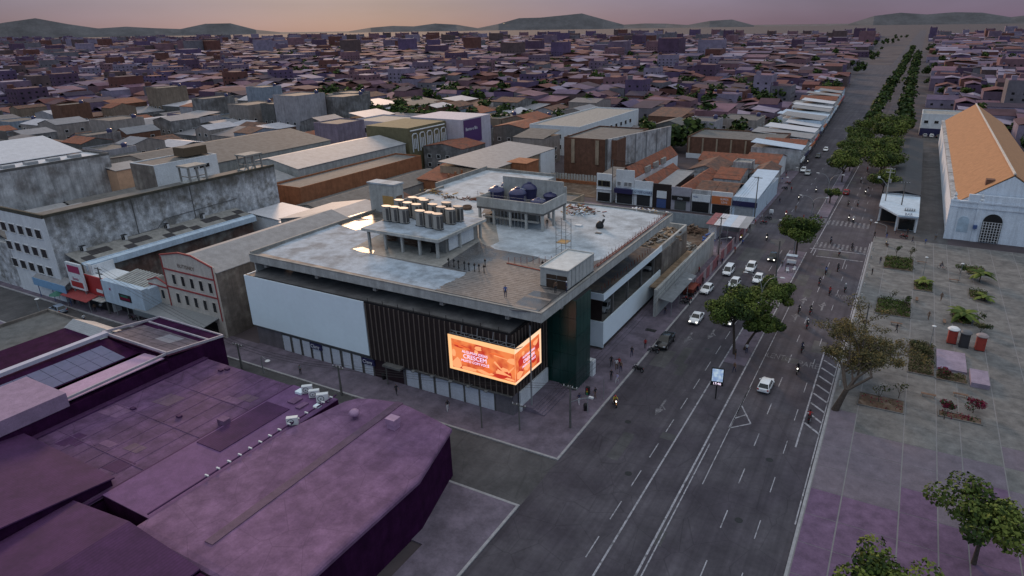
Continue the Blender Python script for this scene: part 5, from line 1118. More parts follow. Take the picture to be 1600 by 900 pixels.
for i, (x, y, s) in enumerate(((-6.3, 252, 1.05), (-6.2, 272, .9), (-7, 296, 1.1), (-7.4, 325, 1.0))):
    dup(kt, (x, y, .1), 1+i*1.7, ['second', 'third', 'fourth', 'fifth'][i]+' large dark tree along the right pavement behind the kiosk', scale=s)
# sparse yellow-brown tree on the plaza edge
r = random.Random(44); b0 = Vector(gp(1304, 641)); bt = thing('plaza_tree', 'sparse yellow brown tree leaning over the hatched bus bay', 'tree', tuple(b0), world=False)
bc = P(1355, 545, 6.5)-b0; tq = MB(); tips = []
def limb(a, d, l, rad, lev):
    e = a+d*l; m = a.lerp(e, .5)+Vector((r.gauss(0, .10), r.gauss(0, .10), r.gauss(.05, .1)))*l
    tq.tube([a, m, e], [rad, rad*.8, rad*.58], 7 if lev < 2 else 5)
    if lev >= 2: tips.append((m, lev)); tips.append((e, lev))
    if lev == 4: return
    for k in range(3 if lev < 3 else 2):
        nd = (d+Vector((r.gauss(0, .62), r.gauss(0, .62), r.gauss(-.02, .24)))).normalized(); nd.z = max(nd.z, -.15); limb(e, nd.normalized(), l*r.uniform(.5, .72), rad*.56, lev+1)
ctr = P(1362, 560, 5.2)-b0
tq.tube([(0, 0, -.1), (.5, .15, 1.6), (.95, .3, 3.1)], [.5, .38, .32], 9)
for tx, ty, tz in ((1330, 520, 7.2), (1370, 505, 7.4), (1390, 525, 6.8), (1340, 560, 5.0), (1380, 556, 5.4), (1312, 545, 6.2), (1360, 535, 6.4)):
    e = P(tx, ty, tz)-b0; d = e-Vector((.95, .3, 3.1)); limb(Vector((.95, .3, 3.1)), d.normalized(), d.length*.52, .2, 1)
part('trunk', tq, bark, bt, 60)
cl = [(tuple(p), r.uniform(.5, .95)) for p, l in tips]
part('crown', leaf_crown(cl, 42, .24, r, .7), [leaf_o, leaf_y, leaf_o], bt)
# palms / broad-leaf plants on the plaza
def palm(lab, px_, py_, h, n, L_, seed, cat='plant', name='palm_plant', tone=None):
    r = random.Random(seed); t = thing(name, lab, cat, gp(px_, py_, .14), world=False); q = MB(); q.tube([(0, 0, 0), (.05, 0, h)], [.12, .08], 7); part('trunk', q, bark, t)
    for i in range(n):
        a = 2*math.pi*i/n+r.uniform(-.3, .3); el = r.uniform(.3, 1.2); q = MB(); l = L_*r.uniform(.8, 1.15); up = Vector((0, 0, 1)); d = Vector((math.cos(a), math.sin(a), 0)); sd_ = Vector((-d.y, d.x, 0))
        pts = [Vector((0, 0, h))+d*l*s*math.cos(el*(1-s*.5))+up*l*(s*math.sin(el)-s*s*.75) for s in (0, .25, .5, .75, 1)]
        for k in range(4):
            w0, w1 = (.05, .32, .38, .26, .03)[k]*L_*.55, (.05, .32, .38, .26, .03)[k+1]*L_*.55
            for sg in (-1, 1): q.poly([pts[k], pts[k]+sd_*sg*w0-up*w0*.35, pts[k+1]+sd_*sg*w1-up*w1*.35, pts[k+1]])
        part('frond', q, tone or (leaf_c if r.random() < .5 else leaf_b), t)
    return t
palm('bright green palm in the middle planting bed', 1442, 447, 1.0, 14, 2.1, 1)
palm('large bright green palm beside the portable toilets', 1503, 500, 1.2, 18, 3.0, 2)
palm('bright green palm at the right edge of the plaza', 1530, 440, 1.6, 16, 2.8, 3)
palm('green palm at the upper right edge of the plaza', 1537, 470, .8, 12, 2.0, 4)
# planting beds: low kerb, soil, mass of foliage
def bed_(lab, pts, h, seed, tones=None, dens=44, leaf=.26):
    w_ = [P(x, y, .14) for x, y in pts]; x0, x1 = min(p.x for p in w_), max(p.x for p in w_); y0, y1 = min(p.y for p in w_), max(p.y for p in w_)
    t = thing('planting_bed', lab, 'planting bed', ((x0+x1)/2, (y0+y1)/2, .13)); q = MB(); q.box(x0, x1, y0, y0+.15, .1, .25); q.box(x0, x1, y1-.15, y1, .1, .25); q.box(x0, x0+.15, y0+.15, y1-.15, .1, .25); q.box(x1-.15, x1, y0+.15, y1-.15, .1, .25); part('edging', q, plaza_b, t)
    q = MB(); q.box(x0+.15, x1-.15, y0+.15, y1-.15, .1, .2); part('soil', q, soil, t)
    if h:
        r = random.Random(seed); cl = []
        nx, ny = max(2, int((x1-x0)/.9)), max(2, int((y1-y0)/.9))
        for i in range(nx):
            for j in range(ny): cl.append(((x0+.3+(x1-x0-.6)*(i+.5)/nx+r.uniform(-.2, .2), y0+.3+(y1-y0-.6)*(j+.5)/ny+r.uniform(-.2, .2), .2+h*r.uniform(.3, .8)), r.uniform(.45, .75)))
        cl = [(c, rr_*min(1, .6+h)) for c, rr_ in cl]
        o = part('plants', leaf_crown(cl, dens, leaf, r, .6), tones or [leaf_a, leaf_b, leaf_b], t); o['kind'] = 'stuff'
    return t
bed_('green planting bed at the far end of the plaza', [(1379, 419), (1427, 424), (1428, 406)], .7, 1)
bed_('square planting bed holding the middle palm', [(1427, 453), (1458, 456), (1427, 438)], .3, 2)
bed_('lush green planting bed behind the yellow brown tree', [(1366, 489), (1423, 496), (1370, 465)], .7, 3)
bed_('small green planting bed beside the portable toilets', [(1487, 504), (1519, 508), (1486, 485)], .35, 4)
bed_('narrow green planting bed at the upper right plaza edge', [(1509, 427), (1541, 430), (1509, 416)], .5, 5)
bed_('green planting bed at the right plaza edge', [(1514, 466), (1545, 469), (1513, 452)], .5, 6)
bed_('dull brown green planting bed right of the yellow brown tree', [(1420, 580), (1461, 590), (1420, 533)], .4, 7, [leaf_o, leaf_a, leaf_o])
bed_('brown planting bed in front of the pale stone platform', [(1461, 592), (1512, 600), (1461, 578)], .25, 8, [leaf_o, leaf_a, leaf_o])
bed_('bare mauve soil bed right of the tree trunk', [(1339, 632), (1413, 640), (1342, 612)], .15, 9, [leaf_r, leaf_o, leaf_r], 6)
bed_('bed with dark crimson shrubs at the lower right', [(1465, 650), (1535, 662), (1465, 640)], .3, 10, [leaf_r, leaf_a, leaf_r], 16)
def bush(lab, x, y, h, s, seed, tones, n=10, per=60): return make_tree(lab, gp(x, y, .14), h, s, seed, n, per, .25, tones, .05, None, .25, .9, 'shrub', .4)
bush('dark crimson shrub at the lower right of the plaza', 1475, 655, 3.0, 1.0, 61, [leaf_r, leaf_r, leaf_a])
bush('reddish spreading shrub at the lower right corner', 1520, 645, 1.8, 1.5, 62, [leaf_r, leaf_a, leaf_r])
bush('thin dark sapling in the bed behind the yellow brown tree', 1414, 480, 2.6, .9, 63, [leaf_a, leaf_a, leaf_b], 6, 30)
bush('thin green sapling at the far end of the plaza', 1400, 400, 2.6, .9, 64, [leaf_a, leaf_b, leaf_a], 6, 30)
bush('spindly dark sapling between the far planting bed and the lane', 1422, 404, 2.8, 1.1, 65, [leaf_a, leaf_a, leaf_o], 6, 26)
bush('bare twiggy shrub in front of the lush bed', 1392, 470, 2.2, 1.1, 66, [leaf_o, leaf_a, leaf_o], 6, 10)
bush('dark twiggy sapling by the right edge toilet', 1526, 505, 2.4, 1.0, 67, [leaf_o, leaf_a, leaf_a], 6, 20)
bush('thin sapling over the bare mauve bed', 1372, 628, 2.8, 1.3, 68, [leaf_o, leaf_o, leaf_a], 8, 14)
bush('twiggy sapling right of the bare mauve bed', 1404, 622, 2.6, 1.1, 69, [leaf_o, leaf_o, leaf_a], 8, 12)
def platform(lab, pts, h):
    w_ = [P(x, y, .14) for x, y in pts]; x0, x1 = min(p.x for p in w_), max(p.x for p in w_); y0, y1 = min(p.y for p in w_), max(p.y for p in w_)
    q = MB(); q.box(x0, x1, y0, y1, .1, .13+h); return solo('stone_platform', q, M('mauve_stone', (.27, .22, .29), .8, .2, .4), lab, 'platform', ((x0+x1)/2, (y0+y1)/2, .13))
platform('pale mauve stone platform below the portable toilets', [(1463, 576), (1510, 580), (1463, 547)], .3)
platform('small mauve stone block at the right edge below the toilets', [(1516, 604), (1545, 606), (1516, 582)], .7)
def toilet(lab, x, y, body, roofm, s=1.0):
    t = thing('portable_toilet', lab, 'portable toilet', gp(x, y, .14), world=False); q = MB(); q.box(-.55, .55, -.55, .55, 0, 2.0); part('body', q, body, t)
    q = MB(); q.box(-.42, .42, -.59, -.55, .1, 1.9); dr = part('door', q, body, t); q = MB(); q.box(.28, .34, -.62, -.59, .95, 1.1); part('handle', q, black_m, dr)
    q = MB(); q.lathe((0, 0, 2.0), [(.78, 0), (.76, .1), (.5, .3), (.05, .36)], 12); part('roof', q, roofm, t, 30); q = MB(); q.box(-.6, .6, -.6, .6, -.0, .06); part('base', q, black_m, t); t.scale = (s, s, s); return t
toilet('red portable toilet with white roof on the plaza', 1486, 535, paint('toilet_red', (.33, .045, .03), .5), white_metal, 1.15)
toilet('black portable toilet between the two red ones', 1505, 541, paint('toilet_black', (.035, .035, .04), .5), paint('toilet_grey', (.10, .10, .11), .5), 1.15)
toilet('red portable toilet with dull roof at the right edge', 1530, 546, paint('toilet_red', (.33, .045, .03)), paint('toilet_dull', (.25, .2, .2), .5), 1.15)
# ================================================================== LAMPS, POLES, WIRES, SIGNS
def lamp_double(lab, px_, py_, top_y, ang=0., z=.02, arm=2.6, group='double arm street lamps'):
    h = height(px_, py_, top_y, z); t = thing('street_lamp', lab, 'street lamp', gp(px_, py_, z), ang, group, world=False); q = MB(); q.tube([(0, 0, 0), (0, 0, h*.45), (0, 0, h*.72)], [.14, .10, .08], 8); part('pole', q, grey_metal, t, 60)
    for s in (-1, 1):
        q = MB(); pts = [(0, 0, h*.70), (s*arm*.12, 0, h*.84), (s*arm*.38, 0, h*.95), (s*arm*.75, 0, h*1.0), (s*arm, 0, h*1.0)]; q.tube(pts, [.07, .06, .05, .045, .04], 7); a = part('arm', q, grey_metal, t, 60)
        q = MB(); q.lathe((0, 0, 0), [(.1, -.06), (.2, 0), (.14, .09), (.03, .12)], 10); o = part('lamp_head', q, white_metal, a, 40); o.location = (s*(arm+.3), 0, h*1.0); o.scale = (2.2, 1, 1)
    return t
lamp_double('double arm street lamp rising between the median tree crowns', 1184, 515, 430, 0)
lamp_double('double arm street lamp at the lone tree by the crossing', 1240, 397, 347, 0, arm=3.2)
lamp_double('double arm street lamp nearest beyond the crossing', 1268, 335, 307, 0, arm=3.0)
lamp_double('double arm street lamp beside the small refuge tree', 1291, 318, 272, 0, arm=3.0)
def lamp_single(lab, px_, py_, top_y, dx, dy, z=.13, group='single arm street lamps', L_=2.4):
    h = height(px_, py_, top_y, z); t = thing('street_lamp', lab, 'street lamp', gp(px_, py_, z), 0, group, world=False); q = MB(); q.tube([(0, 0, 0), (0, 0, h*.8)], [.11, .07], 8); part('pole', q, grey_metal, t)
    d = Vector((dx, dy, 0)).normalized(); q = MB(); q.tube([(0, 0, h*.78), d*L_*.3+Vector((0, 0, h*.93)), d*L_+Vector((0, 0, h))], [.06, .05, .04], 7); a = part('arm', q, grey_metal, t)
    q = MB(); q.lathe((0, 0, 0), [(.12, -.06), (.24, 0), (.16, .1), (.03, .13)], 10); o = part('lamp_head', q, white_metal, a, 40); o.location = d*(L_+.25)+Vector((0, 0, h)); o.scale = (1.6, 1.6, 1); return t
lamp_single('single arm street lamp over the parked motorcycles', 1054, 470, 438, 1, .6)
lamp_single('single arm street lamp at the near corner of the hoarding', 1120, 395, 372, 1, .5)
lamp_single('single arm street lamp on the left street corner at the left edge', 66, 500, 462, .9, -.3)
lamp_single('single arm street lamp in front of the white mall panels', 412, 582, 553, 1, -.4, L_=3)
lamp_single('short lamp arm on the pavement of the far left shops', 1215, 290, 277, 1, .2)
lamp_single('lamp arm at the far left pavement beyond the corner shop', 1232, 268, 262, 1, .2)
lamp_single('tall lamp on the plaza corner by the crossing', 1384, 365, 352, -.8, .3)
def pole(lab, px_, py_, top_y, z=.13, rad=.14, cross=1, ang=0., mat=None, lamp=None, cat='utility pole', box_=False):
    h = height(px_, py_, top_y, z); t = thing('utility_pole', lab, cat, gp(px_, py_, z), ang, 'utility poles', world=False); q = MB(); q.tube([(0, 0, 0), (0, 0, h)], [rad*1.2, rad*.8], 8); part('pole', q, mat or concrete_dark, t)
    for k in range(cross):
        q = MB(); q.box(-1.0, 1.0, -.06, .06, h-.35-k*.9, h-.22-k*.9); ca = part('crossarm', q, mat or concrete_dark, t); q = MB()
        for x in (-.9, -.3, .3, .9): q.cyl((x, 0, h-.22-k*.9), .05, .2, 6)
        part('insulator', q, white_metal, ca)
    if box_: q = MB(); q.cyl((.35, 0, h*.7), .28, .9, 10); part('transformer', q, grey_metal, t)
    if lamp: q = MB(); q.tube([(0, 0, h*.62), (lamp[0]*.6, lamp[1]*.6, h*.74), (lamp[0], lamp[1], h*.78)], .05, 6); a = part('lamp_arm', q, grey_metal, t); q = MB(); q.box(lamp[0]-.3, lamp[0]+.3, lamp[1]-.14, lamp[1]+.14, h*.765, h*.80); part('lamp_head', q, white_metal, a)
    t['h'] = h; return t, Vector(gp(px_, py_, z)), h
pl = [
 pole('utility pole with crossarm on the side street in front of the shutters', 534, 616, 573),
 pole('utility pole with lamp arm at the street corner by the steps', 891, 668, 604, lamp=(2.6, .6), cross=1),
 pole('thin pole in front of the shutters below the screen', 753, 668, 625, rad=.08, cross=0),
 pole('utility pole at the red shop on the left street', 172, 490, 419, cross=2),
 pole('dark utility pole by the parking cars and the kiosk cart', 1210, 450, 377, rad=.16, cross=0),
 pole('utility pole at the corner shop on the cross street', 1178, 345, 277, cross=1),
 pole('dark utility pole between the two white shops', 956, 318, 250, cross=0),
 pole('dark pole in front of the orange sign shop', 1133, 330, 295, cross=0),
 pole('pale utility pole with transformer and lamp arms by the kiosk', 1379, 338, 263, cross=2, lamp=(-2.4, .8), box_=True, mat=concrete_pale),
 pole('dark utility pole in front of the kiosk canopy', 1404, 345, 285, cross=1),
 pole('utility pole on the side street near the dark building corner', 378, 575, 538, cross=1),
 pole('pole rising from the mall pavement beside the LED screen', 831, 640, 510, rad=.11, cross=0, mat=grey_metal),
 pole('leaning dark pole behind the hoarding by the yard wall', 1122, 402, 340, cross=1),
 pole('pole at the right edge of the screen pavement', 812, 672, 632, rad=.1, cross=1),
 pole('dark pole inside the yellow brown tree crown', 1350, 520, 474, rad=.12, cross=0, z=.13),
]
def wire(lab, a, b, sag=.6, n=3, off=.6, group='overhead wires'):
    q = MB()
    for k in range(n):
        o = (k-(n-1)/2)*off; d = (b-a); s = Vector((-d.y, d.x, 0)).normalized()*o
        q.tube([a+d*t+s-Vector((0, 0, sag*4*t*(1-t))) for t in [i/8 for i in range(9)]], .022, 3, False)
    return solo('overhead_wire', q, black_m, lab, 'wire', tuple(a), group=group)
T = lambda e: e[1]+Vector((0, 0, e[2]-.1))
wire('overhead wires from the shutter pole to the corner lamp pole', T(pl[0]), T(pl[1])); wire('overhead wires along the left street to the red shop', T(pl[10]), T(pl[3])); wire('overhead wires between shutter pole and dark building pole', T(pl[0]), T(pl[10]))
wire('overhead wires between the kiosk poles', T(pl[8]), T(pl[9]), n=2); wire('overhead wires from the yard pole to the corner shop pole', T(pl[12]), T(pl[5]), n=3); wire('overhead wires along the cross street shops', T(pl[5]), T(pl[6]), n=2)
wire('overhead wires from the yard pole towards the corner lamp pole', T(pl[12]), T(pl[1]), 1.6)
# digital clock and advertising panel on the median
h0 = height(1118, 622, 601, .02); h1 = height(1118, 622, 575, .02); cg = Vector(gp(1118, 622)); ck = thing('street_display', 'lit blue street advertising display with clock on a black post', 'display', tuple(cg), R(12), world=False)
q = MB(); q.box(-.09, .09, -.09, .09, 0, h0); part('post', q, black_m, ck); q = MB(); q.box(-.85, .85, -.14, .14, h0-.1, h1); cb = part('cabinet', q, black_m, ck)
def blue_screen():
    m = bpy.data.materials.new('lit_blue_screen'); m.use_nodes = True; t = m.node_tree; b = t.nodes['Principled BSDF']; n_ = t.nodes.new('ShaderNodeTexNoise'); n_.inputs['Scale'].default_value = 2.2; g_ = t.nodes.new('ShaderNodeNewGeometry'); t.links.new(g_.outputs['Position'], n_.inputs['Vector'])
    r_ = t.nodes.new('ShaderNodeValToRGB'); t.links.new(n_.outputs['Fac'], r_.inputs[0]); r_.color_ramp.elements[0].position = .38; r_.color_ramp.elements[0].color = (.05, .16, .42, 1); r_.color_ramp.elements[1].position = .68; r_.color_ramp.elements[1].color = (.45, .6, .7, 1); t.links.new(r_.outputs[0], b.inputs['Emission Color']); b.inputs['Emission Strength'].default_value = .6; return m
q = MB(); q.box(-.72, .72, -.165, -.141, h0+.55, h1-.12); part('screen', q, blue_screen(), cb)
o = text('clock_digits', '17:46', cb, (0, -.17, h0+.22), .5, R(90), 0, emis('digits', (.9, .75, .95), 1.4))
# ================================================================== VEHICLES (front towards +y)
def loft(st, close=True):
    """st: list of (y, [(x,z)...half section from sill to top centre])"""
    q = MB(); n = len(st[0][1])
    for y, s in st:
        q.v += [(x, y, z) for x, z in s]+[(-x, y, z) for x, z in s[::-1]]
    m = 2*n
    for i in range(len(st)-1):
        for j in range(m-1): q._f((i*m+j, i*m+j+1, (i+1)*m+j+1, (i+1)*m+j))
        q._f((i*m+m-1, i*m, (i+1)*m, (i+1)*m+m-1))
    q._f(tuple(range(m-1, -1, -1))); k = (len(st)-1)*m; q._f(tuple(k+j for j in range(m))); return q
def sec(hw, zs, zb, zt): return [(hw*.90, zs), (hw, zs+.12), (hw*1.0, (zs+zb)/2), (hw*.96, zb), (hw*.80, zt), (0, zt+.02)]
def car(name, lab, loc, rz, col, L_=4.1, W=1.72, H=1.5, kind='hatch', lights=False, group=None):
    t = thing(name, lab, 'pickup' if kind == 'pickup' else 'van' if kind == 'van' else 'car', loc, rz, group, world=False); hw = W/2; f = L_/2
    zb = .86 if kind != 'pickup' else 1.0; zs = .24 if kind != 'pickup' else .38
    st = [(-f, sec(hw*.86, zs+.15, zb-.12, zb-.1)), (-f+.12, sec(hw*.95, zs, zb-.03, zb)), (-f+.6, sec(hw, zs, zb, zb+.03)), (0, sec(hw, zs, zb, zb+.04)), (f-1.1, sec(hw, zs, zb-.02, zb+.03)), (f-.45, sec(hw*.97, zs, zb-.12, zb-.06)), (f-.1, sec(hw*.9, zs+.02, zb-.25, zb-.2)), (f, sec(hw*.8, zs+.12, zb-.36, zb-.33))]
    part('body', loft(st), col, t, 35)
    # cabin (front y, rear y at belt; front/rear at roof)
    if kind == 'van': yb0, yb1, yt0, yt1 = -f+.08, f-.75, -f+.3, f-1.55
    elif kind == 'sedan': yb0, yb1, yt0, yt1 = -f+.75, f-1.15, -f+1.35, f-1.95
    elif kind == 'pickup': yb0, yb1, yt0, yt1 = -f+1.75, f-1.3, -f+2.0, f-2.1
    else: yb0, yb1, yt0, yt1 = -f+.1, f-1.1, -f+.5, f-1.9
    a, b_ = hw*.93, hw*.74; z0, z1 = zb-.01, H
    V = [(a, yb0, z0), (-a, yb0, z0), (-a, yb1, z0), (a, yb1, z0), (b_, yt0, z1-.06), (-b_, yt0, z1-.06), (-b_, yt1, z1-.06), (b_, yt1, z1-.06), (b_*.8, yt0+.15, z1), (-b_*.8, yt0+.15, z1), (-b_*.8, yt1-.15, z1), (b_*.8, yt1-.15, z1)]
    q = MB(); q.v = V; q.f = [(1, 0, 4, 5), (3, 2, 6, 7), (2, 1, 5, 6), (0, 3, 7, 4), (5, 4, 8, 9), (7, 6, 10, 11), (6, 5, 9, 10), (4, 7, 11, 8), (8, 11, 10, 9)]; q.mi = [0]*9; part('cabin', q, col, t, 40)
    def glass(nm, c, shrink=.09, out=.008):
        c = [Vector(V[i]) for i in c]; ce = sum(c, Vector())/4; nrm = (c[1]-c[0]).cross(c[3]-c[0]).normalized()
        if nrm.dot(ce-Vector((0, (yb0+yb1)/2, .9))) < 0: nrm = -nrm
        q = MB(); q.poly([p.lerp(ce, shrink*1.4)+nrm*out for p in c]); part(nm, q, glass_d, t)
    glass('windscreen', (3, 2, 6, 7)); glass('rear_window', (1, 0, 4, 5))
    for s in (0, 1):
        ids = (0, 3, 7, 4) if s == 0 else (1, 2, 6, 5); c = [Vector(V[i]) for i in ids]; m0, m1 = c[0].lerp(c[1], .5), c[3].lerp(c[2], .5); sg = 1 if s == 0 else -1
        for quad in ((c[0], m0, m1, c[3]), (m0, c[1], c[2], m1)):
            ce = sum(quad, Vector())/4; q = MB(); q.poly([p.lerp(ce, .14)+Vector((sg*.012, 0, .004)) for p in quad]); part('side_window', q, glass_d, t)
    if kind == 'pickup':
        q = MB(); q.box(-hw*.86, hw*.86, -f+.16, -f+1.62, zb+.01, zb+.045); part('load_bed', q, black_m, t); q = MB(); q.box(-hw*.95, -hw*.83, -f+.1, -f+1.7, zb, zb+.16); q.box(hw*.83, hw*.95, -f+.1, -f+1.7, zb, zb+.16); q.box(-hw*.83, hw*.83, -f+.08, -f+.18, zb, zb+.16); q.tube([(-hw*.8, -f+1.6, zb+.1), (-hw*.7, -f+1.6, H-.02), (hw*.7, -f+1.6, H-.02), (hw*.8, -f+1.6, zb+.1)], .045, 6); part('bed_rail', q, col, t)
    rw = .33 if kind != 'pickup' else .39
    for y in (-f+.78, f-.82):
        for s in (-1, 1):
            q = MB(); q.wheel((s*(hw-.09), y, rw), rw, .22); w_ = part('wheel', q, tyre_m, t); q = MB(); q.wheel((s*(hw-.08), y, rw), rw*.62, .23, 12); part('rim', q, rim_m, w_)
            q = MB(); q.wheel((s*(hw-.02), y, rw+.02), rw*1.16, .055, 16); part('wheel_arch', q, black_m, t)
    for s in (-1, 1):
        q = MB(); q.box(s*hw*.5, s*hw*.84, f-.22, f-.02, zb-.33, zb-.17) if s > 0 else q.box(s*hw*.84, s*hw*.5, f-.22, f-.02, zb-.33, zb-.17); part('headlight', q, lamp_on if lights else paint('headlight_glass', (.5, .5, .52), .1), t)
        q = MB(); q.box(min(s*hw*.62, s*hw*.9), max(s*hw*.62, s*hw*.9), -f-.01, -f+.1, zb-.28, zb-.06); part('tail_light', q, tail_m, t)
        q = MB(); q.box(min(s*hw, s*(hw+.18)), max(s*hw, s*(hw+.18)), f-1.55, f-1.42, zb, zb+.14); part('mirror', q, col, t)
    q = MB(); q.box(-hw*.5, hw*.5, f-.06, f+.015, .34, zb-.36) if zb-.36 > .36 else q.box(-hw*.5, hw*.5, f-.06, f+.015, .3, .5); part('grille', q, black_m, t); q = MB(); q.box(-.26, .26, -f-.02, -f+.04, .48, .62); part('number_plate', q, white_metal, t)
    return t
cw = paint('car_white', (.84, .85, .86), .25, .5); cb_ = paint('car_black', (.016, .016, .018), .2, .6); cs = paint('car_silver', (.38, .40, .42), .3, .5, .3); cbl = paint('car_blue_grey', (.20, .25, .33), .3); crd = paint('car_red', (.30, .02, .025), .3)
def g0(x, y): return gp(x, y, .012)
car('white_hatchback', 'white hatchback driving away in the right hand carriageway', g0(1196, 606), R(-1), cw, 4.0, 1.72, 1.5)
car('black_pickup', 'black pickup parked beside the mall pavement', g0(1039, 538), R(180), cb_, 5.2, 1.9, 1.72, 'pickup')
car('white_sedan', 'white sedan coming towards us left of the median trees', g0(1088, 501), R(180), cw, 4.4, 1.74, 1.46, 'sedan', True)
car('white_sedan', 'white sedan half hidden under the left median tree', g0(1139, 503), R(180), cw, 4.4, 1.74, 1.46, 'sedan', True)
car('white_van', 'white minivan parked by the end of the red hoarding', g0(1138, 427), R(180), cw, 4.5, 1.75, 1.78, 'van')
car('white_hatchback', 'white hatchback second in the oncoming lane, above the tree crown', g0(1147, 447), R(178), cw, 4.0, 1.74, 1.58)
car('white_suv', 'white tall hatchback approaching beside the minivan', g0(1173, 422), R(180), cw, 4.2, 1.8, 1.66)
car('white_hatchback', 'white hatchback mostly hidden behind the tree crowns', g0(1184, 440), R(180), cw, 3.9, 1.7, 1.5)
car('white_hatchback', 'white hatchback parked at the kerb left of the tree', g0(1104, 456), R(176), cw, 3.9, 1.7, 1.5)
car('black_hatchback', 'black hatchback with lit headlights left of the lone tree', g0(1207, 406), R(180), cb_, 3.9, 1.72, 1.5, lights=True)
pk_ = PXp(1016, 432, -39.6); car('silver_car', 'silver tall car parked on the open parking level', (-39.6, pk_.y, 4.11), R(176), cs, 4.2, 1.78, 1.75, 'van')
car('silver_hatchback', 'pale car on the parking level peeking over the near white band', (-39.6, 93.6, 4.11), R(180), cs, 4.0, 1.72, 1.5)
car('blue_hatchback', 'blue grey hatchback on the side street at the left edge', g0(92, 487), R(85), cbl, 4.0, 1.72, 1.5)
car('red_car', 'small dark red car up the right hand carriageway', g0(1322, 303), R(0), crd, 4.0, 1.7, 1.5)
for x, y, c, l in ((1255, 268, cw, 'white car far up the left carriageway near the shop pavement'), (1262, 273, cs, 'silver car just ahead of the far white car'), (1278, 246, cb_, 'black car far up the left carriageway'), (1290, 236, cw, 'white car at the top of the left carriageway'), (1372, 232, cs, 'silver car parked far up the right kerb')):
    car('far_car', l, g0(x, y), R(180), c, 4.1, 1.72, 1.5)
for i, (x, c) in enumerate(((6.5, cs), (9.0, cw), (11.5, cb_))): car('parked_car', ['silver', 'white', 'black'][i]+' car parked in front of the white block at the lane end', (x, 341, .01), R(0), c)
# ================================================================== PEOPLE AND MOTORCYCLES
def skin_body(name, verts, edges, radii, zones, mats):
    me = bpy.data.meshes.new(name); me.from_pydata(verts, edges, []); o = bpy.data.objects.new('tmp_body', me); C.objects.link(o)
    sk = o.modifiers.new('skin', 'SKIN'); o.modifiers.new('sub', 'SUBSURF').levels = 1; o.modifiers['sub'].render_levels = 1
    for i, v in enumerate(me.skin_vertices[0].data): v.radius = radii[i] if hasattr(radii[i], '__len__') else (radii[i], radii[i]); v.use_root = (i == 0)
    dg = bpy.context.evaluated_depsgraph_get(); out = bpy.data.meshes.new_from_object(o.evaluated_get(dg)); bpy.data.objects.remove(o); out.name = name
    out.materials.clear()
    for m in mats: out.materials.append(m)
    for p in out.polygons: p.material_index = zones(p.center); p.use_smooth = True
    return out
cl_shirt = paint('shirt_base', (.3, .3, .3), .9); cl_pants = paint('trousers_base', (.05, .05, .07), .9); hair_m = paint('hair', (.015, .012, .01), .8); shoe_m = paint('shoe', (.03, .03, .03), .7)
PM = [skin_m, cl_shirt, cl_pants, hair_m, shoe_m]
def body(pose):
    # 0 pelvis 1 waist 2 chest 3 neckbase 4 neck 5 head 6 crown
    if pose in ('stand', 'walk'):
        w_ = .0 if pose == 'stand' else .22
        V = [(0, 0, .95), (0, .01, 1.12), (0, .0, 1.34), (0, -.01, 1.46), (0, 0, 1.52), (0, .02, 1.62), (0, .01, 1.71)]
        leg = lambda s, d: [(s*.095, .01, .90), (s*.10, d*.55+.03, .50), (s*.10, d*1.15-(.05 if d < 0 else 0), .09), (s*.11, d*1.15+.13, .045)]
        arm_ = lambda s, d: [(s*.19, -.01, 1.41), (s*.24, -d*.35-.02, 1.14), (s*.23, -d*.7+.06, .90), (s*.22, -d*.75+.09, .80)]
        zf = 1.0
    else:
        V = [(0, -.12, .84), (0, -.11, 1.0), (0, -.02, 1.22), (0, .04, 1.33), (0, .07, 1.39), (0, .10, 1.49), (0, .09, 1.58)]
        leg = lambda s, d: [(s*.11, -.08, .82), (s*.20, .32, .80), (s*.19, .16, .38), (s*.20, .30, .33)]
        arm_ = lambda s, d: [(s*.20, .03, 1.28), (s*.30, .22, 1.08), (s*.30, .48, 1.04), (s*.29, .56, 1.03)]
        w_ = 0; zf = 0
    E_ = [(i, i+1) for i in range(6)]; rad = [(.125, .10), (.115, .085), (.15, .10), (.075, .06), (.055, .055), (.085, .10), (.06, .075)]
    for s, d in ((1, w_), (-1, -w_)):
        n = len(V); V += leg(s, d); E_ += [(0, n), (n, n+1), (n+1, n+2), (n+2, n+3)]; rad += [.085, .06, .042, .04]
        n = len(V); V += arm_(s, d); E_ += [(3, n), (n, n+1), (n+1, n+2), (n+2, n+3)]; rad += [.055, .043, .033, .03]
    hz = V[5][2]; hy = V[5][1]; pz = V[0][2]
    def zones(c):
        if c.z > hz+.035 or (c.z > hz-.04 and c.y < hy-.02): return 3
        if c.z > V[4][2]-.01: return 0
        if pose == 'ride':
            if c.z < .42: return 4
            if c.z > .98 and c.y < .30 or (c.y < -.02 and c.z > .93): return 1
            if c.y > .30 and c.z > .92: return 0
            return 2
        if abs(c.x) > .19 and c.z > .75: return 1 if c.z > 1.16 else 0
        if c.z < .10: return 4
        return 1 if c.z > 1.0 else 2
    return skin_body('person', V, E_, rad, zones, PM)
BODY = {p: body(p) for p in ('stand', 'walk', 'ride')}
CLO = {}
def cloth(rgb):
    k = 'cloth_%d_%d_%d' % tuple(int(c*100) for c in rgb); return M(k, rgb, .9, .12, 3)
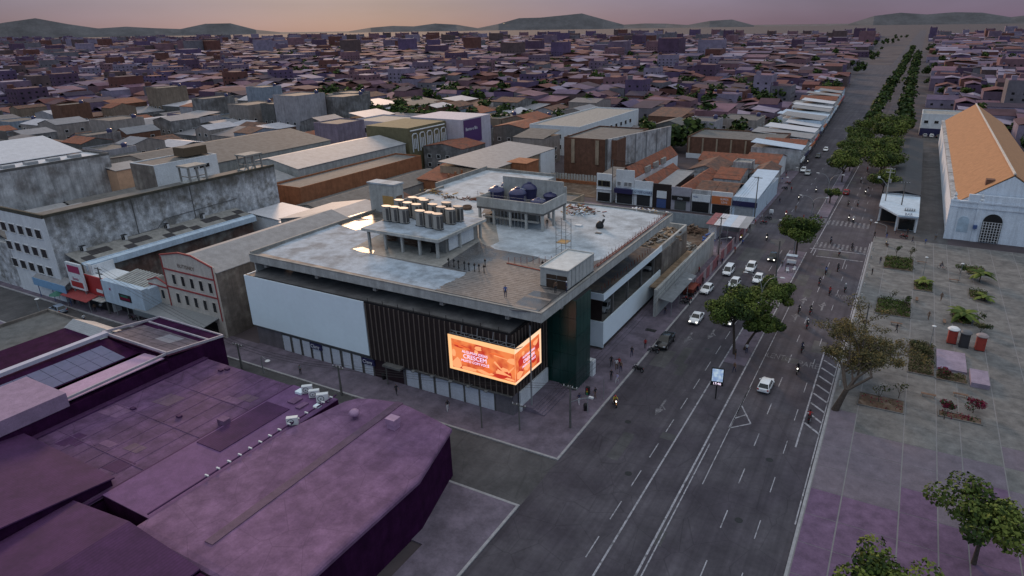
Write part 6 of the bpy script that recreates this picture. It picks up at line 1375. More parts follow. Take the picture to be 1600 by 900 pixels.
def person(lab, loc, rz, pose, shirt, pants, skin=1.0, group='people in the street', scale=1.0, helmet=None):
    o = link('person', BODY[pose], None, loc, rz); o['label'] = lab; o['category'] = 'person'; o['group'] = group; o.scale = (scale,)*3
    for i, m in ((1, cloth(shirt)), (2, cloth(pants))): o.material_slots[i].link = 'OBJECT'; o.material_slots[i].material = m
    if helmet:
        k = 'helmet'+helmet.name
        if k not in CLO: q = MB(); q.lathe((0, .095, 1.38), [(.10, 0), (.135, .05), (.145, .13), (.12, .21), (.06, .26), (.01, .275)], 12); CLO[k] = q.mesh('helmet', helmet, smooth=60)
        link('helmet', CLO[k], o)
    return o
W_, K_, N_, G_, RD, BL, YL, BR = (.6, .6, .62), (.025, .025, .03), (.03, .035, .08), (.2, .2, .21), (.35, .03, .03), (.05, .10, .3), (.5, .4, .05), (.15, .09, .06)
def moto(lab, loc, rz, col, light=True, lean=0.):
    t = thing('motorcycle', lab, 'motorcycle', loc, rz, 'motorcycles', world=False)
    for y in (-.62, .66):
        q = MB(); q.wheel((0, y, .30), .30, .11, 16); w_ = part('wheel', q, tyre_m, t); q = MB(); q.wheel((0, y, .30), .19, .12, 12); part('rim', q, rim_m, w_)
    q = MB(); q.beam((0, -.35, .45), (0, .35, .62), .12, .16); q.box(-.14, .14, -.2, .2, .26, .55); q.beam((0, .45, .85), (0, .66, .32), .16, .07); q.beam((-.09, -.62, .3), (-.09, -.15, .42), .05); q.beam((.09, -.62, .3), (.09, -.15, .42), .05); part('frame', q, black_m, t)
    q = MB(); q.lathe((0, 0, 0), [(.02, -.27), (.11, -.2), (.15, 0), (.13, .18), (.04, .27)], 10); tk = part('fuel_tank', q, col, t, 40); tk.rotation_euler = (R(-82), 0, 0); tk.location = (0, .22, .78)
    q = MB(); q.prism([(-.13, -.72), (.13, -.72), (.15, -.2), (.10, .02), (-.10, .02), (-.15, -.2)], .76, .85); part('seat', q, black_m, t); q = MB(); q.prism([(-.12, -.82), (.12, -.82), (.13, -.3), (-.13, -.3)], .58, .755); part('fairing', q, col, t); q = MB(); q.beam((0, .45, .62), (0, .92, .55), .14, .03); part('mudguard', q, col, t)
    q = MB(); q.tube([(-.36, .34, 1.03), (-.18, .46, 1.02), (.18, .46, 1.02), (.36, .34, 1.03)], .022, 6); part('handlebar', q, black_m, t); q = MB(); q.cyl((0, 0, 0), .09, .12, 10); hl = part('headlight', q, lamp_on if light else paint('headlight_glass', (.5, .5, .52)), t); hl.rotation_euler = (R(-90), 0, 0); hl.location = (0, .52, .9)
    q = MB(); q.tube([(.16, .1, .3), (.17, -.3, .28), (.18, -.75, .36)], .05, 7); part('exhaust', q, grey_metal, t); q = MB(); q.box(-.07, .07, -.86, -.81, .62, .70); part('tail_light', q, tail_m, t); return t
mk_ = paint('moto_black', (.02, .02, .022), .3); mr_ = paint('moto_red', (.30, .03, .03), .3); mo_ = paint('moto_orange', (.45, .16, .03), .4); mw_ = paint('moto_white', (.6, .6, .6), .3)
hk, hw_, hr_ = paint('helmet_black', (.015, .015, .018), .25), paint('helmet_white', (.6, .6, .62), .3), paint('helmet_red', (.35, .03, .03), .3)
# riders: (x, y, heading, shirt, moto colour, helmet, where)
RID = [(1248, 489, 0, K_, mk_, hk, 'left of two riding away side by side'), (1266, 490, 0, K_, mr_, hk, 'right of two riding away side by side'), (1261, 512, 0, K_, mr_, hw_, 'riding away behind the side by side pair'),
 (1253, 549, 0, N_, mk_, hk, 'over the road lettering in the right carriageway'), (1246, 582, 180, K_, mk_, hk, 'nearest to the white hatchback, headlight on'), (1264, 657, 0, RD, mk_, hk, 'waiting at the near end of the hatched bus bay'),
 (1290, 428, 0, BL, mk_, hk, 'in pale blue just before the stop line'), (1309, 423, 0, K_, mk_, hk, 'in black just before the stop line'), (1311, 399, 0, W_, mr_, hk, 'between the two stop lines'),
 (1298, 380, 0, N_, mk_, hk, 'on the near zebra crossing, left of the pair'), (1331, 390, 0, K_, mk_, hk, 'on the near zebra crossing, right of the pair'), (1333, 347, 180, W_, mk_, hw_, 'coming over the far zebra crossing with light on'), (1326, 344, 180, K_, mk_, hk, 'coming over the far zebra crossing at the left'),
 (1352, 303, 180, K_, mk_, hk, 'coming towards us beyond the far crossing'), (1355, 268, 0, RD, mr_, hr_, 'riding away near the round kerb tree'), (1319, 270, 0, G_, mk_, hk, 'far up the right carriageway by the median trees'), (961, 633, 215, YL, mo_, hr_, 'orange, turning at the mall corner'),
 (1240, 350, 180, K_, mk_, hk, 'coming down the left carriageway before the far lamp'), (1228, 338, 180, RD, mr_, hr_, 'near the left kerb above the zebra'), (1275, 300, 180, N_, mk_, hw_, 'by the refuge in the left carriageway'), (1248, 312, 180, K_, mk_, hk, 'mid left carriageway past the crossing'), (1340, 322, 0, G_, mr_, hk, 'riding away just past the far crossing'), (1325, 322, 0, K_, mk_, hk, 'riding away left of the one past the far crossing'), (1345, 285, 0, W_, mk_, hw_, 'riding away beside the round tree'), (1280, 445, 0, K_, mr_, hk, 'in the left lane of the right carriageway before the stop line'), (1320, 455, 0, G_, mk_, hw_, 'in the bus lane beside the lush planting bed'), (1296, 460, 0, RD, mk_, hk, 'in the middle lane behind the stop line queue'), (1198, 375, 180, K_, mk_, hk, 'coming down the kerb lane above the cars'),
 (1158, 375, 180, YL, mk_, hk, 'coming along the hoarding in a yellow vest'), (1262, 255, 180, K_, mk_, hk, 'far up the left carriageway')]
nm = {id(mk_): 'black', id(mr_): 'red', id(mo_): 'orange', id(mw_): 'white'}
for x, y, h, sh, mc, he, wt in RID:
    l = g0(x, y); a = R(h); moto(f'{nm[id(mc)]} motorcycle with rider, {wt}', l, a, mc, True)
    person(f'motorcycle rider with helmet, {wt}', l, a, 'ride', sh, K_, group='riders', helmet=he)
for i, (x, y) in enumerate(((1064, 470), (1076, 452), (1187, 372), (1193, 365), (1200, 357))): pass
PKD = [(1193, 350, 100, mr_, 'red motorcycle parked at the kerb near the market stall'), (1200, 343, 100, mk_, 'black motorcycle parked just past the market stall'), (1226, 296, 90, mk_, 'black motorcycle parked by the first avenue shops'), (1231, 288, 90, mr_, 'red motorcycle parked by the first avenue shops'), (1385, 385, 20, mk_, 'black motorcycle parked at the plaza corner'), (1412, 372, 70, mr_, 'red motorcycle parked beside the kiosk window'),(1021, 551, 95, mk_, 'black motorcycle parked side on in front of the black pickup'), (997, 580, 80, mk_, 'black motorcycle parked side on near the group of walkers')]
for x, y, h, mc, lb in PKD: moto(lb, g0(x, y), R(h), mc, False)
ordn = ['first', 'second', 'third', 'fourth', 'fifth', 'sixth']
for i in range(6):
    p = P(1070+i*3.6, 476-i*5.6, .0); moto(f'{ordn[i]} motorcycle of the parked row by the lamp, counted from the near end', (p.x, p.y, .012), R(95+rnd.uniform(-12, 12)), [mk_, mr_][i % 4 == 1], False)
mb_ = [(364, 520), (112, 0)]
for i, (x, y) in enumerate(((205, 500), (218, 503), (228, 508))): moto(['first', 'second', 'third'][i]+' motorcycle parked under the white box shop', (P(x, y).x, P(x, y).y, .14), R(80+8*i), mk_, False)
# (x, y, heading, pose, shirt, trousers, label)
for i in range(34):                                        # more people along the far pavements and crossings
    pass
PPL = [(1008, 545, 20, 'stand', RD, K_, 'person in red standing by the pavement edge near the pickup'), (987, 557, 190, 'walk', K_, N_, 'person in black walking on the pavement behind the pickup'),
 (955, 572, 200, 'walk', K_, K_, 'person in dark clothes at the back of the walking group'), (963, 577, 200, 'walk', W_, BR, 'person in a white top in the middle of the walking group'), (967, 575, 195, 'walk', RD, K_, 'person in a red top beside the white top in the group'), (970, 581, 190, 'walk', BR, N_, 'person in brown at the right of the walking group'),
 (955, 594, 185, 'stand', K_, K_, 'person in black standing in front of the walking group'), (964, 599, 170, 'walk', (.45, .42, .6), W_, 'person in pale lilac shirt and white trousers at the kerb'),
 (1039, 492, 180, 'walk', K_, N_, 'person in black under the walkway by the parking wing'), (1120, 417, 30, 'stand', K_, K_, 'person standing right beside the white minivan'), (1128, 414, 10, 'walk', N_, K_, 'taller person walking past the white minivan'),
 (1160, 384, 180, 'walk', BL, N_, 'person in blue on the road beside the hoarding'), (1171, 361, 180, 'walk', K_, N_, 'person in black at the far end of the hoarding'), (1147, 582, 160, 'walk', BR, N_, 'person in brown walking on the median behind the display'), (1166, 552, 200, 'stand', W_, N_, 'person in a white shirt at the foot of the median tree'), (1149, 561, 100, 'stand', K_, BR, 'person in dark clothes by the left median trunk'),
 (1222, 417, 190, 'stand', G_, K_, 'person in grey at the kiosk cart under the lone tree'), (1227, 424, 100, 'stand', K_, K_, 'person in black behind the white plastic chair'), (1375, 412, 180, 'walk', K_, N_, 'person in black walking past the far planting bed'), (1417, 369, 180, 'stand', K_, K_, 'person in black standing in front of the kiosk window'), (1399, 366, 90, 'stand', BR, N_, 'person in brown under the kiosk canopy'),
 (620, 617, 250, 'walk', K_, K_, 'person in black walking along the side street shutters'), (790, 465, 200, 'stand', BL, N_, 'worker in blue on the boarded roof corner'), (868, 458, 60, 'stand', BR, K_, 'worker in brown in front of the roof cabin doors'), (885, 458, 300, 'stand', N_, N_, 'worker in navy with white helmet at the roof cabin corner'),
 (855, 357, 20, 'stand', K_, G_, 'worker in dark clothes under the tank tower'), (848, 424, 0, 'stand', K_, N_, 'worker in dark clothes by the red bars on the roof'), (1185, 330, 180, 'walk', W_, N_, 'person in white near the corner shop pole'), (1218, 318, 170, 'walk', K_, N_, 'person in black crossing towards the corner shop'), (1236, 300, 180, 'walk', RD, K_, 'person in red on the far left pavement'), (1270, 325, 180, 'walk', K_, K_, 'person in black by the lamp beyond the crossing'),
 (133, 505, 100, 'walk', W_, N_, 'person in white on the left street pavement'), (150, 488, 80, 'stand', BR, K_, 'person in brown under the red awning'), (160, 486, 80, 'stand', W_, K_, 'person in white under the red shop awning'), (118, 476, 80, 'stand', RD, K_, 'person in red by the green parasol'),
 (1040, 468, 180, 'walk', BR, K_, 'person in brown under the walkway canopy'), (1098, 445, 180, 'stand', K_, K_, 'person in black behind the parked motorcycles'), (1090, 455, 180, 'stand', RD, N_, 'person in red among the parked motorcycles')]
rx = random.Random(77); cols_ = [('black', K_), ('white', W_), ('navy', N_), ('grey', G_), ('red', RD), ('blue', BL), ('brown', BR)]
spots = [(1052, 447, 'by the walkway canopy posts'), (1058, 462, 'near the single arm lamp'), (1066, 440, 'behind the parked row'), (1078, 436, 'at the kerb above the parked row'), (1092, 428, 'beside the skip'), (1126, 388, 'at the hoarding near the lamp'), (1148, 396, 'on the road by the hoarding'), (1162, 352, 'beside the site shelter'), (1180, 352, 'near the market stall'), (1190, 340, 'left of the market stall'), (1197, 322, 'outside the corner shop'), (1203, 305, 'on the pavement past the corner shop'), (1213, 300, 'farther up past the corner shop'), (1222, 285, 'by the first avenue shops'), (1228, 276, 'by the second avenue shop'), (1240, 262, 'by the avenue shops far up'), (1247, 250, 'at the far avenue shops'), (1256, 246, 'farthest up the left pavement'),
 (1243, 330, 'crossing the left carriageway'), (1255, 345, 'at the left end of the far crossing'), (1282, 347, 'stepping onto the far crossing'), (1360, 352, 'waiting at the right kerb by the far crossing'), (1366, 372, 'on the plaza corner'), (1385, 372, 'in front of the kiosk canopy edge'), (1425, 380, 'by the lane mouth'), (1445, 384, 'crossing in front of the church'), (1461, 375, 'beside the church corner'), (1356, 300, 'on the right pavement under the trees'), (1362, 430, 'on the plaza edge by the kerb'), (1450, 500, 'in the middle of the plaza'), (1400, 520, 'behind the yellow brown tree crown'), (1470, 470, 'right of the middle palm'), (700, 642, 'on the side street before the shutters'), (470, 585, 'on the pavement under the white panels'), (930, 622, 'at the foot of the mall steps'), (905, 632, 'near the litter bin')]
for x, y, wt in spots:
    a, c = cols_[rx.randrange(7)], cols_[rx.randrange(7)]; PPL.append((x, y, rx.randrange(360), rx.choice(('walk', 'stand', 'walk')), a[1], c[1], f'person in {a[0]} top and {c[0]} trousers {wt}'))
for x, y, h, po, s_, p_, lb in PPL:
    rf_ = 'roof' in lb or 'tank' in lb
    z = ZR+.06 if rf_ else .14 if ('pavement' in lb or 'kiosk' in lb or 'group' in lb or 'planting' in lb or 'shutters' in lb or 'walkway' in lb) else .02
    p = P(x, y, z); o = person(lb, (p.x, p.y, z), R(h), po, s_, p_, group='workers on the roof' if rf_ else 'people in the street', scale=rnd.uniform(.95, 1.05))
    if 'helmet' in lb: q = MB(); q.lathe((0, .015, 1.64), [(.13, 0), (.125, .05), (.08, .11), (.01, .13)], 10); part('helmet', q, hw_, o)
# cyclist on the plaza
l = gp(1471, 420, .14); cy = thing('bicycle', 'bicycle with rider crossing the plaza', 'bicycle', l, R(75), world=False)
for y in (-.52, .52): q = MB(); q.tube([(0, y+.33*math.cos(i*math.pi/8), .34+.33*math.sin(i*math.pi/8)) for i in range(17)], .022, 5, False); part('wheel', q, tyre_m, cy)
q = MB()
for a, c in (((0, -.52, .34), (0, -.1, .3)), ((0, -.1, .3), (0, -.2, .82)), ((0, -.2, .75), (0, .38, .78)), ((0, -.1, .3), (0, .38, .72)), ((0, -.52, .34), (0, -.2, .75)), ((0, .38, .95), (0, .52, .34))): q.beam(a, c, .035)
part('frame', q, mr_, cy); q = MB(); q.box(-.08, .08, -.35, -.1, .82, .88); part('saddle', q, black_m, cy); q = MB(); q.tube([(-.28, .32, 1.0), (0, .4, 1.0), (.28, .32, 1.0)], .02, 5); part('handlebar', q, black_m, cy)
person('cyclist in black riding over the plaza', l, R(75), 'ride', K_, N_, group='riders')
# kiosk cart with white chairs by the lone tree
p = Vector(g0(1236, 414)); kc = thing('vendor_cart', 'white vendor cart under the lone tree at the crossing', 'cart', tuple(p), world=False)
q = MB(); q.box(-.9, .9, -.5, .5, .55, 1.1); part('body', q, white_wall, kc); q = MB(); q.box(-1.1, 1.1, -.7, .7, 2.1, 2.2); part('roof', q, blue_wall, kc)
for x in (-.85, .85):
    for y in (-.45, .45): q = MB(); q.cyl((x, y, .0 if False else .3), .03, 1.85, 6); part('post', q, grey_metal, kc)
for y in (-.45, .45): q = MB(); q.wheel((-.6, y, .3), .3, .06); part('wheel', q, tyre_m, kc); q = MB(); q.wheel((.6, y, .3), .3, .06); part('wheel', q, tyre_m, kc)
def chair(lab, x, y, a):
    t = thing('plastic_chair', lab, 'chair', g0(x, y), R(a), 'plastic chairs at the cart', world=False); q = MB(); q.box(-.25, .25, -.25, .25, .42, .46); part('seat', q, white_metal, t); q = MB(); q.box(-.24, .24, -.27, -.23, .46, .92); part('backrest', q, white_metal, t)
    for sx_ in (-.22, .22):
        for sy_ in (-.22, .22): q = MB(); q.cyl((sx_, sy_, 0), .025, .42, 5); part('leg', q, white_metal, t)
    t.scale = (1.15,)*3
chair('white plastic chair standing alone in front of the cart', 1230, 426, 200); chair('white plastic chair right beside the vendor cart', 1240, 424, 150)
# handcart and small street clutter
q = MB(); q.box(-.5, .5, -.35, .35, .5, .95); q.box(-.45, .45, -.3, .3, .95, 1.3); q.wheel((.4, 0, .25), .25, .08); q.wheel((-.4, 0, .25), .25, .08); l = g0(1205, 335); solo('market_stall', q, [white_wall], 'small white stall near the corner shop', 'stall', l, world=False)
for i, (x, y, lb) in enumerate(((1142, 348, 'grey street box beside the site shelter'), (915, 641, 'dark litter bin on the corner pavement'), (600, 592, 'dark bin beside the entry recess'))):
    q = MB(); q.lathe((0, 0, 0), [(.26, 0), (.32, .75), (.34, .8), (.28, .95), (.05, 1.0)], 12); solo('litter_bin', q, [grey_metal, black_m, black_m][i], lb, 'bin', gp(x, y, .13), smooth=40, world=False)
p = Vector(gp(918, 645, .13)); tl = thing('traffic_light', 'traffic light post with black signal box at the mall corner', 'traffic light', tuple(p), world=False); hh = height(918, 645, 606, .13); q = MB(); q.cyl((0, 0, 0), .07, hh, 8); part('post', q, grey_metal, tl); q = MB(); q.box(-.25, .25, -.22, .22, hh-1.1, hh); sb = part('signal_box', q, black_m, tl)
for i, c in enumerate(((.3, .02, .02), (.35, .25, .02), (.02, .2, .1))): q = MB(); q.box(-.12, .12, -.26, -.22, hh-.35-i*.33, hh-.12-i*.33); part('signal_lens', q, paint('lens%d' % i, c, .3), sb)
q = MB(); q.tube([(0, 0, 0), (0, 0, 3.2)], .05, 6); l = gp(943, 624, .13); solo('sign_post', q, grey_metal, 'thin bare post on the pavement left of the orange motorcycle', 'post', l, world=False)
q = MB(); q.box(-.9, .9, -.5, .5, 0, .02); l = gp(1017, 516, .14); solo('manhole_cover', q, black_m, 'dark square grate in the pavement beside the pickup', 'grate', (l[0], l[1], .132), world=False)

# plaza furniture: benches, bollards, lamp posts
def bench(lab, x, y, a):
    t = thing('bench', lab, 'bench', gp(x, y, .14), R(a), 'plaza benches', world=False); q = MB(); q.box(-.9, .9, -.22, .22, .40, .46); part('seat', q, timber, t)
    for sx_ in (-.7, .7): q = MB(); q.box(sx_-.08, sx_+.08, -.2, .2, 0, .40); part('leg', q, concrete, t)
for x, y, a, lb in ((1440, 412, 0, 'bench right of the far planting bed'), (1432, 470, 90, 'bench below the middle palm bed'), (1475, 505, 90, 'bench left of the large palm by the toilets'), (1400, 508, 0, 'bench in front of the lush bed behind the tree'), (1490, 440, 0, 'bench in the open right part of the plaza'), (1450, 620, 0, 'bench above the crimson shrubs'), (1500, 620, 0, 'bench right of the crimson shrubs')): bench(lb, x, y, a)
def plaza_lamp(lab, x, y, ty):
    h = height(x, y, ty, .14); t = thing('plaza_lamp', lab, 'lamp post', gp(x, y, .14), 0, 'plaza lamp posts', world=False); q = MB(); q.tube([(0, 0, 0), (0, 0, h)], [.07, .05], 8); part('pole', q, grey_metal, t); q = MB(); q.lathe((0, 0, h), [(.1, 0), (.3, .1), (.3, .16), (.05, .26)], 12); part('lamp_head', q, white_metal, t, 40)
plaza_lamp('lamp post with white head in the upper plaza', 1441, 436, 404); plaza_lamp('lamp post at the right of the cyclist', 1498, 440, 414); plaza_lamp('lamp post beside the red portable toilets', 1452, 545, 512)
bl_ = MB(); bl_.lathe((0, 0, 0), [(.12, 0), (.12, .7), (.14, .72), (.1, .8), (.02, .84)], 10); blm = bl_.mesh('bollard', concrete_pale, smooth=40)
for i in range(12):
    o = link('bollard', blm, None, (-2.8, 92+i*6.1, .13)); o['label'] = f"pale stone bollard on the plaza kerb, {['first', 'second', 'third', 'fourth', 'fifth', 'sixth', 'seventh', 'eighth', 'ninth', 'tenth', 'eleventh', 'twelfth'][i]} counted from the hatched bay"; o['category'] = 'bollard'; o['group'] = 'bollards along the plaza kerb'
bush('low olive shrub at the right edge near the toilets', 1532, 520, 1.6, 1.1, 71, [leaf_a, leaf_o, leaf_a]); bush('dark green shrub right of the cyclist', 1500, 428, 2.0, 1.2, 72, [leaf_a, leaf_b, leaf_a]); bush('dark shrub in the brown bed by the platform', 1470, 590, 1.4, 1.0, 73, [leaf_a, leaf_o, leaf_r]); bush('dark twiggy shrub in the dull bed right of the big tree', 1440, 560, 1.8, 1.4, 74, [leaf_o, leaf_a, leaf_o]); bush('second dark shrub in the dull bed right of the big tree', 1430, 548, 1.6, 1.2, 75, [leaf_a, leaf_o, leaf_o])
make_tree('broad green tree at the near right of the plaza', (12, 62, .14), 7.5, 3.8, 81, 22, 200, .42); make_tree('second green tree nearer on the plaza', (4.5, 50, .14), 6.5, 3.2, 82, 20, 200, .40)
# ================================================================== NEAR ROOFS (block on this side of the side street)
def fpoly(pts, z): return [tuple(P(x, y, z))[:2] for x, y in pts]
# dark building with parapet roof, panels and pink strip
Z0 = 8.6
nb_ = thing('dark_walled_building', 'dark plum walled building with parapet roof, glass panels and pink roof strip', 'building', tuple(P(200, 600, 0))[:2]+(0,))
c1 = P(260.5, 552, Z0); xE = c1.x                       # wall along the avenue direction
yN = P(353, 525, Z0-.9).y; yC = c1.y; xW = P(162.8, 518, Z0).x
yS_ = 14.
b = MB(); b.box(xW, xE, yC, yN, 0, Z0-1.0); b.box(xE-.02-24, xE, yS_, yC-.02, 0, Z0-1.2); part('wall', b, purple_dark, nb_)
r = MB(); e = .28
dz = -1.0; zf = lambda y: Z0+dz*(y-yC)/(yN-yC)
r.poly([(xW, yC, Z0-.45), (xE, yC, Z0-.45), (xE, yN, zf(yN)-.45), (xW, yN, zf(yN)-.45)]); part('roof', r, purple_dark, nb_)
nx_, ny_ = 4, 5
for i in range(nx_):
    for j in range(ny_):
        x0 = xW+.6+(xE-xW-1.2)*i/nx_; x1 = xW+.6+(xE-xW-1.2)*(i+1)/nx_-.06; y0 = yC+.6+(yN-yC-2.6)*j/ny_; y1 = yC+.6+(yN-yC-2.6)*(j+1)/ny_-.06
        q = MB(); shed_roof(q, x0, x1, y0, y1, zf(y0)-.40+.02*rnd.random(), zf(y1)-.40+.02*rnd.random(), 'y', .06); part('roof_sheet', q, M('mauve_sheet', (.125, .10, .125), .8, .25, .5, 0, .1, col2=(.10, .08, .10), mix2=.5) if (i, j) not in ((2, 3), (2, 2)) else M('grey_sheet', (.22, .21, .24), .7, .1, .5), nb_)
q = MB()
for a, c in (((xW, yC, Z0), (xE, yC, Z0)), ((xE, yC, Z0), (xE, yN, zf(yN))), ((xE, yN, zf(yN)), (xW, yN, zf(yN))), ((xW, yN, zf(yN)), (xW, yC, Z0)), ((xW+.3, yN-1.9, zf(yN-1.9)-.2), (xE-.3, yN-1.9, zf(yN-1.9)-.2))): q.beam(a, c, .2, .34)
part('parapet', q, M('pale_coping', (.40, .36, .40), .7, .15, .5), nb_)
# lower roofs behind: long white ridge, glass panel field, dark gutter, pink strip
w0, w1 = P(162, 519, Z0).x, xE
strip = lambda nm, xa, xb, z0, z1, m: (lambda q: (shed_roof(q, xa, xb, yS_, yC-.3, z0, z1, 'x', .1), part(nm, q, m, nb_)))(MB())
strip('pink_strip', xE-4.6, xE-.3, Z0-1.0, Z0-.75, pink_roof); strip('gutter', xE-6.0, xE-4.65, Z0-1.3, Z0-1.3, purple_dark)
b = MB(); b.beam((xE-.12, yS_, Z0-.45), (xE-.12, yC-.1, Z0-.1), .2, .3); part('coping', b, M('pale_coping', (.40, .36, .40)), nb_)
sx0_, sx1_ = xE-11.5, xE-6.1
b = MB(); shed_roof(b, xE-13.2, xE-6.05, yS_, yC-.3, Z0-.55, Z0-1.35, 'x', .1); part('panel_roof', b, purple_dark, nb_)
for i in range(2):
    for j in range(13):
        xa = sx0_+2.65*i; y1 = yC-2.0-j*1.55; q = MB(); za = Z0-.55-.8*(xa-(xE-13.2))/7.15+.14; zb_ = Z0-.55-.8*(xa+2.6-(xE-13.2))/7.15+.14; shed_roof(q, xa, xa+2.6, y1-1.5, y1, za, zb_, 'x', .05); part('glass_panel', q, solar, nb_)
b = MB(); b.beam((xE-13.3, yS_, Z0+.05), (xE-13.3, yC, Z0+.1), .9, .5); part('white_ridge', b, M('lilac_coping', (.46, .44, .52), .6, .1, .5), nb_)
q = MB(); q.box(xE-8.5, xE+.06, yS_, P(104, 620, Z0).y, Z0-1.2, Z0+.55); part('roof_room', q, M('mauve_block', (.28, .19, .28), .8, .15, .4), nb_)
# neighbours to its left
house('low_shed', 'low dark roofed shed behind the white ridge at the left edge', 'shed', -100, xE-14.2, 28, 47, 5.2, purple_dark, 'gy', 1.4, M('mauve_dark_tile', (.07, .045, .06), .9, .3, .5))
gs = house('grey_gable', 'pale grey gable rising behind the white ridge', 'shed', xE-24, xE-14.4, 44, 48.8, 6.6, M('lilac_wall', (.36, .34, .38)), 'gx', 1.5, metal_roof)
house('left_block', 'grey block with lamp in front at the left edge of the street', 'building', -118, -101, 34, 48.9, 6.0, brown_wall, 'flat', rm=fibre_d)
# large violet roof
ZV = 5.6
pv = [P(345, 566, ZV), P(457, 607, ZV), P(378, 667, ZV)]
xv0, xv1 = xE+.05, P(457, 607, ZV).x; yvN = P(400, 586, ZV).y
vr = thing('violet_roof_building', 'low building with broad smooth violet roof behind the dark wall', 'building', ((xv0+xv1)/2, 42, 0))
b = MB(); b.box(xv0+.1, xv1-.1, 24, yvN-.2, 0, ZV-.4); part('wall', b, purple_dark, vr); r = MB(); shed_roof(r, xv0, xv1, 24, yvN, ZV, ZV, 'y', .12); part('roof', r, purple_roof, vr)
q = MB(); q.box(xv0+.02, xv0+.9, 24, yvN, ZV+.1, ZV+.32); part('roof_edge', q, purple_deep, vr); q = MB(); q.box(xv1-.35, xv1, 24, yvN, ZV+.1, ZV+.3); part('roof_edge', q, purple_deep, vr)
for i in range(1, 7): q = MB(); x = xv0+.9+(xv1-xv0-1.3)*i/7; q.box(x-.05, x+.05, 24.1, yvN-.1, ZV+.11, ZV+.15); part('roof_seam', q, purple_roof, vr)
for i in range(1, 4): q = MB(); y = 24+(yvN-24)*i/4; q.box(xv0+.92, xv1-.37, y-.06, y+.06, ZV+.112, ZV+.165); part('roof_seam', q, purple_roof, vr)
rq = random.Random(4)
for i in range(9):
    q = MB(); x = rq.uniform(xv0+2, xv1-2); y = rq.uniform(28, yvN-2); a_, b2 = rq.uniform(.5, 1.8), rq.uniform(.4, 1.4); q.prism([(x-a_, y-b2), (x+a_*.9, y-b2*.8), (x+a_, y+b2), (x-a_*.8, y+b2*.9)], ZV+.1, ZV+.135+.001*i); part('roof_patch', q, [purple_deep, purple_pale, M('plum_strip', (.12, .07, .11), .8, .2, .5)][i % 3], vr)
q = MB()
for x, y in ((208, 640), (280, 652), (345, 580), (355, 578)): p = P(x, y, ZV+.1); q.box(p.x-.3, p.x+.3, p.y-.2, p.y+.25, ZV+.1, ZV+.35)
part('patch', q, purple_deep, vr); p = P(352, 664, ZV); q = MB(); q.box(p.x-.6, p.x+.6, p.y-.5, p.y+.4, ZV+.1, ZV+.9); part('roof_box', q, purple_pale, vr)
# narrow roof with condensers and bracketed pipe
ZA = 6.2
xa0, xa1 = xv1+.05, P(517, 628, ZA).x; yaN = P(480, 606, ZA).y
ar = thing('service_roof_building', 'narrow building with dark ribbed roof and white condenser units', 'building', ((xa0+xa1)/2, 44, 0)); b = MB(); b.box(xa0, xa1, 26, yaN, 0, ZA-.3); part('wall', b, purple_dark, ar); r = MB(); shed_roof(r, xa0, xa1, 26, yaN, ZA-.3, ZA-.3, 'y', .1); part('roof', r, M('plum_ribbed', (.16, .075, .18), .8, .2, .3, wave=('X', 1.6, .4)), ar)
q = MB(); q.box(xa0+.3, xa0+(xa1-xa0)*.55, 36, 45.5, ZA-.22, ZA-.12); part('roof_sheet', q, purple_deep, ar); q = MB(); q.box(xa0+(xa1-xa0)*.35, xa0+(xa1-xa0)*.5, 46.5, yaN-2, ZA-.15, ZA-.02); q.box(xa0+(xa1-xa0)*.6, xa0+(xa1-xa0)*.7, 46.0, yaN-2.5, ZA-.15, ZA-.02); part('board', q, purple_pale, ar)
q = MB(); q.tube([(xa1-.2, 26, ZA+.3), (xa1-.2, yaN, ZA+.3)], .09, 6); part('pipe', q, purple_deep, ar); bm2 = MB(); bm2.box(-.28, .22, -.07, .07, 0, .12); bm2.box(-.28, -.18, -.07, .07, -.25, 0); bmm = bm2.mesh('pipe_bracket', white_metal); ao = ar.location
for i in range(14): link('pipe_bracket', bmm, ar, (xa1-.2-ao.x, yaN-.8-i*1.3-ao.y, ZA+.38))
def condenser(lab, x, y, a, z=ZA-.2, s=1.0):
    p = P(x, y, z); t = thing('condenser_unit', lab, 'air conditioner', (p.x, p.y, z), R(a), 'condensers on the service roof', world=False); q = MB(); q.box(-.5, .5, -.22, .22, .1, .85); part('casing', q, white_metal, t)
    q = MB(); q.tube([(-.12+.26*math.cos(i*math.pi/8), -.23, .47+.26*math.sin(i*math.pi/8)) for i in range(17)], .025, 4, False); q.cyl((-.12, -.24, .40), .05, .1, 6); part('fan_grille', q, black_m, t); q = MB(); q.box(-.45, -.38, -.2, .2, 0, .1); q.box(.38, .45, -.2, .2, 0, .1); part('foot', q, black_m, t); t.scale = (s*1.25,)*3
condenser('white condenser unit nearest the street end of the service roof', 481, 614, 40); condenser('white condenser unit in the middle of the three', 492, 621, 40); condenser('white condenser unit with round grille, last of the three', 505, 628, 40, s=1.1); condenser('white condenser unit alone at the lower end of the pipe', 458, 664, 40)
q = MB(); p = P(470, 611, ZA); q.box(p.x-.5, p.x+.5, p.y-.5, p.y+.4, ZA-.2, ZA+.1); solo('plastic_tray', q, white_panel, 'white tray lying beside the condensers', 'tray', (p.x, p.y, ZA-.2))
q = MB(); p = P(496, 633, ZA); q.box(p.x-.4, p.x+.4, p.y-.3, p.y+.3, ZA-.2, ZA+.0); solo('plastic_tray', q, white_panel, 'small white tray in front of the round condenser', 'tray', (p.x, p.y, ZA-.2))
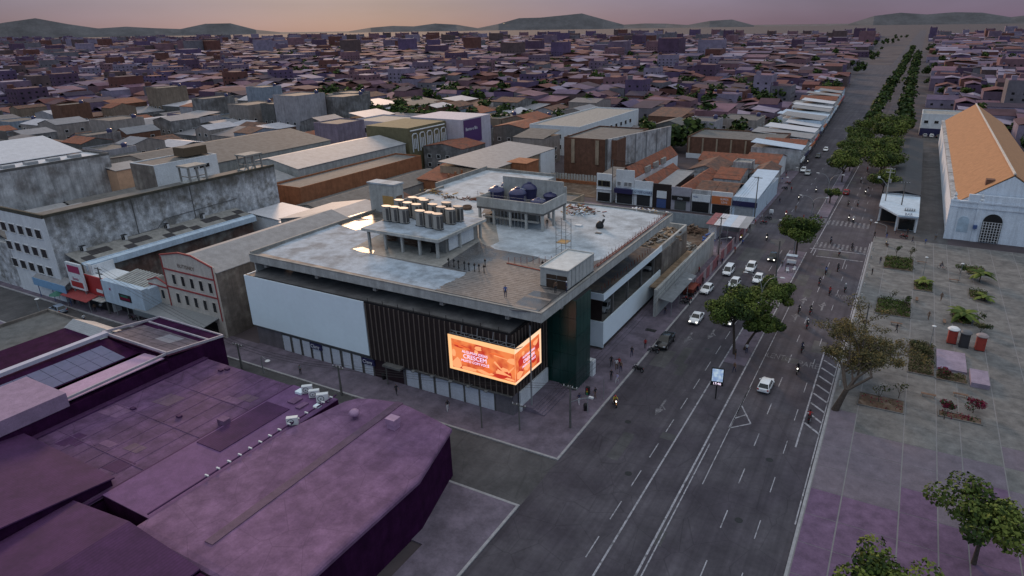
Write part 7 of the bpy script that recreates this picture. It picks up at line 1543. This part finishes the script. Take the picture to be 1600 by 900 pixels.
# round cornered mauve roof
ZM = 6.4
arc = [(450, 672), (538, 626), (558, 621), (585, 622), (621, 627), (640, 634), (659, 643), (683, 655), (706, 668)]
pts = fpoly(arc, ZM); xr0, xr1 = pts[0][0], pts[-1][0]
pts = [(xr0-3, 24)]+[(xa1+.1, pts[0][1])]+pts[1:]+[(xr1+2.5, pts[-1][1]-9), (xr1+2.5, 24)]
pts[0] = (xa1+.1, 24)
rm_ = thing('round_roof_building', 'round cornered building with smooth mauve roof and a dark gutter strip', 'building', ((xa1+xr1)/2, 42, 0))
b = MB(); c0 = (sum(p[0] for p in pts)/len(pts), sum(p[1] for p in pts)/len(pts)); kk = len(pts)
for s0, z0, s1, z1 in ((1.0, ZM-.55, 1.0, ZM-.22), (1.0, ZM-.22, .985, ZM-.06), (.985, ZM-.06, .955, ZM+.0)):
    for i in range(kk):
        j = (i+1) % kk; f_ = lambda p, s, z: (c0[0]+(p[0]-c0[0])*s, c0[1]+(p[1]-c0[1])*s, z); b.poly([f_(pts[i], s0, z0), f_(pts[j], s0, z0), f_(pts[j], s1, z1), f_(pts[i], s1, z1)])
b.poly([(c0[0]+(x-c0[0])*.955, c0[1]+(y-c0[1])*.955, ZM) for x, y in pts]); part('roof', b, purple_pale, rm_)
cx_ = sum(p[0] for p in pts)/len(pts); cy_ = sum(p[1] for p in pts)/len(pts)
b = MB(); b.prism([(cx_+(x-cx_)*.97, cy_+(y-cy_)*.97) for x, y in pts], 0, ZM-.36); part('wall', b, purple_dark, rm_)
ga, gb = P(625, 629, ZM), P(572, 668, ZM); q = MB(); d = (gb-ga).normalized(); q.beam((ga.x, ga.y, ZM+.03), (ga.x+d.x*26, ga.y+d.y*26, ZM+.03), 1.0, .1); part('gutter_strip', q, M('plum_strip', (.12, .07, .11), .8, .2, .5), rm_)
p = P(555, 654, ZM); vt_ = thing('roof_ventilator', 'round turbine ventilator on the mauve roof', 'ventilator', (p.x, p.y, ZM), world=False); q = MB(); q.cyl((0, 0, 0), .3, .4, 12); part('neck', q, purple_pale, vt_); q = MB(); q.lathe((0, 0, .4), [(.35, 0), (.6, .2), (.62, .45), (.42, .7), (.05, .8)], 16); part('turbine', q, M('mauve_metal', (.36, .22, .34), .5, .1, 1), vt_, 50)
q = MB()
for i in range(16): a = i*math.pi/8; q.beam((.5*math.cos(a), .5*math.sin(a), .5), (.61*math.cos(a+.2), .61*math.sin(a+.2), .95), .03)
part('vane', q, M('mauve_metal', (.36, .22, .34)), vt_)
p = P(615, 668, ZM); q = MB(); q.box(p.x-.55, p.x+.55, p.y-.45, p.y+.45, ZM, ZM+.5); q.box(p.x-.65, p.x+.65, p.y-.55, p.y+.55, ZM+.6, ZM+1.3); q.box(p.x-.3, p.x+.3, p.y-.3, p.y+.3, ZM+.5, ZM+.6); solo('roof_vent_box', q, M('mauve_metal', (.36, .22, .34)), 'square mauve vent box with cap on the round cornered roof', 'vent', (p.x, p.y, ZM))
# next row of roofs towards the camera
near = [('near_building', 'low building with deep plum roof nearest the bottom left', -64, -46, 4, 23.6, 6.5, 'gy', 1.2, purple_deep), ('near_building', 'low flat violet roof at the bottom, left of middle', -45.5, -36.5, 2, 23.6, 6.0, 'flat', .4, purple_deep), ('near_building', 'plum gabled roof at the bottom beside the avenue', -100, -64.5, 4, 27.5, 6.5, 'gx', 1.5, purple_deep), ('near_building', 'low plum roof farther left along the bottom', -130, -101, 6, 33, 6.0, 'gy', 1.5, purple_deep)]
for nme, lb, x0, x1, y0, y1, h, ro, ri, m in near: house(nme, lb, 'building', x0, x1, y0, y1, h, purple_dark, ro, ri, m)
# ================================================================== CITY BEYOND: individual buildings, then a far mass
r = random.Random(101); placed = []
for o in list(C.objects):
    if o.parent is None and o.get('category') in ('house', 'hall', 'shop', 'building', 'flats', 'shed', 'church', 'warehouse'): placed.append((o.location.x, o.location.y))
occ = []
def bbox_of(o):
    xs = []; ys = []
    for ch in [o]+list(o.children_recursive):
        if ch.type == 'MESH':
            for c in ch.bound_box: v = ch.matrix_world @ Vector(c); xs.append(v.x); ys.append(v.y)
    return (min(xs), max(xs), min(ys), max(ys)) if xs else None
bpy.context.view_layer.update()
for o in list(C.objects):
    if o.parent is None and o.get('category') and o.get('category') not in ('person', 'motorcycle', 'car', 'wire', 'tree'):
        bb_ = bbox_of(o)
        if bb_ and (bb_[1]-bb_[0]) > 4: occ.append(bb_)
def free(x0, x1, y0, y1):
    for a in occ:
        if x0 < a[1]+.5 and x1 > a[0]-.5 and y0 < a[3]+.5 and y1 > a[2]-.5: return False
    return True
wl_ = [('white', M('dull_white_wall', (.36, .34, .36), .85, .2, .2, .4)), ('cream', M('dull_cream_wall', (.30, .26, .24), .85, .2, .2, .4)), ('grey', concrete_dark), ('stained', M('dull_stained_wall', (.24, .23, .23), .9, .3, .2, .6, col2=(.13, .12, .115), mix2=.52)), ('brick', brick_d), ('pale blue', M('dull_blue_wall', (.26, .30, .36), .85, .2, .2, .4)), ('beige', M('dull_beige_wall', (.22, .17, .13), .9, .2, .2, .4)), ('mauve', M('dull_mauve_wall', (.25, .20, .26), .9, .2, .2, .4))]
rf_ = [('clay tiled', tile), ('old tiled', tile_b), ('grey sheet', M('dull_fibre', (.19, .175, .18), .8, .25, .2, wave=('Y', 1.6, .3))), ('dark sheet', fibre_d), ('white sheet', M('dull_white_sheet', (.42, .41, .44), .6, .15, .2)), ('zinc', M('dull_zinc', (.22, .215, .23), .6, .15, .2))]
def blocked(x0, x1, y0, y1):
    if x1 > -33-(max(0, y0-242)*.04)-0.5 and x0 < 4: return True             # the avenue and its rows
    if y0 < 172 and y1 > 160 and x0 > -260: return True
    if x0 < 16 and x1 > 3 and y0 < 420: return True
    if y1 > 49 and y0 < 66: return True
    if x1 > -6 and x0 < 95 and y0 < 176: return True
    return False
LM = [('the stained hall', -200, 80), ('the grey hall', -195, 140), ('the zinc hall', -165, 158), ('the mauve flats', -185, 222), ('the lattice wall', -157, 195), ('the purple sign', -150, 214), ('the white flats', -122, 270), ('the brown hall', -94, 221), ('the panel wall', -82, 222), ('the brick row', -57, 263), ('the avenue shops', -45, 330), ('the beige block', -114, 185), ('the church', 22, 330), ('the lane end block', 14, 355), ('the avenue trees', -30, 420)]
seen_lab = {}
def lab_city(wn, rn, ro, h, x0, x1, y0, y1):
    cx, cy = (x0+x1)/2, (y0+y1)/2; n_, lx, ly_ = min(LM, key=lambda l: (l[1]-cx)**2+(l[2]-cy)**2)
    dd = math.hypot(lx-cx, ly_-cy); rel = ('just ' if dd < 30 else '' if dd < 60 else 'well ' if dd < 130 else 'far ')+('left of ' if cx < lx-abs(cy-ly_) else 'right of ' if cx > lx+abs(cy-ly_) else 'beyond ' if cy > ly_ else 'before ')
    st_ = ('deep ' if y1-y0 > 16 else 'narrow ' if x1-x0 < 11.5 else 'wide ' if x1-x0 > 15 else '')+('low' if h < 5.2 else 'two storey' if h < 8 else 'tall' if h < 10 else 'towering'); rf2 = 'flat' if ro == 'flat' else rn+(' gabled' if ro == 'gy' else ' ridged' if ro == 'gx' else ' sloping')
    return f'{st_} {wn} house, {rf2} roof, {rel}{n_}'
cnt = 0; cityf = MB(); count_far = 0
NAMED = 170
cells = []
yy = 66.
while yy < 2600:
    dpt = r.uniform(11, 20)*(1 if yy < 700 else 1.7)
    xx = -2.7*yy-60
    xmax = 340 if yy < 700 else 1100
    while xx < xmax:
        wd = r.uniform(9, 18)*(1 if yy < 700 else 1.8)
        if r.random() < .94: cells.append((xx, xx+wd-.4, yy, yy+dpt-.5))
        xx += wd+(r.random() < .12)*9
    yy += dpt+(7 if r.random() < .3 else .6)
for x0, x1, y0, y1 in cells:
    if blocked(x0, x1, y0, y1) or not (seen((x0, y0, 5), 60) or seen((x1, y1, 5), 60)) or not free(x0, x1, y0, y1): continue
    d = math.hypot((x0+x1)/2, y0); h = r.choice((4, 4.5, 5, 5.5, 6.5, 7.5, 8.5, 10)) if r.random() < .95 else r.uniform(12, 18 if y0 < 900 else 30)
    wn, wm = wl_[r.randrange(len(wl_))]; rn, rmm = rf_[r.randrange(len(rf_))]; ro = r.choice(('gy', 'gx', 'sx', 'sy', 'flat', 'gy', 'gx')) if h < 11 else 'flat'
    if cnt < NAMED and d < 480:
        cnt += 1; qx = proj(((x0+x1)/2, y0, h)); side = 'far left' if qx[0] < 350 else 'left' if qx[0] < 700 else 'middle' if qx[0] < 1100 else 'right'
        t = house('city_house', lab_city(wn, rn, ro, h, x0, x1, y0, y1), 'house', x0, x1, y0, y1, h, wm, ro, r.uniform(1.2, 2.2), rmm if ro != 'flat' else concrete_dark, group='houses in the dense blocks beyond the mall', over=.15, parapet=.4)
        
        if ro == 'flat' and r.random() < .8: q = MB(); q.lathe((x1-2.6, y1-2.8, h+.05), [(.9, 0), (1.0, 1.3), (.95, 1.4), (.3, 1.8)], 12); part('roof_tank', q, blue_t, t, 40)
        n_ = max(1, int((x1-x0)/4)); windows(t, 'S', y0-.01, lin(x0+.5, x1-.5, n_), [1.6]+([4.7] if h > 7 else []), 1.4, 1.2); n_ = max(1, int((y1-y0)/5)); windows(t, 'E', x1+.01, lin(y0+.5, y1-.5, n_), [1.6]+([4.7] if h > 7 else []), 1.4, 1.2)
    else:
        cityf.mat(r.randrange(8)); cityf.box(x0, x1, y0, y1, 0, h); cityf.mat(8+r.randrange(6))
        ri = r.uniform(1.2, 2.4)
        if ro == 'gy': gable_roof(cityf, x0, x1, y0, y1, h+.05, ri, 'y', .1)
        elif ro == 'gx': gable_roof(cityf, x0, x1, y0, y1, h+.05, ri, 'x', .1)
        elif ro == 'flat':
            cityf.box(x0+.4, x1-.4, y0+.4, y1-.4, h, h+.1); cityf.mat(r.randrange(8)); cityf.box(x0+1, x0+3.5, y0+1, y0+4, h+.1, h+2.4); cityf.mat(15); cityf.lathe((x1-2.5, y1-2.5, h+.1), [(.9, 0), (1.0, 1.2), (.3, 1.7)], 8)
        else: shed_roof(cityf, x0, x1, y0, y1, h+.05+ri*(ro == 'sx'), h+.05+ri*(ro == 'sy'), 'x' if ro == 'sx' else 'y')
        # window rows, real recessed-looking openings as dark plates just proud of the wall
        if d < 1200:
            cityf.mat(14)
            for z in ([1.5] if h < 6.6 else [1.5, 4.6] if h < 11 else [1.5, 4.6, 7.7, 10.8]):
                k_ = max(1, int((x1-x0)/4.5))
                for u in lin(x0+.5, x1-.5, k_): cityf.box(u-.7, u+.7, y0-.03, y0-.005, z, z+1.2)
                k_ = max(1, int((y1-y0)/4.5))
                for u in lin(y0+.5, y1-.5, k_): cityf.box(x1+.005, x1+.03, u-.7, u+.7, z, z+1.2)
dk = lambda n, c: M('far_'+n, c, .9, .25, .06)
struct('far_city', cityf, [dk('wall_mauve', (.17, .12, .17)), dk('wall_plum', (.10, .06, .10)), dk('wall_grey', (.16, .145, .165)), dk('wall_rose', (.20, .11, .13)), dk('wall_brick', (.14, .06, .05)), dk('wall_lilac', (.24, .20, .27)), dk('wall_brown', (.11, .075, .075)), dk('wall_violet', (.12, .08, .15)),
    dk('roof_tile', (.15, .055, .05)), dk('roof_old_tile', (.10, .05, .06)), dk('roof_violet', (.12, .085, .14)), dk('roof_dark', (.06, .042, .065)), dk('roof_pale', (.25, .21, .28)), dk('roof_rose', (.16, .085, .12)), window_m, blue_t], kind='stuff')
# far trees as one mass between the houses and along the avenue
ft = MB(); tr = random.Random(9)
def far_tree(x, y, s):
    for c in range(7):
        a = tr.random()*6.28; d = tr.random()*s*.6; cx, cy, cz = x+math.cos(a)*d, y+math.sin(a)*d, s*tr.uniform(.8, 1.5); rr_ = s*tr.uniform(.35, .55)
        for k in range(22):
            v = Vector((tr.gauss(0, 1), tr.gauss(0, 1), tr.gauss(0, .8))).normalized(); p = Vector((cx, cy, cz))+v*rr_*tr.uniform(.7, 1); n_ = (v+Vector((tr.gauss(0, .5), tr.gauss(0, .5), tr.gauss(.3, .4)))).normalized(); u = n_.cross(Vector((0, 0, 1)) if abs(n_.z) < .9 else Vector((1, 0, 0))).normalized(); w2 = n_.cross(u); sz = rr_*.42
            ft.mat(tr.randrange(3)); ft.poly([p-u*sz, p-w2*sz*.8, p+u*sz, p+w2*sz*.8])
for i in range(60): far_tree(-16.5+tr.uniform(-.5, .5), 345+i*17+tr.uniform(-4, 4), tr.uniform(4, 5.5))
for i in range(40): far_tree(-3.0+tr.uniform(-1, 1)-(i*.1), 345+i*19+tr.uniform(-4, 4), tr.uniform(4, 6))
n_t = 0
while n_t < 1300:
    y = 260+2300*tr.random()**1.5; x = -y*1.15+tr.random()*(y*1.7); 
    if not seen((x, y, 4), 30) or (-34 < x < 30 and y < 500) or -48 < x < 6: continue
    if not free(x-3, x+3, y-3, y+3): continue
    far_tree(x, y, tr.uniform(3, 6.5)); n_t += 1
struct('far_trees', ft, [leaf_a, leaf_b, leaf_a], kind='stuff')
# low hills on the horizon
hl = MB(); N_h = 90; R_h = 9000; ring = []
for i in range(N_h+1):
    a = R(-75+150*i/N_h)-YAW*-1; a = -YAW+0+R(-75+150*i/N_h); x, y = math.sin(a)*R_h, math.cos(a)*R_h
    hgt = 70+60*math.sin(i*.31)+45*math.sin(i*.83+1)+25*math.sin(i*1.9); ring.append((x, y, max(15, hgt)))
for i in range(N_h):
    (x0, y0, h0_), (x1, y1, h1_) = ring[i], ring[i+1]; k = 1.18
    hl.poly([(x0*.97, y0*.97, -1), (x1*.97, y1*.97, -1), (x1, y1, h1_), (x0, y0, h0_)]); hl.poly([(x0, y0, h0_), (x1, y1, h1_), (x1*k, y1*k, -1), (x0*k, y0*k, -1)])
struct('hills', hl, M('hill_scrub', (.10, .095, .10), .95, .3, .002), smooth=60)
